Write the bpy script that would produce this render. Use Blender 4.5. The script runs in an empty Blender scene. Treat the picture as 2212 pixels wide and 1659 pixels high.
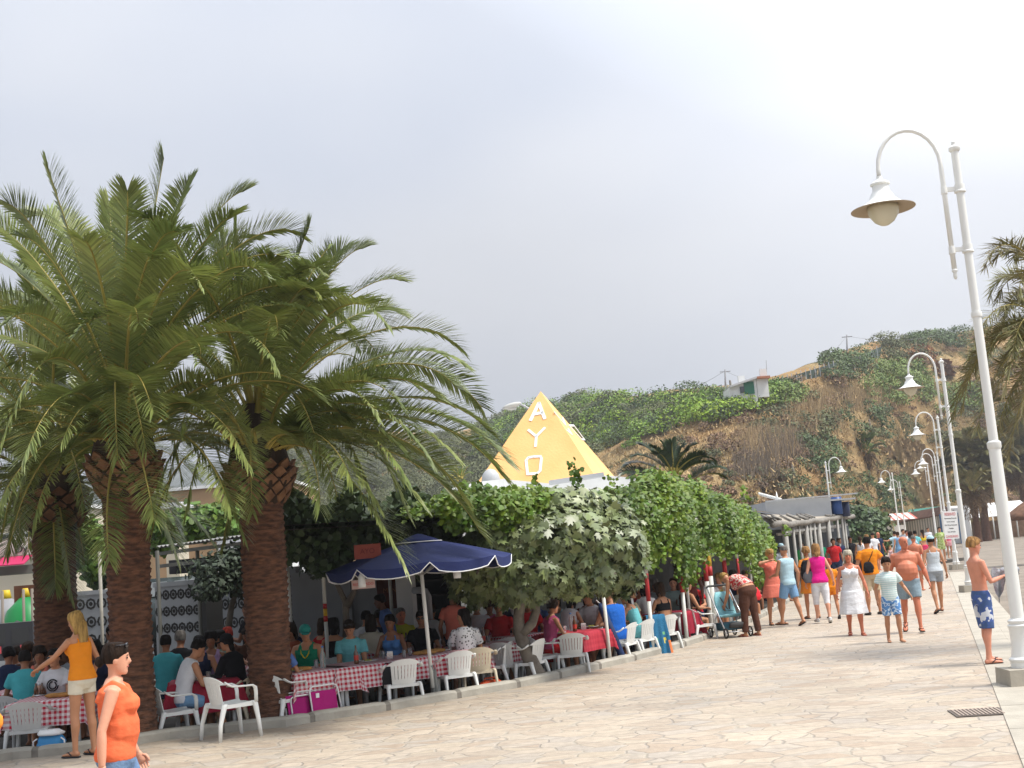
import bpy, math, random
import numpy as np
from mathutils import Vector, Matrix
R = math.radians
random.seed(7)
RNG = np.random.default_rng(11)
SC = bpy.context.scene
COL = SC.collection

# ---------------------------------------------------------------- camera
F = 2700.0; CH = 1.9                       # focal length in 1/2212 picture widths, eye height in metres
PITCH = math.atan(378 / F); ROLL = R(4.65)
cp, sp, ca, sa = math.cos(PITCH), math.sin(PITCH), math.cos(ROLL), math.sin(ROLL)
FW = Vector((0, cp, sp)); U0 = Vector((0, -sp, cp)); R0 = Vector((1, 0, 0))
RV = R0 * ca - U0 * sa; UV_ = U0 * ca + R0 * sa
CAM = Vector((0, 0, CH))
cd = bpy.data.cameras.new("camera"); co = bpy.data.objects.new("camera", cd); COL.objects.link(co)
cd.sensor_width = 36; cd.lens = 36 * F / 2212; cd.clip_end = 8000; cd.clip_start = 0.1
co.matrix_world = Matrix(((RV.x, UV_.x, -FW.x, 0), (RV.y, UV_.y, -FW.y, 0), (RV.z, UV_.z, -FW.z, CH), (0, 0, 0, 1)))
SC.camera = co

def ray(px, py):
    return FW + RV * ((px - 1106) / F) + UV_ * ((829.5 - py) / F)
def P(px, py, d):
    r = ray(px, py); return CAM + r * (d / r.y)
def G(px, py, z=0.0):
    r = ray(px, py); return CAM + r * ((z - CH) / r.z)
def proj(v):
    v = Vector(v) - CAM; k = v.dot(FW)
    return 1106 + F * v.dot(RV) / k, 829.5 - F * v.dot(UV_) / k

# ---------------------------------------------------------------- light
HAZE = 0.0005
SUN_EL, SUN_AZ = R(60), R(108)              # azimuth clockwise from +Y
w = bpy.data.worlds.new("World"); SC.world = w; w.use_nodes = True
nt = w.node_tree; nt.nodes.clear()
def N(t, **kw):
    n = nt.nodes.new(t)
    for k, v in kw.items(): setattr(n, k, v)
    return n
def L(a, b): nt.links.new(a, b)
out = N('ShaderNodeOutputWorld'); bg = N('ShaderNodeBackground'); L(bg.outputs[0], out.inputs[0])
sky = N('ShaderNodeTexSky', sky_type='NISHITA'); sky.sun_disc = False; sky.sun_elevation = SUN_EL; sky.sun_rotation = SUN_AZ
sky.air_density = 1.0; sky.dust_density = 1.5
tc = N('ShaderNodeTexCoord')
mp = N('ShaderNodeMapping'); mp.inputs['Scale'].default_value = (1, 1, 2.0); L(tc.outputs['Generated'], mp.inputs[0])
mp.inputs['Rotation'].default_value = (0, R(-38), 0)
nz = N('ShaderNodeTexNoise'); nz.inputs['Scale'].default_value = 1.3; nz.inputs['Detail'].default_value = 3; nz.inputs['Roughness'].default_value = 0.5
L(mp.outputs[0], nz.inputs['Vector'])
cr = N('ShaderNodeValToRGB'); cr.color_ramp.elements[0].position = 0.36; cr.color_ramp.elements[1].position = 0.64
cr.color_ramp.elements[0].color = (5.5, 6.15, 7.5, 1); cr.color_ramp.elements[1].color = (8.0, 8.2, 8.7, 1)
L(nz.outputs[0], cr.inputs[0])
# clouds brighten towards the veiled sun and the zenith, and grey towards the horizon
sunv = (math.sin(SUN_AZ) * math.cos(SUN_EL), math.cos(SUN_AZ) * math.cos(SUN_EL), math.sin(SUN_EL))
dp = N('ShaderNodeVectorMath', operation='DOT_PRODUCT'); L(tc.outputs['Generated'], dp.inputs[0]); dp.inputs[1].default_value = (.41, .34, .85)      # thinner, brighter cloud up to the right
mr = N('ShaderNodeMapRange'); mr.inputs['From Min'].default_value = 0.66; mr.inputs['From Max'].default_value = 0.98; mr.inputs['To Min'].default_value = 0.0; mr.inputs['To Max'].default_value = 1.0
L(dp.outputs['Value'], mr.inputs['Value'])
sx = N('ShaderNodeSeparateXYZ'); L(tc.outputs['Generated'], sx.inputs[0])
mz = N('ShaderNodeMapRange'); mz.inputs['From Min'].default_value = 0.25; mz.inputs['From Max'].default_value = 0.9; mz.inputs['To Min'].default_value = 0.93; mz.inputs['To Max'].default_value = 1.7
L(sx.outputs['Z'], mz.inputs['Value'])
mz2 = N('ShaderNodeMapRange', interpolation_type='SMOOTHSTEP'); mz2.inputs['From Min'].default_value = 0.04; mz2.inputs['From Max'].default_value = 0.33; mz2.inputs['To Min'].default_value = 0.70; L(sx.outputs['Z'], mz2.inputs['Value'])
mz4 = N('ShaderNodeMapRange', interpolation_type='SMOOTHSTEP'); mz4.inputs['From Min'].default_value = -0.05; mz4.inputs['From Max'].default_value = 0.36; mz4.inputs['To Min'].default_value = .97; mz4.inputs['To Max'].default_value = 1.28; L(sx.outputs['X'], mz4.inputs['Value'])
mz5 = N('ShaderNodeMath', operation='MULTIPLY'); L(mz.outputs[0], mz5.inputs[0]); L(mz2.outputs[0], mz5.inputs[1]); mz3 = N('ShaderNodeMath', operation='MULTIPLY'); L(mz5.outputs[0], mz3.inputs[0]); L(mz4.outputs[0], mz3.inputs[1])
m1 = N('ShaderNodeMath', operation='MULTIPLY_ADD'); L(mr.outputs[0], m1.inputs[0]); m1.inputs[1].default_value = 1.3; L(mz3.outputs[0], m1.inputs[2])
vm = N('ShaderNodeVectorMath', operation='SCALE'); L(cr.outputs[0], vm.inputs[0]); L(m1.outputs[0], vm.inputs['Scale'])
mx = N('ShaderNodeMix', data_type='RGBA'); mx.inputs['Factor'].default_value = 0.93
L(sky.outputs[0], mx.inputs['A']); L(vm.outputs[0], mx.inputs['B']); L(mx.outputs['Result'], bg.inputs[0])
bg.inputs[1].default_value = 0.068
sd = bpy.data.lights.new("sun", 'SUN'); sd.energy = 3.0; sd.angle = R(14); sd.color = (1, 0.95, 0.86)
so = bpy.data.objects.new("sun", sd); COL.objects.link(so)
so.rotation_euler = Vector(sunv).to_track_quat('Z', 'Y').to_euler()
SC.view_settings.view_transform = 'Standard'; SC.view_settings.look = 'None'
SC.view_settings.exposure = 0.66; SC.view_settings.gamma = 1
SC.cycles.max_bounces = 5; SC.cycles.diffuse_bounces = 3; SC.cycles.glossy_bounces = 2
SC.cycles.transmission_bounces = 4; SC.cycles.transparent_max_bounces = 6; SC.cycles.volume_bounces = 0
SC.cycles.use_denoising = True; SC.cycles.volume_step_rate = 5

# ---------------------------------------------------------------- materials
MATS = {}
def mat(name, col, rough=0.7, var=0.0, scale=4.0, bump=0.0, bscale=30.0, col2=None, spec=0.3, island=0.0, metal=0.0, trans=0.0, hue=0.0, stretch=None):
    """plain material: base colour, noise between two tones, per-leaf variation, fine bump"""
    if name in MATS: return MATS[name]
    m = bpy.data.materials.new(name); m.use_nodes = True; MATS[name] = m
    t = m.node_tree; b = t.nodes['Principled BSDF']; ln = t.links.new
    b.inputs['Roughness'].default_value = rough; b.inputs['Metallic'].default_value = metal
    b.inputs['Specular IOR Level'].default_value = spec
    c = (*col, 1)
    if col2 is None: col2 = tuple(max(0, x * (1 - var)) for x in col)
    src = None
    if var or col2 != tuple(col):
        tcn = t.nodes.new('ShaderNodeTexCoord'); nn = t.nodes.new('ShaderNodeTexNoise'); nn.inputs['Scale'].default_value = scale; nn.inputs['Detail'].default_value = 5
        if stretch:
            mpn = t.nodes.new('ShaderNodeMapping'); mpn.inputs['Scale'].default_value = stretch; ln(tcn.outputs['Object'], mpn.inputs[0]); ln(mpn.outputs[0], nn.inputs['Vector'])
        else: ln(tcn.outputs['Object'], nn.inputs['Vector'])
        r = t.nodes.new('ShaderNodeValToRGB'); r.color_ramp.elements[0].position = .35; r.color_ramp.elements[1].position = .65
        r.color_ramp.elements[0].color = (*col2, 1); r.color_ramp.elements[1].color = c; ln(nn.outputs[0], r.inputs[0]); src = r.outputs[0]
    if island:
        gi = t.nodes.new('ShaderNodeNewGeometry'); hs = t.nodes.new('ShaderNodeHueSaturation')
        m1 = t.nodes.new('ShaderNodeMapRange'); m1.inputs['To Min'].default_value = 1 - island; m1.inputs['To Max'].default_value = 1 + island
        ln(gi.outputs['Random Per Island'], m1.inputs[0]); ln(m1.outputs[0], hs.inputs['Value'])
        if hue:
            mu = t.nodes.new('ShaderNodeMath'); mu.operation = 'MULTIPLY'; mu.inputs[1].default_value = 7.31; ln(gi.outputs['Random Per Island'], mu.inputs[0])
            fr = t.nodes.new('ShaderNodeMath'); fr.operation = 'FRACT'; ln(mu.outputs[0], fr.inputs[0])
            m2 = t.nodes.new('ShaderNodeMapRange'); m2.inputs['To Min'].default_value = .5 - hue; m2.inputs['To Max'].default_value = .5 + hue
            ln(fr.outputs[0], m2.inputs[0]); ln(m2.outputs[0], hs.inputs['Hue'])
        if src: ln(src, hs.inputs['Color'])
        else: hs.inputs['Color'].default_value = c
        src = hs.outputs[0]
    if src: ln(src, b.inputs['Base Color'])
    else: b.inputs['Base Color'].default_value = c
    if bump:
        tcn = t.nodes.new('ShaderNodeTexCoord'); n2 = t.nodes.new('ShaderNodeTexNoise'); n2.inputs['Scale'].default_value = bscale; n2.inputs['Detail'].default_value = 4
        if stretch:
            mpn = t.nodes.new('ShaderNodeMapping'); mpn.inputs['Scale'].default_value = stretch; ln(tcn.outputs['Object'], mpn.inputs[0]); ln(mpn.outputs[0], n2.inputs['Vector'])
        else: ln(tcn.outputs['Object'], n2.inputs['Vector'])
        bp = t.nodes.new('ShaderNodeBump'); bp.inputs['Strength'].default_value = bump; bp.inputs['Distance'].default_value = .02
        ln(n2.outputs[0], bp.inputs['Height']); ln(bp.outputs[0], b.inputs['Normal'])
    if trans:
        tr = t.nodes.new('ShaderNodeBsdfTranslucent'); ms = t.nodes.new('ShaderNodeMixShader'); ms.inputs[0].default_value = trans
        if src: ln(src, tr.inputs[0])
        else: tr.inputs[0].default_value = c
        o = t.nodes['Material Output']; ln(b.outputs[0], ms.inputs[1]); ln(tr.outputs[0], ms.inputs[2]); ln(ms.outputs[0], o.inputs[0])
    return m

# ---------------------------------------------------------------- mesh helpers
def link(o, parent=None):
    COL.objects.link(o)
    if parent is not None: o.parent = parent
    return o
def T(o, label, cat, group=None, kind=None):
    o['label'] = label
    if cat: o['category'] = cat
    if group: o['group'] = group
    if kind: o['kind'] = kind
    return o
def empty(name, label, cat, loc=(0, 0, 0), rz=0.0, group=None):
    o = bpy.data.objects.new(name, None); COL.objects.link(o); o.location = loc; o.rotation_euler = (0, 0, rz); o.empty_display_size = .2
    return T(o, label, cat, group)

class MB:
    def __init__(s): s.v = []; s.f = []; s.m = []; s.uv = None
    def add(s, vs, fs, mi=0):
        k = len(s.v); s.v += [tuple(q) for q in vs]; s.f += [tuple(i + k for i in f) for f in fs]; s.m += [mi] * len(fs); return s
    def box(s, c, d, mi=0, M=None, taper=1.0):
        x, y, z = d[0] / 2, d[1] / 2, d[2] / 2; k = taper
        vs = [Vector(q) for q in ((-x, -y, -z), (x, -y, -z), (x, y, -z), (-x, y, -z), (-x * k, -y * k, z), (x * k, -y * k, z), (x * k, y * k, z), (-x * k, y * k, z))]
        if M is not None: vs = [M @ q for q in vs]
        vs = [q + Vector(c) for q in vs]
        return s.add(vs, [(0, 3, 2, 1), (4, 5, 6, 7), (0, 1, 5, 4), (1, 2, 6, 5), (2, 3, 7, 6), (3, 0, 4, 7)], mi)
    def rbox(s, a, b, w_, h, mi=0, up=(0, 0, 1)):
        """bar from a to b, width w_ and height h"""
        a, b = Vector(a), Vector(b); d = (b - a).normalized(); u = Vector(up)
        r = d.cross(u)
        if r.length < 1e-4: r = d.cross(Vector((1, 0, 0)))
        r.normalize(); u = r.cross(d)
        vs = [p + r * (i * w_ / 2) + u * (j * h / 2) for p in (a, b) for i, j in ((-1, -1), (1, -1), (1, 1), (-1, 1))]
        return s.add(vs, [(0, 3, 2, 1), (4, 5, 6, 7), (0, 1, 5, 4), (1, 2, 6, 5), (2, 3, 7, 6), (3, 0, 4, 7)], mi)
    def loft(s, rings, n=12, mi=0, cap=True, sq=1.0):
        """rings: (centre, u, v) half-axis vectors; sq<1 squarer"""
        k = len(s.v)
        for c, u, v in rings:
            c, u, v = Vector(c), Vector(u), Vector(v)
            for i in range(n):
                a = 2 * math.pi * i / n; x, y = math.cos(a), math.sin(a)
                if sq != 1: x = math.copysign(abs(x) ** sq, x); y = math.copysign(abs(y) ** sq, y)
                s.v.append(tuple(c + u * x + v * y))
        for r in range(len(rings) - 1):
            for i in range(n):
                j = (i + 1) % n
                s.f.append((k + r * n + i, k + r * n + j, k + (r + 1) * n + j, k + (r + 1) * n + i)); s.m.append(mi)
        if cap:
            s.f.append(tuple(k + i for i in range(n - 1, -1, -1))); s.m.append(mi)
            s.f.append(tuple(k + (len(rings) - 1) * n + i for i in range(n))); s.m.append(mi)
        return s
    def tube(s, pts, rad, n=8, mi=0, cap=True):
        pts = [Vector(p) for p in pts]
        if not hasattr(rad, '__len__'): rad = [rad] * len(pts)
        rings = []; pu = None
        for i, p in enumerate(pts):
            d = (pts[min(i + 1, len(pts) - 1)] - pts[max(i - 1, 0)])
            if d.length < 1e-9: d = Vector((0, 0, 1))
            d.normalize()
            if pu is None:
                pu = d.orthogonal().normalized()
            u = pu - d * pu.dot(d)
            u = u.normalized() if u.length > 1e-6 else d.orthogonal().normalized()
            pu = u; rings.append((p, u * rad[i], d.cross(u) * rad[i]))
        return s.loft(rings, n, mi, cap)
    def ball(s, c, r, n=10, mi=0, M=None):
        """ellipsoid; r scalar or 3-vector"""
        if not hasattr(r, '__len__'): r = (r, r, r)
        rings = []; c = Vector(c)
        for i in range(n // 2 + 1):
            a = -math.pi / 2 + math.pi * i / (n // 2); a = max(-1.45, min(1.45, a))
            u, v, z = Vector((r[0] * math.cos(a), 0, 0)), Vector((0, r[1] * math.cos(a), 0)), Vector((0, 0, r[2] * math.sin(a)))
            if M is not None: u, v, z = M @ u, M @ v, M @ z
            rings.append((c + z, u, v))
        return s.loft(rings, n, mi)
    def lathe(s, prof, c=(0, 0, 0), n=16, mi=0, cap=True):
        c = Vector(c)
        return s.loft([(c + Vector((0, 0, z)), (r, 0, 0), (0, r, 0)) for r, z in prof], n, mi, cap)
    def arr(s, v, f, mi=0):
        """numpy verts and faces"""
        k = len(s.v); s.v += [tuple(q) for q in v.tolist()]; s.f += [tuple(i + k for i in q) for q in f.tolist()]; s.m += [mi] * len(f)
    def build(s, name, mats, parent=None, smooth=True, loc=None, angle=None):
        me = bpy.data.meshes.new(name); me.from_pydata(s.v, [], s.f)
        if not isinstance(mats, (list, tuple)): mats = [mats]
        for m in mats: me.materials.append(m)
        if len(mats) > 1: me.polygons.foreach_set('material_index', s.m)
        if smooth: me.polygons.foreach_set('use_smooth', [True] * len(me.polygons))
        if s.uv: 
            ul = me.uv_layers.new(name='UVMap'); ul.data.foreach_set('uv', s.uv)
        me.update()
        if angle:
            try: me.set_sharp_from_angle(angle=R(angle))
            except Exception: pass
        o = bpy.data.objects.new(name, me)
        if loc is not None: o.location = loc
        return link(o, parent)

def np_mesh(name, V, Fc, mats, parent=None, smooth=False, mi=None):
    """numpy quads or tris -> object"""
    me = bpy.data.meshes.new(name); n, k = Fc.shape
    me.vertices.add(len(V)); me.vertices.foreach_set('co', np.asarray(V, 'f').ravel())
    me.loops.add(n * k); me.loops.foreach_set('vertex_index', np.asarray(Fc, 'i').ravel())
    me.polygons.add(n); me.polygons.foreach_set('loop_start', np.arange(0, n * k, k, dtype='i')); me.polygons.foreach_set('loop_total', np.full(n, k, 'i'))
    if not isinstance(mats, (list, tuple)): mats = [mats]
    for m in mats: me.materials.append(m)
    if mi is not None: me.polygons.foreach_set('material_index', np.asarray(mi, 'i'))
    if smooth: me.polygons.foreach_set('use_smooth', np.ones(n, bool))
    me.update(calc_edges=True); me.validate()
    return link(bpy.data.objects.new(name, me), parent)

def unit(a):
    return a / np.maximum(np.linalg.norm(a, axis=-1, keepdims=True), 1e-9)
# leaf outlines as (verts, faces): flat-ish templates in the xy plane, stem at the origin, tip along +x
def fan(pts, fold=.12):
    v = [(x, y, -fold * abs(y) * 1.0 - .1 * x * x) for x, y in pts]; n = len(v)
    return np.array(v), [(0, i, i + 1) for i in range(1, n - 1)]
VINE = fan([(0, 0), (.02, -.22), (.3, -.5), (.5, -.34), (.8, -.3), (1, 0), (.8, .3), (.5, .34), (.3, .5), (.02, .22)])
FIG = fan([(0, 0), (-.05, -.12), (.12, -.34), (.3, -.52), (.36, -.24), (.52, -.3), (.78, -.36), (.66, -.13), (1, 0), (.66, .13), (.78, .36), (.52, .3), (.36, .24), (.3, .52), (.12, .34), (-.05, .12)])
LEAF = (np.array([(0, 0, 0), (.45, -.28, -.05), (1, 0, -.12), (.45, .28, -.05)]), [(0, 1, 2), (0, 2, 3)])
def leaves(pos, nrm, size, tmpl, rng=RNG, tilt=.6, hang=0.0):
    """N leaves: pos (N,3), rough outward normal, sizes -> verts, tris"""
    tv, tf = tmpl; tf = np.array(tf); n = len(pos)
    nr = unit(nrm + rng.normal(0, tilt, (n, 3))); t = rng.normal(0, 1, (n, 3)); t[:, 2] -= hang
    t = unit(t - nr * (t * nr).sum(1, keepdims=True)); b = np.cross(nr, t)
    sz = np.broadcast_to(np.asarray(size), (n,))[:, None, None]
    V = pos[:, None, :] + sz * (tv[None, :, 0:1] * t[:, None, :] + tv[None, :, 1:2] * b[:, None, :] + tv[None, :, 2:3] * nr[:, None, :])
    k = len(tv); Fc = (np.arange(n) * k)[:, None, None] + tf[None]
    return V.reshape(-1, 3), Fc.reshape(-1, 3)
def vnoise(p, seed=0, octv=3):
    """cheap smooth pseudo-noise in -1..1 for arrays (N,3)"""
    r = np.random.default_rng(seed); o = np.zeros(len(p)); a = 1.0; s = 0
    for k in range(octv):
        for q in range(3):
            d = r.normal(0, 1, 3) * (2 ** k); ph = r.uniform(0, 6.28); o += a * np.sin(p @ d + ph); s += a
        a *= .55
    return o / s * 1.6
def join_np(parts):
    V = []; Fs = []; k = 0
    for v, f in parts: V.append(v); Fs.append(f + k); k += len(v)
    return np.concatenate(V), np.concatenate(Fs)
WHITE = lambda: mat('white_paint', (.78, .78, .75), .45, var=.08, scale=3)
# ================================================================ setting
def sheet(name, pts, z, m, thick=0.0):
    mb = MB(); n = len(pts); mb.add([(x, y, z) for x, y in pts] + ([(x, y, z - thick) for x, y in pts] if thick else []), [tuple(range(n))])
    if thick: mb.add([], []); mb.f += [tuple((i, i + n, (i + 1) % n + n, (i + 1) % n)) for i in range(n)]; mb.m += [0] * n
    return T(mb.build(name, m, smooth=False), '', None, kind='structure')
def st(o, label):
    o['label'] = label; o['kind'] = 'structure'
    if 'category' in o: del o['category']
    return o
# kerb front foot, traced along the terrace and set out on the ground
KP = [(-160, 1672), (27, 1641), (147, 1630), (281, 1611), (367, 1597), (546, 1577), (618, 1570), (695, 1557), (771, 1546), (840, 1535), (915, 1522), (978, 1511), (1093, 1491), (1149, 1480), (1246, 1457), (1354, 1432), (1440, 1409), (1516, 1386), (1550, 1370), (1602, 1352), (1636, 1340), (1669, 1323), (1702, 1303), (1740, 1270), (1775, 1240)]
KW = [G(a, b) for a, b in KP]
def kerb_at(px):
    for i in range(len(KP) - 1):
        if KP[i][0] <= px <= KP[i + 1][0]:
            t = (px - KP[i][0]) / (KP[i + 1][0] - KP[i][0]); return KW[i].lerp(KW[i + 1], t)
    return KW[0] if px < 0 else KW[-1]
TZ = -.13      # the terrace floor lies a little below the promenade
def KD(px, off):
    """ground point seen at picture column px, off metres behind the kerb"""
    k = kerb_at(px); d = k.y + off
    return Vector((k.x * d / k.y, d, TZ))
def DP(px, d, z=0.0):
    """point at picture column px (measured at height z), depth d"""
    py = 1209 - (px - 1106) * .0813 + (CH - z) * F / d
    q = P(px, py, d); q.z = z; return q

# --- crazy paving
def paving():
    m = bpy.data.materials.new('crazy_paving'); m.use_nodes = True; t = m.node_tree; b = t.nodes['Principled BSDF']; ln = t.links.new
    tcn = t.nodes.new('ShaderNodeTexCoord'); mpn = t.nodes.new('ShaderNodeMapping'); mpn.inputs['Scale'].default_value = (1.05, 1.5, 1.3); mpn.inputs['Rotation'].default_value = (0, 0, R(18)); ln(tcn.outputs['Object'], mpn.inputs[0])
    nz_ = t.nodes.new('ShaderNodeTexNoise'); nz_.inputs['Scale'].default_value = 1.6; nz_.inputs['Detail'].default_value = 3; ln(mpn.outputs[0], nz_.inputs['Vector'])
    mixv = t.nodes.new('ShaderNodeMix'); mixv.data_type = 'VECTOR'; mixv.inputs['Factor'].default_value = .16; ln(mpn.outputs[0], mixv.inputs['A']); ln(nz_.outputs['Color'], mixv.inputs['B'])
    v1 = t.nodes.new('ShaderNodeTexVoronoi'); v1.feature = 'DISTANCE_TO_EDGE'; v1.inputs['Scale'].default_value = 3.1; ln(mixv.outputs['Result'], v1.inputs['Vector'])
    v2 = t.nodes.new('ShaderNodeTexVoronoi'); v2.inputs['Scale'].default_value = 3.1; ln(mixv.outputs['Result'], v2.inputs['Vector'])
    r1 = t.nodes.new('ShaderNodeValToRGB'); e = r1.color_ramp.elements; e[0].color = (.37, .29, .215, 1); e[1].color = (.43, .355, .265, 1); e.new(.3).color = (.395, .325, .25, 1); e.new(.55).color = (.455, .375, .285, 1); e.new(.8).color = (.38, .33, .275, 1)
    sp_ = t.nodes.new('ShaderNodeSeparateColor'); ln(v2.outputs['Color'], sp_.inputs[0]); ln(sp_.outputs[0], r1.inputs[0])
    n3 = t.nodes.new('ShaderNodeTexNoise'); n3.inputs['Scale'].default_value = .45; n3.inputs['Detail'].default_value = 6; ln(tcn.outputs['Object'], n3.inputs['Vector'])
    n4 = t.nodes.new('ShaderNodeTexNoise'); n4.inputs['Scale'].default_value = 9; n4.inputs['Detail'].default_value = 6; n4.inputs['Roughness'].default_value = .7; ln(tcn.outputs['Object'], n4.inputs['Vector'])
    mm = t.nodes.new('ShaderNodeMapRange'); mm.inputs['From Min'].default_value = .3; mm.inputs['From Max'].default_value = .7; mm.inputs['To Min'].default_value = .86; mm.inputs['To Max'].default_value = 1.08; ln(n3.outputs[0], mm.inputs[0])
    m4 = t.nodes.new('ShaderNodeMapRange'); m4.inputs['From Min'].default_value = .3; m4.inputs['From Max'].default_value = .7; m4.inputs['To Min'].default_value = .8; m4.inputs['To Max'].default_value = 1.15; ln(n4.outputs[0], m4.inputs[0])
    mul = t.nodes.new('ShaderNodeMath'); mul.operation = 'MULTIPLY'; ln(mm.outputs[0], mul.inputs[0]); ln(m4.outputs[0], mul.inputs[1])
    vs_ = t.nodes.new('ShaderNodeVectorMath'); vs_.operation = 'SCALE'; ln(r1.outputs[0], vs_.inputs[0]); ln(mul.outputs[0], vs_.inputs['Scale'])
    edge = t.nodes.new('ShaderNodeMapRange'); edge.inputs['From Min'].default_value = .008; edge.inputs['From Max'].default_value = .05; ln(v1.outputs['Distance'], edge.inputs[0])
    # some joints are pale cement, some dark
    n5 = t.nodes.new('ShaderNodeTexNoise'); n5.inputs['Scale'].default_value = 1.1; ln(tcn.outputs['Object'], n5.inputs['Vector'])
    r5 = t.nodes.new('ShaderNodeValToRGB'); r5.color_ramp.elements[0].position = .38; r5.color_ramp.elements[0].color = (.27, .235, .195, 1); r5.color_ramp.elements[1].position = .6; r5.color_ramp.elements[1].color = (.36, .315, .25, 1); ln(n5.outputs[0], r5.inputs[0])
    mc = t.nodes.new('ShaderNodeMix'); mc.data_type = 'RGBA'; ln(edge.outputs[0], mc.inputs['Factor']); ln(r5.outputs[0], mc.inputs['A']); ln(vs_.outputs[0], mc.inputs['B'])
    ln(mc.outputs['Result'], b.inputs['Base Color']); b.inputs['Roughness'].default_value = .75
    bp = t.nodes.new('ShaderNodeBump'); bp.inputs['Strength'].default_value = .5; bp.inputs['Distance'].default_value = .02
    ad = t.nodes.new('ShaderNodeMath'); ad.operation = 'MULTIPLY_ADD'; ln(n4.outputs[0], ad.inputs[0]); ad.inputs[1].default_value = .5; ln(edge.outputs[0], ad.inputs[2]); ln(ad.outputs[0], bp.inputs['Height']); ln(bp.outputs[0], b.inputs['Normal'])
    return m
sand = mat('beach_sand', (.26, .22, .175), .95, var=.3, scale=.8, bump=.6, bscale=6)
big = MB(); big.add([(-1650, -50, -.3), (1650, -50, -.3), (1650, 2050, -.3), (-1650, 2050, -.3)], [(0, 1, 2, 3)])
st(big.build('ground', sand, smooth=False), 'grey brown beach sand and earth spreading to the hills')
# right edge of the promenade along the lamps
BL = [G(2230, 1659), G(2165, 1525), G(2078, 1305), G(2060, 1240), G(2046, 1205)]
e1 = (BL[2] - BL[1]); e1.z = 0; e1.normalize()
EL0 = BL[1] - e1 * 14; EL1 = BL[1] + e1 * 34; EL2 = DP(2035, 60); EL3 = DP(2012, 95); EL4 = DP(1990, 150)
edge = [EL0, EL1, EL2, EL3, EL4]
left = [(-30, 3), (KW[0].x - 2, KW[0].y - .3)] + [(k.x, k.y) for k in KW] + [(DP(1700, 75).x, 75), (DP(1690, 150).x, 150)]
sheet('promenade', [(q.x, q.y) for q in edge][::1] + left[::-1] + [(-30, -8), (EL0.x - 3, -8)], 0.0, paving(), .4)['label'] = 'pale crazy paved promenade of irregular beige flagstones'
# pale border slabs
slabm = mat('border_stone', (.43, .39, .32), .8, var=.18, scale=2.5, bump=.4, bscale=12)
mb = MB(); nrm = Vector((e1.y, -e1.x, 0)); s = 0.0; a = EL0.copy()
tot = 52
while s < tot:
    ln_ = 1.55; p0 = EL0 + e1 * (s + .008); p1 = EL0 + e1 * (s + ln_ - .008)
    for (o0, o1, zt, zb) in ((-.02, .465, .012, -.25), (.47, .80, .006, -.35)):
        v = [p0 + nrm * o0, p0 + nrm * o1, p1 + nrm * o1, p1 + nrm * o0]
        mb.add([(q.x, q.y, zb) for q in v] + [(q.x, q.y, zt) for q in v], [(0, 3, 2, 1), (4, 5, 6, 7), (0, 1, 5, 4), (1, 2, 6, 5), (2, 3, 7, 6), (3, 0, 4, 7)])
    s += ln_
st(mb.build('border_kerb', slabm, smooth=False), 'pale stone slabs edging the promenade beside the beach')
# terrace floor
tf_ = [(k.x - .02, k.y + .12) for k in KW] + [(26, 75), (-30, 75), (-30, 15)]
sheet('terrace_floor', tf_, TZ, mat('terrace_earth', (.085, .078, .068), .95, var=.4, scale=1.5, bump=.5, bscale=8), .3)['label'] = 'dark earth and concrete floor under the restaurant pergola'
sheet('road', [(-60, 29), (-7.5, 29), (-7.5, 60), (-60, 60)], -.1, mat('asphalt', (.06, .06, .062), .9, var=.2, scale=3), .2)['label'] = 'grey car park asphalt behind the terrace'
# kerb blocks
kb = MB(); ks = []
for i in range(len(KW) - 1):
    n = max(1, int((KW[i + 1] - KW[i]).length / .12))
    ks += [KW[i].lerp(KW[i + 1], j / n) for j in range(n)]
acc = 0; run = []; runs = []
for i, q in enumerate(ks):
    if run and acc > 1.0: runs.append(run + [q]); run = []; acc = 0
    if run: acc += (q - run[-1]).length
    run.append(q)
def kerb_sec(q, d, wd, h, o=0.0):
    n = Vector((-d.y, d.x, 0)); pr = [(-o, 0), (-o, h * .72), (.03, h * .95), (.07, h), (wd - .05, h), (wd - .01, h * .9), (wd, -.2)]
    return [(q.x + n.x * a, q.y + n.y * a, b) for a, b in pr]
for r_ in runs:
    for lo, hi, wd, h, o, mi in ((0, len(r_), .2, .125, 0, 0),):
        pts = r_; k0 = len(kb.v)
        for i, q in enumerate(pts):
            d = (pts[min(i + 1, len(pts) - 1)] - pts[max(i - 1, 0)]).normalized(); qq = q.copy()
            if i == 0: qq += d * .04
            if i == len(pts) - 1: qq -= d * .04
            kb.v += kerb_sec(qq, d, wd, h * (1 if 0 < i < len(pts) - 1 else .93), o)
        for i in range(len(pts) - 1):
            for j in range(6): kb.f.append((k0 + i * 7 + j, k0 + i * 7 + j + 1, k0 + i * 7 + j + 8, k0 + i * 7 + j + 7)); kb.m.append(0)
        kb.f.append(tuple(k0 + j for j in range(6, -1, -1))); kb.m.append(0); kb.f.append(tuple(k0 + (len(pts) - 1) * 7 + j for j in range(7))); kb.m.append(0)
    q = r_[-1]; d = (r_[-1] - r_[-2]).normalized(); k0 = len(kb.v)
    kb.v += kerb_sec(q - d * .07, d, .2, .112, -.006) + kerb_sec(q + d * .07, d, .2, .112, -.006)
    for j in range(6): kb.f.append((k0 + j, k0 + j + 1, k0 + j + 8, k0 + j + 7)); kb.m.append(1)
st(kb.build('kerb', [mat('kerb_stone', (.40, .375, .32), .85, var=.25, scale=3, bump=.5, bscale=15), mat('kerb_joint', (.22, .20, .17), .9, var=.3, scale=9)], smooth=False), 'rounded grey stone kerb blocks along the terrace edge')
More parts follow.
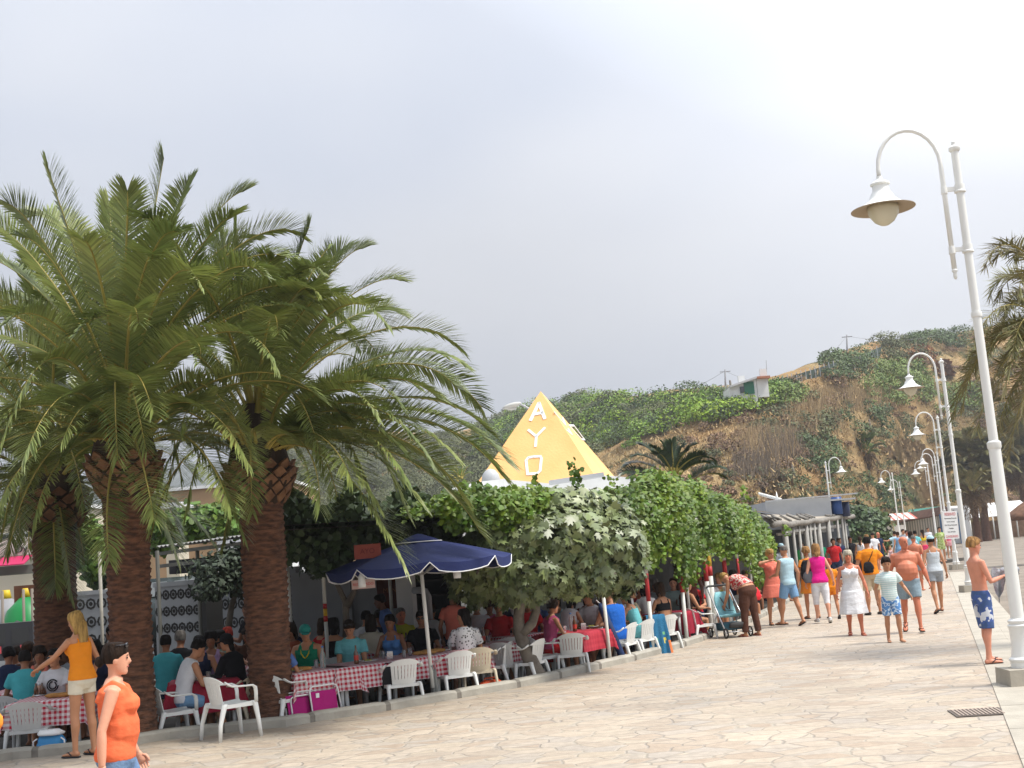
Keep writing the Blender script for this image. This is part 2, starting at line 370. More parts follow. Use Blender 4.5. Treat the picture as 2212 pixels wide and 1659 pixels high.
# drain
g = G(2112, 1540); g.z = .004
dr = empty('drain_grate', 'rusty metal drain grate set in the paving by the nearest lamp plinth', 'drain', g, R(-20 + 12))
mb = MB(); mb.box((0, 0, .004), (.50, .50, .006)); mb.build('frame', mat('rust_dark', (.12, .10, .085), .8), dr, smooth=False)
mb = MB()
for i in range(12): mb.box((-.21 + i * .038, 0, .010), (.018, .44, .008))
mb.build('bar', mat('rust_bar', (.34, .27, .22), .7), dr, smooth=False)

# ================================================================ lamps
wp = mat('lamp_white', (.80, .80, .76), .35, var=.05, scale=2, spec=.5)
def make_lamp(label, loc, rz, plinth=True, s=1.0):
    t = empty('street_lamp', label, 'street lamp', loc, rz, 'white street lamps along the promenade'); t.scale = (s, s, s * 1.02)
    mb = MB(); mb.tube([(0, 0, .62), (0, 0, 2.72)], [.078, .07], 14); mb.tube([(0, 0, 2.74), (0, 0, 6.3)], [.056, .046], 14)
    mb.lathe([(.072, 2.68), (.082, 2.70), (.082, 2.76), (.056, 2.78)], n=14); mb.lathe([(.062, 4.25), (.066, 4.28), (.062, 4.31)], n=14)
    mb.lathe([(.055, 6.28), (.07, 6.3), (.07, 6.33), (.03, 6.36), (.03, 6.4), (.012, 6.42)], n=14); mb.build('pole', wp, t, angle=40)
    mb = MB(); mb.lathe([(.14, .18), (.14, .26), (.155, .27), (.155, .29), (.125, .31), (.105, .42), (.11, .62), (.125, .66), (.1, .68), (.115, .70), (.115, .715), (.08, .74)], n=18); mb.build('base', wp, t, angle=40)
    for z in (5.08, 5.82):
        mb = MB()
        mb.lathe([(.062, z - .05), (.07, z - .045), (.07, z - .03), (.06, z - .02), (.06, z + .05)], n=12); mb.rbox((-.04, 0, z), (-.17, 0, z), .03, .05)
        mb.lathe([(.04, z - .05), (.042, z - .03), (.036, z + .04)], c=(-.19, 0, 0), n=10); mb.build('bracket', wp, t, angle=40)
    pts = [(-.19, 0, 4.82), (-.19, 0, 6.1)] + [(-.57 + .38 * math.cos(a), 0, 6.14 + .46 * math.sin(a)) for a in np.linspace(0, math.pi, 13)] + [(-.95, 0, 6.04)]
    mb = MB(); mb.tube(pts, [.03] * 2 + [.026] * 14, 10); mb.lathe([(.036, 4.84), (.036, 4.82), (.02, 4.8), (.026, 4.77), (.02, 4.735), (.005, 4.72)][::-1], c=(-.19, 0, 0), n=10); mb.build('arm', wp, t)
    # shade: outside white, inside brownish
    prof = [(.034, 6.06), (.034, 6.02), (.05, 5.995), (.10, 5.96), (.118, 5.945), (.118, 5.925), (.098, 5.915), (.10, 5.83), (.125, 5.79), (.15, 5.72), (.20, 5.65), (.30, 5.58), (.375, 5.55)]
    prof = [(a, 6.06 - (6.06 - b) * .795) for a, b in prof[:-1]] + [(.385, 5.655)]; mb = MB(); mb.lathe(prof, c=(-.95, 0, 0), n=28, cap=False); mb.lathe([(.385, 5.655), (.384, 5.648), (.29, 5.665), (.19, 5.69), (.16, 5.71), (.02, 5.72)], c=(-.95, 0, 0), n=28, mi=1, cap=False)
    mb.build('shade', [wp, mat('lamp_inside', (.36, .28, .19), .6)], t, angle=50)
    mb = MB(); mb.lathe([(.185, 5.70), (.19, 5.64), (.175, 5.58), (.12, 5.50), (.05, 5.455), (.01, 5.445)], c=(-.95, 0, 0), n=22); mb.build('globe', mat('lamp_globe', (.62, .58, .44), .25, spec=.6), t)
    if plinth:
        mb = MB(); mb.box((0, 0, .08), (.52, .52, .22), taper=.96); mb.build('plinth', slabm, t, smooth=False)
    return t
def lamp_at(px, py_top, d, label, rz=None):
    return make_lamp(label, (0, 0, 0), 0)
lamps = [(6.0 if 0 else None, G(2217, 1478), 'nearest tall white lamp post at the right edge of the paving'),
         (None, G(2098, 1279), 'second white lamp post from the front, standing behind the shirtless boy'),
         (None, G(2067, 1229), 'third white lamp post from the front, with the notice board hung beside it'),
         (None, G(2052, 1198), 'fourth white lamp post from the front, its base beside the man in the green shirt')]
for _, g, lb in lamps: make_lamp(lb, (g.x, g.y, 0), R(-2))
for px, py, d, lb, rz in ((2019, 989, 84, 'fifth white lamp post from the front, in the tight row before the beach hut', 0), (2003, 1004, 94, 'white lamp post rising just left of the blue beach hut door', 0),
                      (1927, 1024, 104, 'white lamp post beyond the crowd, left of the striped hut', 0), (1943, 1043, 124, 'small far white lamp post rising over the red and white awning', 0),
                      (1783, 1001, 79, 'single white lamp post rising behind the grey restaurant roof', 180)):
    q = P(px, py, d); make_lamp(lb, (q.x, q.y, q.z - 6.4), R(rz), plinth=False)
# cobra-head lamp behind the pyramid
q = P(1150, 905, 44)
t = empty('road_lamp', 'grey curved road lamp poking out from behind the yellow pyramid', 'street lamp', (q.x + .55, 44, 0))
zt = q.z; mb = MB(); mb.tube([(0, 0, 0), (0, 0, zt - 1.0)] + [(-.1 - 1.1 * (1 - math.cos(a)), 0, zt - 1.0 + 1.6 * math.sin(a)) for a in np.linspace(.25, 1.35, 8)], [.07, .055] + [.035] * 8, 8); mb.build('pole', mat('galv', (.45, .46, .47), .5), t)
e_ = Vector((-.1 - 1.1 * (1 - math.cos(1.35)), 0, zt - 1.0 + 1.6 * math.sin(1.35))); mb = MB(); mb.ball(e_ + Vector((-.28, 0, -.03)), (.36, .14, .1), 12, M=Matrix.Rotation(R(-12), 3, 'Y')); mb.ball(e_ + Vector((-.3, 0, -.12)), (.2, .1, .08), 10); mb.build('lamp_head', mat('lamp_head', (.5, .5, .47), .5), t)

# notice on the lamp post
g = G(2067, 1229); d = g.y - .5
q = P(2054, 1134, d)
t = empty('notice_sign', 'white notice board with red headings hung beside the third lamp post', 'sign', q, R(4)); t.rotation_euler = (0, R(2), R(4))
mb = MB(); mb.box((0, 0, 0), (.62, .03, 1.16)); mb.build('board', mat('sign_white', (.82, .82, .80), .5), t, smooth=False)
red = mat('sign_red', (.62, .10, .10), .6); blk = mat('sign_black', (.05, .05, .05), .6)
def text(s_, size, loc, m, parent, name='lettering', rot=(R(90), 0, 0), align='CENTER', ex=.002, sx_=1.0):
    c = bpy.data.curves.new(name, 'FONT'); c.body = s_; c.size = size; c.align_x = align; c.align_y = 'CENTER'; c.extrude = ex
    o0_ = bpy.data.objects.new('x', c); me_ = bpy.data.meshes.new_from_object(o0_); me_.materials.append(m); bpy.data.objects.remove(o0_); o = bpy.data.objects.new(name, me_); link(o, parent); o.location = loc; o.rotation_euler = rot; o.scale = (sx_, 1, 1); return o
text('RESERVED', .17, (0, -.018, .45), red, t, ex=.003, sx_=.62); c_ = None
for i, s_ in enumerate(('Aparcamiento Reservado', 'Servicio mensual', 'Solo Clientes Restaurante', 'Prohibido', 'Zona restringida')): text(s_, .075, (0, -.018, .28 - i * .14), blk, t, sx_=.68)
text('CLAUSURADO', .14, (0, -.018, -.48), red, t, ex=.003, sx_=.58)
mb = MB(); mb.tube([(.12, .05, -.58), (.12, .05, -q.z)], .02, 8); mb.build('post', wp, t)
# ================================================================ palms
frond_m = mat('palm_leaf', (.25, .285, .08), .42, col2=(.14, .18, .05), scale=1.2, island=.28, spec=.5, trans=.16, hue=.012)
rachis_m = mat('palm_rachis', (.42, .34, .09), .5, var=.3, scale=3)
trunk_m = mat('palm_trunk', (.175, .082, .048), .95, col2=(.06, .032, .022), scale=7, bump=1.0, bscale=16, stretch=(1, 1, 3.5))
boot_m = mat('palm_boot', (.22, .115, .06), .8, col2=(.12, .06, .032), scale=8, bump=.5)
bootd_m = mat('palm_boot_dark', (.035, .022, .014), .9)
def bez(p0, p1, p2, p3, n):
    t = np.linspace(0, 1, n)[:, None]; p0, p1, p2, p3 = [np.array(q) for q in (p0, p1, p2, p3)]
    return (1 - t) ** 3 * p0 + 3 * (1 - t) ** 2 * t * p1 + 3 * (1 - t) * t * t * p2 + t ** 3 * p3
def frond_geo(p0, tip, n=72, lm=.38, bulge=.3, ragged=.0, wk=1.0, rng=RNG, droop=.16, tw=.55):
    p0 = np.array(p0); tip = np.array(tip); ch = tip - p0; h = ch * np.array([1, 1, 0]); hl = np.linalg.norm(h); Lc = np.linalg.norm(ch)
    Z = np.array([0, 0, 1.]); bg_ = bulge * hl
    c1 = p0 + h * .28 + Z * (.36 * ch[2] + bg_ * .95); c2 = p0 + h * .80 + Z * (.80 * ch[2] + bg_ * 1.0)
    # a little sideways sweep
    sd_ = np.cross(h / max(hl, 1e-6), Z) * rng.normal(0, .05) * Lc; c2 = c2 + sd_
    M = 26; C = bez(p0, c1, c2, tip, M); tg = unit(np.gradient(C, axis=0))
    hd = h / max(hl, 1e-6); s0 = np.cross(hd, Z); up = unit(np.cross(s0[None], tg) + np.clip(rng.normal(0, tw), -1, 1) * s0); sd = np.cross(tg, up)
    # rachis
    k = 4; rr = np.interp(np.arange(M), [0, 3, M - 1], [.055, .026, .005])
    ang = np.arange(k) * 2 * np.pi / k
    RVv = (C[:, None, :] + rr[:, None, None] * (np.cos(ang)[None, :, None] * sd[:, None, :] + .6 * np.sin(ang)[None, :, None] * up[:, None, :])).reshape(-1, 3)
    rf = []
    for i in range(M - 1):
        for j in range(k): rf.append((i * k + j, i * k + (j + 1) % k, (i + 1) * k + (j + 1) % k, (i + 1) * k + j))
    # leaflets
    ts = np.linspace(.13, .995, n); ts = np.repeat(ts, 2) + rng.normal(0, .003, 2 * n); ts = np.clip(ts, 0.1, 1); sg = np.tile([1, -1], n)
    x = ts * (M - 1); i0 = np.minimum(x.astype(int), M - 2); fr = (x - i0)[:, None]
    B = C[i0] * (1 - fr) + C[i0 + 1] * fr; t_ = unit(tg[i0] * (1 - fr) + tg[i0 + 1] * fr); u_ = unit(up[i0] * (1 - fr) + up[i0 + 1] * fr); s_ = np.cross(t_, u_)
    Ll = lm * (np.interp(ts, [.1, .25, .5, .75, .9, 1.0], [.35, .8, 1.0, 1.0, .85, .62])) * rng.uniform(.88, 1.08, 2 * n)
    th = np.radians(np.interp(ts, [.1, .5, .85, 1], [66, 56, 44, 20])) + rng.normal(0, .06 + ragged * .4, 2 * n)
    rise = rng.normal(.34, .06 + ragged, 2 * n)
    d = s_ * (sg * np.sin(th))[:, None] + t_ * np.cos(th)[:, None] + u_ * rise[:, None]; d = unit(d)
    wv = unit(np.cross(d, u_ + s_ * (sg * .6)[:, None]))
    wd = .0108 * wk * (lm / .42) * rng.uniform(.85, 1.15, 2 * n)[:, None]
    mid = B + d * (Ll * .5)[:, None]; tipl = B + d * Ll[:, None] - Z * (Ll * rng.uniform(.02, droop, 2 * n))[:, None]
    V = np.stack([B - wv * wd * .6, B + wv * wd * .6, mid + wv * wd, mid - wv * wd, tipl], 1).reshape(-1, 3)
    b = np.arange(2 * n)[:, None] * 5
    Fq = b + np.array([[0, 1, 2, 3]]); Ft = b + np.array([[3, 2, 4]])
    tri = np.concatenate([Fq[:, [0, 1, 2]], Fq[:, [0, 2, 3]], Ft])
    return RVv, np.array(rf), V, tri
def make_palm(name, label, base, r, zc, tips, nfill, label_seed, nlow=0, flen=(3.0, 3.8), lm=.44, fill_el=(-35, 75), trunk_top=None, bulge=.3, ragged=0., wk=1.0, leafmat=None, az=None, group=None, boots=True):
    rng = np.random.default_rng(label_seed)
    base = Vector(base); t = empty(name, label, 'palm tree', base, 0, group)
    zt = trunk_top or zc - base.z - 1.05
    # trunk with overlapping leaf-base scars
    nr, ns = int(zt / .02), 56; V = []; Fq = []
    for i in range(nr + 1):
        z = zt * i / nr; rad = r * (1.12 - .12 * min(1, z / .6)) * (1 + .06 * math.sin(z * 1.3 + label_seed))
        for j in range(ns):
            a = 2 * math.pi * j / ns; q = (z / .085); row = int(q); fz = q - row; sc = (a / (2 * math.pi) * 13 + .5 * (row % 2) + .15 * math.sin(row * 2.3)) % 1
            bumpv = .030 * fz * (1 - abs(2 * sc - 1) ** 2.5) + rng.uniform(-.006, .006)
            V.append(((rad + bumpv) * math.cos(a), (rad + bumpv) * math.sin(a), z))
    for i in range(nr):
        for j in range(ns): Fq.append((i * ns + j, i * ns + (j + 1) % ns, (i + 1) * ns + (j + 1) % ns, (i + 1) * ns + j))
    np_mesh('trunk', np.array(V), np.array(Fq), trunk_m, t, smooth=False)
    if boots:
        mb = MB(); mb.lathe([(r * .95, zt - .1), (r * 1.3, zt + .03), (r * 1.72, zt + .25), (r * 1.6, zt + .5), (r * 1.2, zt + .9), (r * .8, zt + 1.35)], n=24, mi=1)
        for row in range(5):
            z = zt + .05 + row * .105; f_ = min(1, row / 2.6); rr = r * (1.28 + .42 * f_ - .1 * max(0, row - 3)); n = 12
            for j in range(n):
                a = 2 * math.pi * (j + .5 * (row % 2)) / n; c = Vector((math.cos(a), math.sin(a), 0)); tn = Vector((-c.y, c.x, 0)); o = c * (rr + .035) + Vector((0, 0, z)); upv = Vector((0, 0, 1)) + c * .55; upv.normalize(); w_, h_ = rr * math.pi / n * .86, .105
                b4 = [o - upv * h_, o + tn * w_, o + upv * h_ * .9, o - tn * w_]; i4 = [q - c * .06 for q in b4]
                mb.add(b4 + i4, [(0, 1, 2, 3), (4, 7, 6, 5), (0, 4, 5, 1), (1, 5, 6, 2), (2, 6, 7, 3), (3, 7, 4, 0)], 0)
        mb.build('boot_collar', [boot_m, bootd_m], t, smooth=False)
    c0 = np.array([base.x, base.y, zc]); RVs = []; LVs = []
    def add(tip):
        tip = np.array(tip); dr = tip - c0; h = dr * np.array([1, 1, 0]); hn = h / max(1e-6, np.linalg.norm(h)); el = dr[2] / np.linalg.norm(dr)
        p0 = c0 + hn * r * (.9 if el < .5 else .4) + np.array([0, 0, -.42 if el < .0 else -.2 if el < .25 else .1 + .2 * el])
        L_ = np.linalg.norm(dr); a, b, c, d = frond_geo(p0, tip, n=int(46 * L_ + 10), lm=lm * min(1.1, .6 + L_ / 8), bulge=bulge + rng.uniform(-.05, .08), ragged=ragged, wk=wk, rng=rng, tw=.12 if tip[1] < c0[1] - 1.1 else .5)
        RVs.append((a - np.array(base), b)); LVs.append((c - np.array(base), d))
    for q in tips: add(q)
    for i in range(nfill):
        a_ = rng.uniform(*(az or (0, 2 * math.pi))); el = math.radians(rng.uniform(*fill_el)); L_ = rng.uniform(*flen) * (1 - .18 * max(0, -math.sin(el)))
        # chord direction
        add(c0 + L_ * np.array([math.cos(a_) * math.cos(el), math.sin(a_) * math.cos(el), math.sin(el)]))
    bulge = .75
    for i in range(nlow):
        a_ = 2 * math.pi * (i + rng.uniform(-.4, .4)) / nlow; el = math.radians(rng.uniform(-50, -14)); L_ = rng.uniform(1.8, 2.5); add(c0 + L_ * np.array([math.cos(a_) * math.cos(el), math.sin(a_) * math.cos(el), math.sin(el)]))
    v, f = join_np(LVs); np_mesh('crown', v, f, leafmat or frond_m, t)
    v, f = join_np(RVs); np_mesh('frond_stem', v, f, rachis_m, t, smooth=True)
    return t
d1 = 16.4; b1 = DP(291, d1); b1.z = TZ
tip1 = [(99, 356, -.4), (18, 441, -.6), (-30, 478, -.2), (275, 414, -1.1), (354, 341, .1), (234, 440, 1.1), (407, 400, .9), (526, 414, 0), (503, 467, -.8), (386, 502, -1.7),
        (643, 507, .6), (650, 575, -.3), (708, 690, -1.0), (760, 705, -.5), (538, 1005, -2.2), (497, 1098, -2.3), (333, 1122, -2.1), (236, 1212, -1.9), (73, 1131, -2.0), (-20, 930, -2.2),
        (-60, 560, .5), (-120, 640, -.8), (-130, 760, 0), (-110, 860, -1.2), (60, 470, 1.5), (180, 520, -1.9), (330, 560, -2.1), (575, 600, -1.5), (600, 800, -2.2), (620, 640, 1.6), (10, 700, -2.0), (690, 860, -1.0), (300, 700, -2.6), (-60, 1010, -1.2)]
make_palm('palm_tree', 'biggest palm, nearest the promenade, its thick brown trunk right of the blonde woman', b1, .27, 4.2, [P(a, b, d1 + c) for a, b, c in tip1], 25, 3, nlow=13, flen=(2.5, 3.3), group='date palms on the terrace', fill_el=(-30, 62))
d2 = 17.3; b2 = DP(588, d2); b2.z = TZ
tip2 = [(509, 490, 0), (468, 514, .6), (667, 493, -.2), (708, 537, .5), (746, 537, 1.0), (784, 537, .2), (866, 607, -.3), (863, 678, .9), (1002, 790, -.4), (990, 752, .8), (895, 832, .4), (1053, 929, .4), (1083, 1026, -.4), (1098, 1000, .3),
        (1038, 1151, .2), (965, 1062, .9), (912, 1090, -1.3), (819, 1096, -1.8), (872, 1222, -1.9), (690, 1101, -2.2), (866, 880, -1.2), (819, 906, -1.9), (590, 560, -1.2), (640, 600, -1.7), (540, 640, 1.2), (720, 640, -1.7), (780, 760, -2.0), (945, 860, -.9), (985, 990, -1.2), (600, 720, -2.4), (1000, 1075, -.8), (930, 1000, -1.8), (480, 1180, .9), (1040, 880, 1.2), (760, 1040, -2.3), (880, 1040, -2.0)]
make_palm('palm_tree', 'palm with a lattice collar whose fronds arch right towards the yellow pyramid', b2, .275, 4.02, [P(a, b, d2 + c) for a, b, c in tip2], 20, 5, nlow=13, flen=(2.5, 3.3), group='date palms on the terrace', fill_el=(-30, 58))
d3 = 18.9; b3 = DP(128, d3); b3.z = TZ
tip3 = [(-40, 600, 0), (-80, 700, -.8), (15, 1195, -.8), (45, 1180, .3), (155, 1290, -1.0), (120, 1270, -.6), (60, 560, .4), (420, 1030, .2), (-60, 1100, .5), (200, 620, .8), (-90, 840, .2), (180, 1200, .4), (70, 1040, -1.5), (360, 900, -1)]
make_palm('palm_tree', 'leftmost palm, its trunk behind the blonde woman and its fronds hanging low', b3, .31, 4.0, [P(a, b, d3 + c) for a, b, c in tip3], 28, 8, nlow=14, flen=(2.5, 3.1), group='date palms on the terrace', fill_el=(-45, 55))
# orange fruit stalks in the nearest palm
mb = MB(); rs = np.random.default_rng(4); o0 = P(228, 905, d1 - .55)
for i in range(40):
    e_ = Vector((rs.normal(-.05, .11), rs.normal(-.02, .06), rs.normal(-.05, .12))); a_ = Vector((.12, .25, -.12)); mb.tube([o0 + a_, o0 + a_ * .4 + e_ * .5 + Vector((0, 0, .08)), o0 + e_], [.008, .006, .004], 4)
    for k in range(5): mb.ball(o0 + e_ * (.5 + .12 * k) + Vector((rs.normal(0, .015), 0, rs.normal(0, .02))), .011, 4)
pt = [o for o in SC.objects if o.name == 'palm_tree'][0]
o = mb.build('fruit_stalk', mat('palm_fruit', (.45, .2, .03), .6, var=.3), pt); o.location = -pt.location
# sago-like palm behind the pergola
c_ = P(1455, 1032, 31); make_palm('palm_tree', 'short dark palm with stiff blade-like fronds poking up behind the vine', (c_.x, 31, 0), .22, c_.z - .1,
    [P(a, b, 31 + c) for a, b, c in ((1370, 985, 0), (1385, 962, .3), (1412, 968, -.3), (1432, 958, .3), (1452, 955, -.4), (1475, 966, .4), (1498, 962, 0), (1520, 985, -.3), (1540, 992, .3), (1560, 1012, 0), (1565, 1030, .2), (1535, 1002, -.6), (1355, 1005, .2), (1340, 1025, 0), (1485, 975, -.8), (1420, 985, -.8), (1365, 1030, -.5), (1505, 1000, .6))],
    0, 9, lm=.36, wk=2.6, leafmat=mat('sago_leaf', (.035, .06, .025), .4, island=.3, spec=.4), bulge=.22, boots=False)
c_ = P(995, 1030, 34); make_palm('palm_tree', 'tiny bright green palm tip beside the white roof dome', (c_.x, 34, 0), .1, c_.z - .3, [P(a, b, 34 + c) for a, b, c in ((985, 1005, 0), (1000, 1000, .2), (1012, 1008, 0), (975, 1015, 0), (1018, 1022, .1))], 4, 10, flen=(.5, .7), lm=.2, leafmat=mat('fresh_palm', (.11, .19, .03), .5, island=.2), boots=False)
# right edge palms on the beach
dry = mat('palm_dry_leaf', (.20, .17, .085), .7, col2=(.13, .10, .06), scale=1.5, island=.3, hue=.02)
grn = mat('palm_mid_leaf', (.27, .23, .11), .7, col2=(.19, .19, .07), scale=1.0, island=.3, hue=.02)
d4 = 19; c_ = P(2275, 700, d4)
make_palm('palm_tree', 'ragged palm at the right edge with drooping dried fronds, behind the nearest lamp', (c_.x + .3, d4, -.3), .2, c_.z, [P(a, b, d4 + c) for a, b, c in
    ((2128, 580, -.4), (2150, 560, .4), (2140, 640, .8), (2175, 550, .2), (2105, 745, -.3), (2090, 790, .3), (2120, 815, -.6), (2150, 860, .6), (2080, 880, 0), (2060, 905, .5), (2110, 930, -.5), (2150, 960, .2), (2180, 990, -.4), (2200, 640, -1), (2190, 760, -1), (2170, 850, -1.0), (2190, 560, 1), (2210, 900, -1))],
    22, 12, flen=(1.0, 1.6), lm=.40, bulge=.55, ragged=.25, wk=1.1, leafmat=grn, fill_el=(-70, 30), boots=False)
d5 = 62; c_ = P(2122, 1050, d5)
def skirt_palm(label, px, pyc, d, zg, hh, seed, leaf, n=26, rr=1.9, tr=.22, px0=None):
    """palm with a skirt of dead fronds; zg ground height"""
    c = P(px, pyc, d); b_ = Vector((c.x, d, zg)); rng = np.random.default_rng(seed); tips = []
    for i in range(n):
        a_ = rng.uniform(0, 6.28); el = rng.uniform(-.2, 1.3); tips.append((c.x + rr * math.cos(a_) * math.cos(el), d + rr * math.sin(a_) * math.cos(el), c.z + rr * math.sin(el)))
    t = make_palm('palm_tree', label, b_, tr, c.z, tips, 0, seed, lm=.42 * rr / 1.9, trunk_top=c.z - zg - .3, leafmat=leaf, boots=False, bulge=.3, wk=3.0)
    # dead skirt
    LV = []
    for i in range(int(n * 1.6)):
        a_ = rng.uniform(0, 6.28); q = rng.uniform(.25, .6) * rr; dz = rng.uniform(.35, .95) * rr
        A = np.array([c.x, d, c.z - .1]); _, _, v, f = frond_geo(A, A + np.array([q * math.cos(a_), q * math.sin(a_), -dz]), n=24, lm=.32 * rr / 1.9, ragged=.2, wk=3.0, rng=rng, bulge=.5); LV.append((v - np.array(b_), f))
    v, f = join_np(LV); np_mesh('dead_skirt', v, f, mat('dead_frond', (.17, .105, .05), .9, island=.3), t); return t
skirt_palm('beach palm with a shaggy brown skirt standing before the white tent roof', 2112, 1010, 140, -.3, 5, 21, grn, n=60, rr=4.2, tr=.45)
skirt_palm('leafy beach palm at the right edge, behind the white tent', 2200, 985, 155, -.3, 5, 22, grn, n=60, rr=4.6, tr=.45)

# ================================================================ pyramid and restaurant buildings
O_ = P(1185, 1050, 38); AP = P(1168, 845, 38); zb = O_.z; cen = Vector((AP.x, 38, 0))
be = -math.atan2(2.45, 1.43); Rp = 2.84; zap = AP.z
cor = [cen + Rp * Vector((math.cos(be + k * math.pi / 2), math.sin(be + k * math.pi / 2), 0)) for k in range(4)]      # k=0: far right, 1: far left ...
cor = [Vector((q.x, q.y, zb - .25)) for q in cor]
bld = empty('restaurant_building', 'white flat-roofed restaurant building behind the vines, carrying the yellow pyramid', 'building', (0, 0, 0))
wallw = mat('white_wall', (.74, .74, .72), .85, var=.12, scale=.8, bump=.2, bscale=10)
mb = MB(); zr = zb - .3
def prism(mb, pts, z0, z1, mi=0):
    n = len(pts); mb.add([(a, b, z0) for a, b in pts] + [(a, b, z1) for a, b in pts], [tuple(range(n - 1, -1, -1)), tuple(range(n, 2 * n))] + [(i, (i + 1) % n, (i + 1) % n + n, i + n) for i in range(n)], mi)
fx = [DP(905, 26.5), DP(1400, 29), DP(1420, 46), DP(800, 46)]
prism(mb, [(q.x, q.y) for q in fx], 0, 3.3)
mb.build('wall', wallw, bld, smooth=False)
# roof parapets that show above the vine
mb = MB()
def par(pp, dp, th=.25, zlow=2.9):
    tops = [P(a, b, dp) for a, b in pp]; n = len(tops); V = []
    for q in tops: V += [(q.x, q.y, q.z), (q.x, q.y + th, q.z), (q.x, q.y + th, zlow), (q.x, q.y, zlow)]
    mb.add(V, [(4 * i + j, 4 * i + 4 + j, 4 * i + 4 + (j + 1) % 4, 4 * i + (j + 1) % 4) for i in range(n - 1) for j in range(4)] + [(0, 1, 2, 3), tuple(4 * (n - 1) + j for j in (3, 2, 1, 0))])
par([(965, 1058), (1000, 1048), (1040, 1040), (1090, 1034)], 30.5); mb.build('parapet', wallw, bld, smooth=False)
mb = MB(); par([(1078, 1034), (1150, 1041), (1185, 1044), (1230, 1036), (1270, 1030), (1310, 1027), (1345, 1030), (1390, 1036)], 33, .3); mb.build('parapet', wallw, bld, smooth=False)
mb = MB(); q = P(1060, 1034, 34); mb.ball((q.x, q.y, q.z - .05), (.26, .26, .32), 12); mb.build('vent_dome', mat('grey_metal', (.42, .43, .44), .5), bld)
q = P(1245, 1036, 32); mb = MB(); mb.box((q.x, 32, q.z + .02), (1.4, .5, .1), M=Matrix.Rotation(R(-4), 3, 'Y')); mb.build('roof_sheet', mat('grey_metal', (.42, .43, .44), .5), bld, smooth=False)
pyr = empty('roof_pyramid', 'yellow pyramid on the restaurant roof with white letters A Y O', 'pyramid', (cen.x, cen.y, zb - .25)); pyr['label'] = 'large yellow stucco pyramid painted with the white letters A, Y and O'
ymat = mat('yellow_stucco', (.88, .50, .20), .8, col2=(.82, .45, .17), scale=1.2, bump=.35, bscale=14)
mb = MB(); lc = [q - Vector((cen.x, cen.y, zb - .25)) for q in cor]; apx = Vector((0, 0, zap - (zb - .25)))
mb.add([tuple(q) for q in lc] + [tuple(apx)], [(0, 1, 4), (1, 2, 4), (2, 3, 4), (3, 0, 4), (3, 2, 1, 0)]); mb.build('body', ymat, pyr, smooth=False)
# letters laid on the faces, a few mm proud, in face coordinates: s across, t up from the base (0..1)
lw = mat('letter_white', (.86, .86, .84), .6)
def strokes(k0, k1, segs, wd, parent):
    A_, B_ = lc[k0], lc[k1]; nrm_ = (B_ - A_).cross(apx - A_).normalized()
    if nrm_.dot((A_ + B_) / 2) < 0: nrm_ = -nrm_
    ex = (B_ - A_).normalized(); mid = (A_ + B_) / 2; ey = (apx - mid).normalized(); H_ = (apx - mid).length
    mb = MB()
    for line in segs:
        for (x0, y0), (x1, y1) in zip(line[:-1], line[1:]):
            a = mid + ex * x0 + ey * (y0 * H_) + nrm_ * .012; b = mid + ex * x1 + ey * (y1 * H_) + nrm_ * .012
            dd = (b - a).normalized(); mb.rbox(a - dd * wd * .3, b + dd * wd * .3, wd, .02, up=nrm_)
    mb.build('letter', lw, parent, smooth=False)
    return ex, ey, H_, mid
# which corners make the camera-left face: A (left-front) = k=2, B (front ridge) = k=3, C = k=0
def face_uv(k0, k1, px, py):
    """where a picture point falls on face k0-k1, in face coordinates"""
    off = Vector((cen.x, cen.y, zb - .25)); A_, B_ = lc[k0] + off, lc[k1] + off; ap = apx + off
    n_ = (B_ - A_).cross(ap - A_).normalized(); r = ray(px, py); t_ = (A_ - CAM).dot(n_) / r.dot(n_); q = CAM + r * t_
    mid = (A_ + B_) / 2; ex = (B_ - A_).normalized(); ey = (ap - mid).normalized(); return ((q - mid).dot(ex), (q - mid).dot(ey) / (ap - mid).length)
def Z3(x, y): return (1061.4 + 373.6 / 373.6 * (x / 6.632), 830.8 + y / 6.632)
fu = lambda L_: [face_uv(3, 0, *Z3(*q)) for q in L_]
strokes(3, 0, [fu([(565, 510), (683, 268), (765, 485)]), fu([(622, 425), (735, 405)])], .10, pyr)
strokes(3, 0, [fu([(535, 655), (645, 745)]), fu([(765, 625), (645, 745), (635, 885)])], .075, pyr)
strokes(3, 0, [fu([(520, 1285), (500, 1090), (530, 1050), (600, 1035), (705, 1030), (718, 1060), (700, 1240), (660, 1275), (520, 1285)])], .075, pyr)
fv = lambda L_: [face_uv(0, 1, *Z3(*q)) for q in L_]
strokes(0, 1, [fv([(900, 400), (1060, 590), (1020, 480)]), fv([(1080, 660), (1150, 720), (1100, 640)]), fv([(1110, 590), (1180, 590), (1330, 790), (1290, 790), (1110, 590)])], .06, pyr)

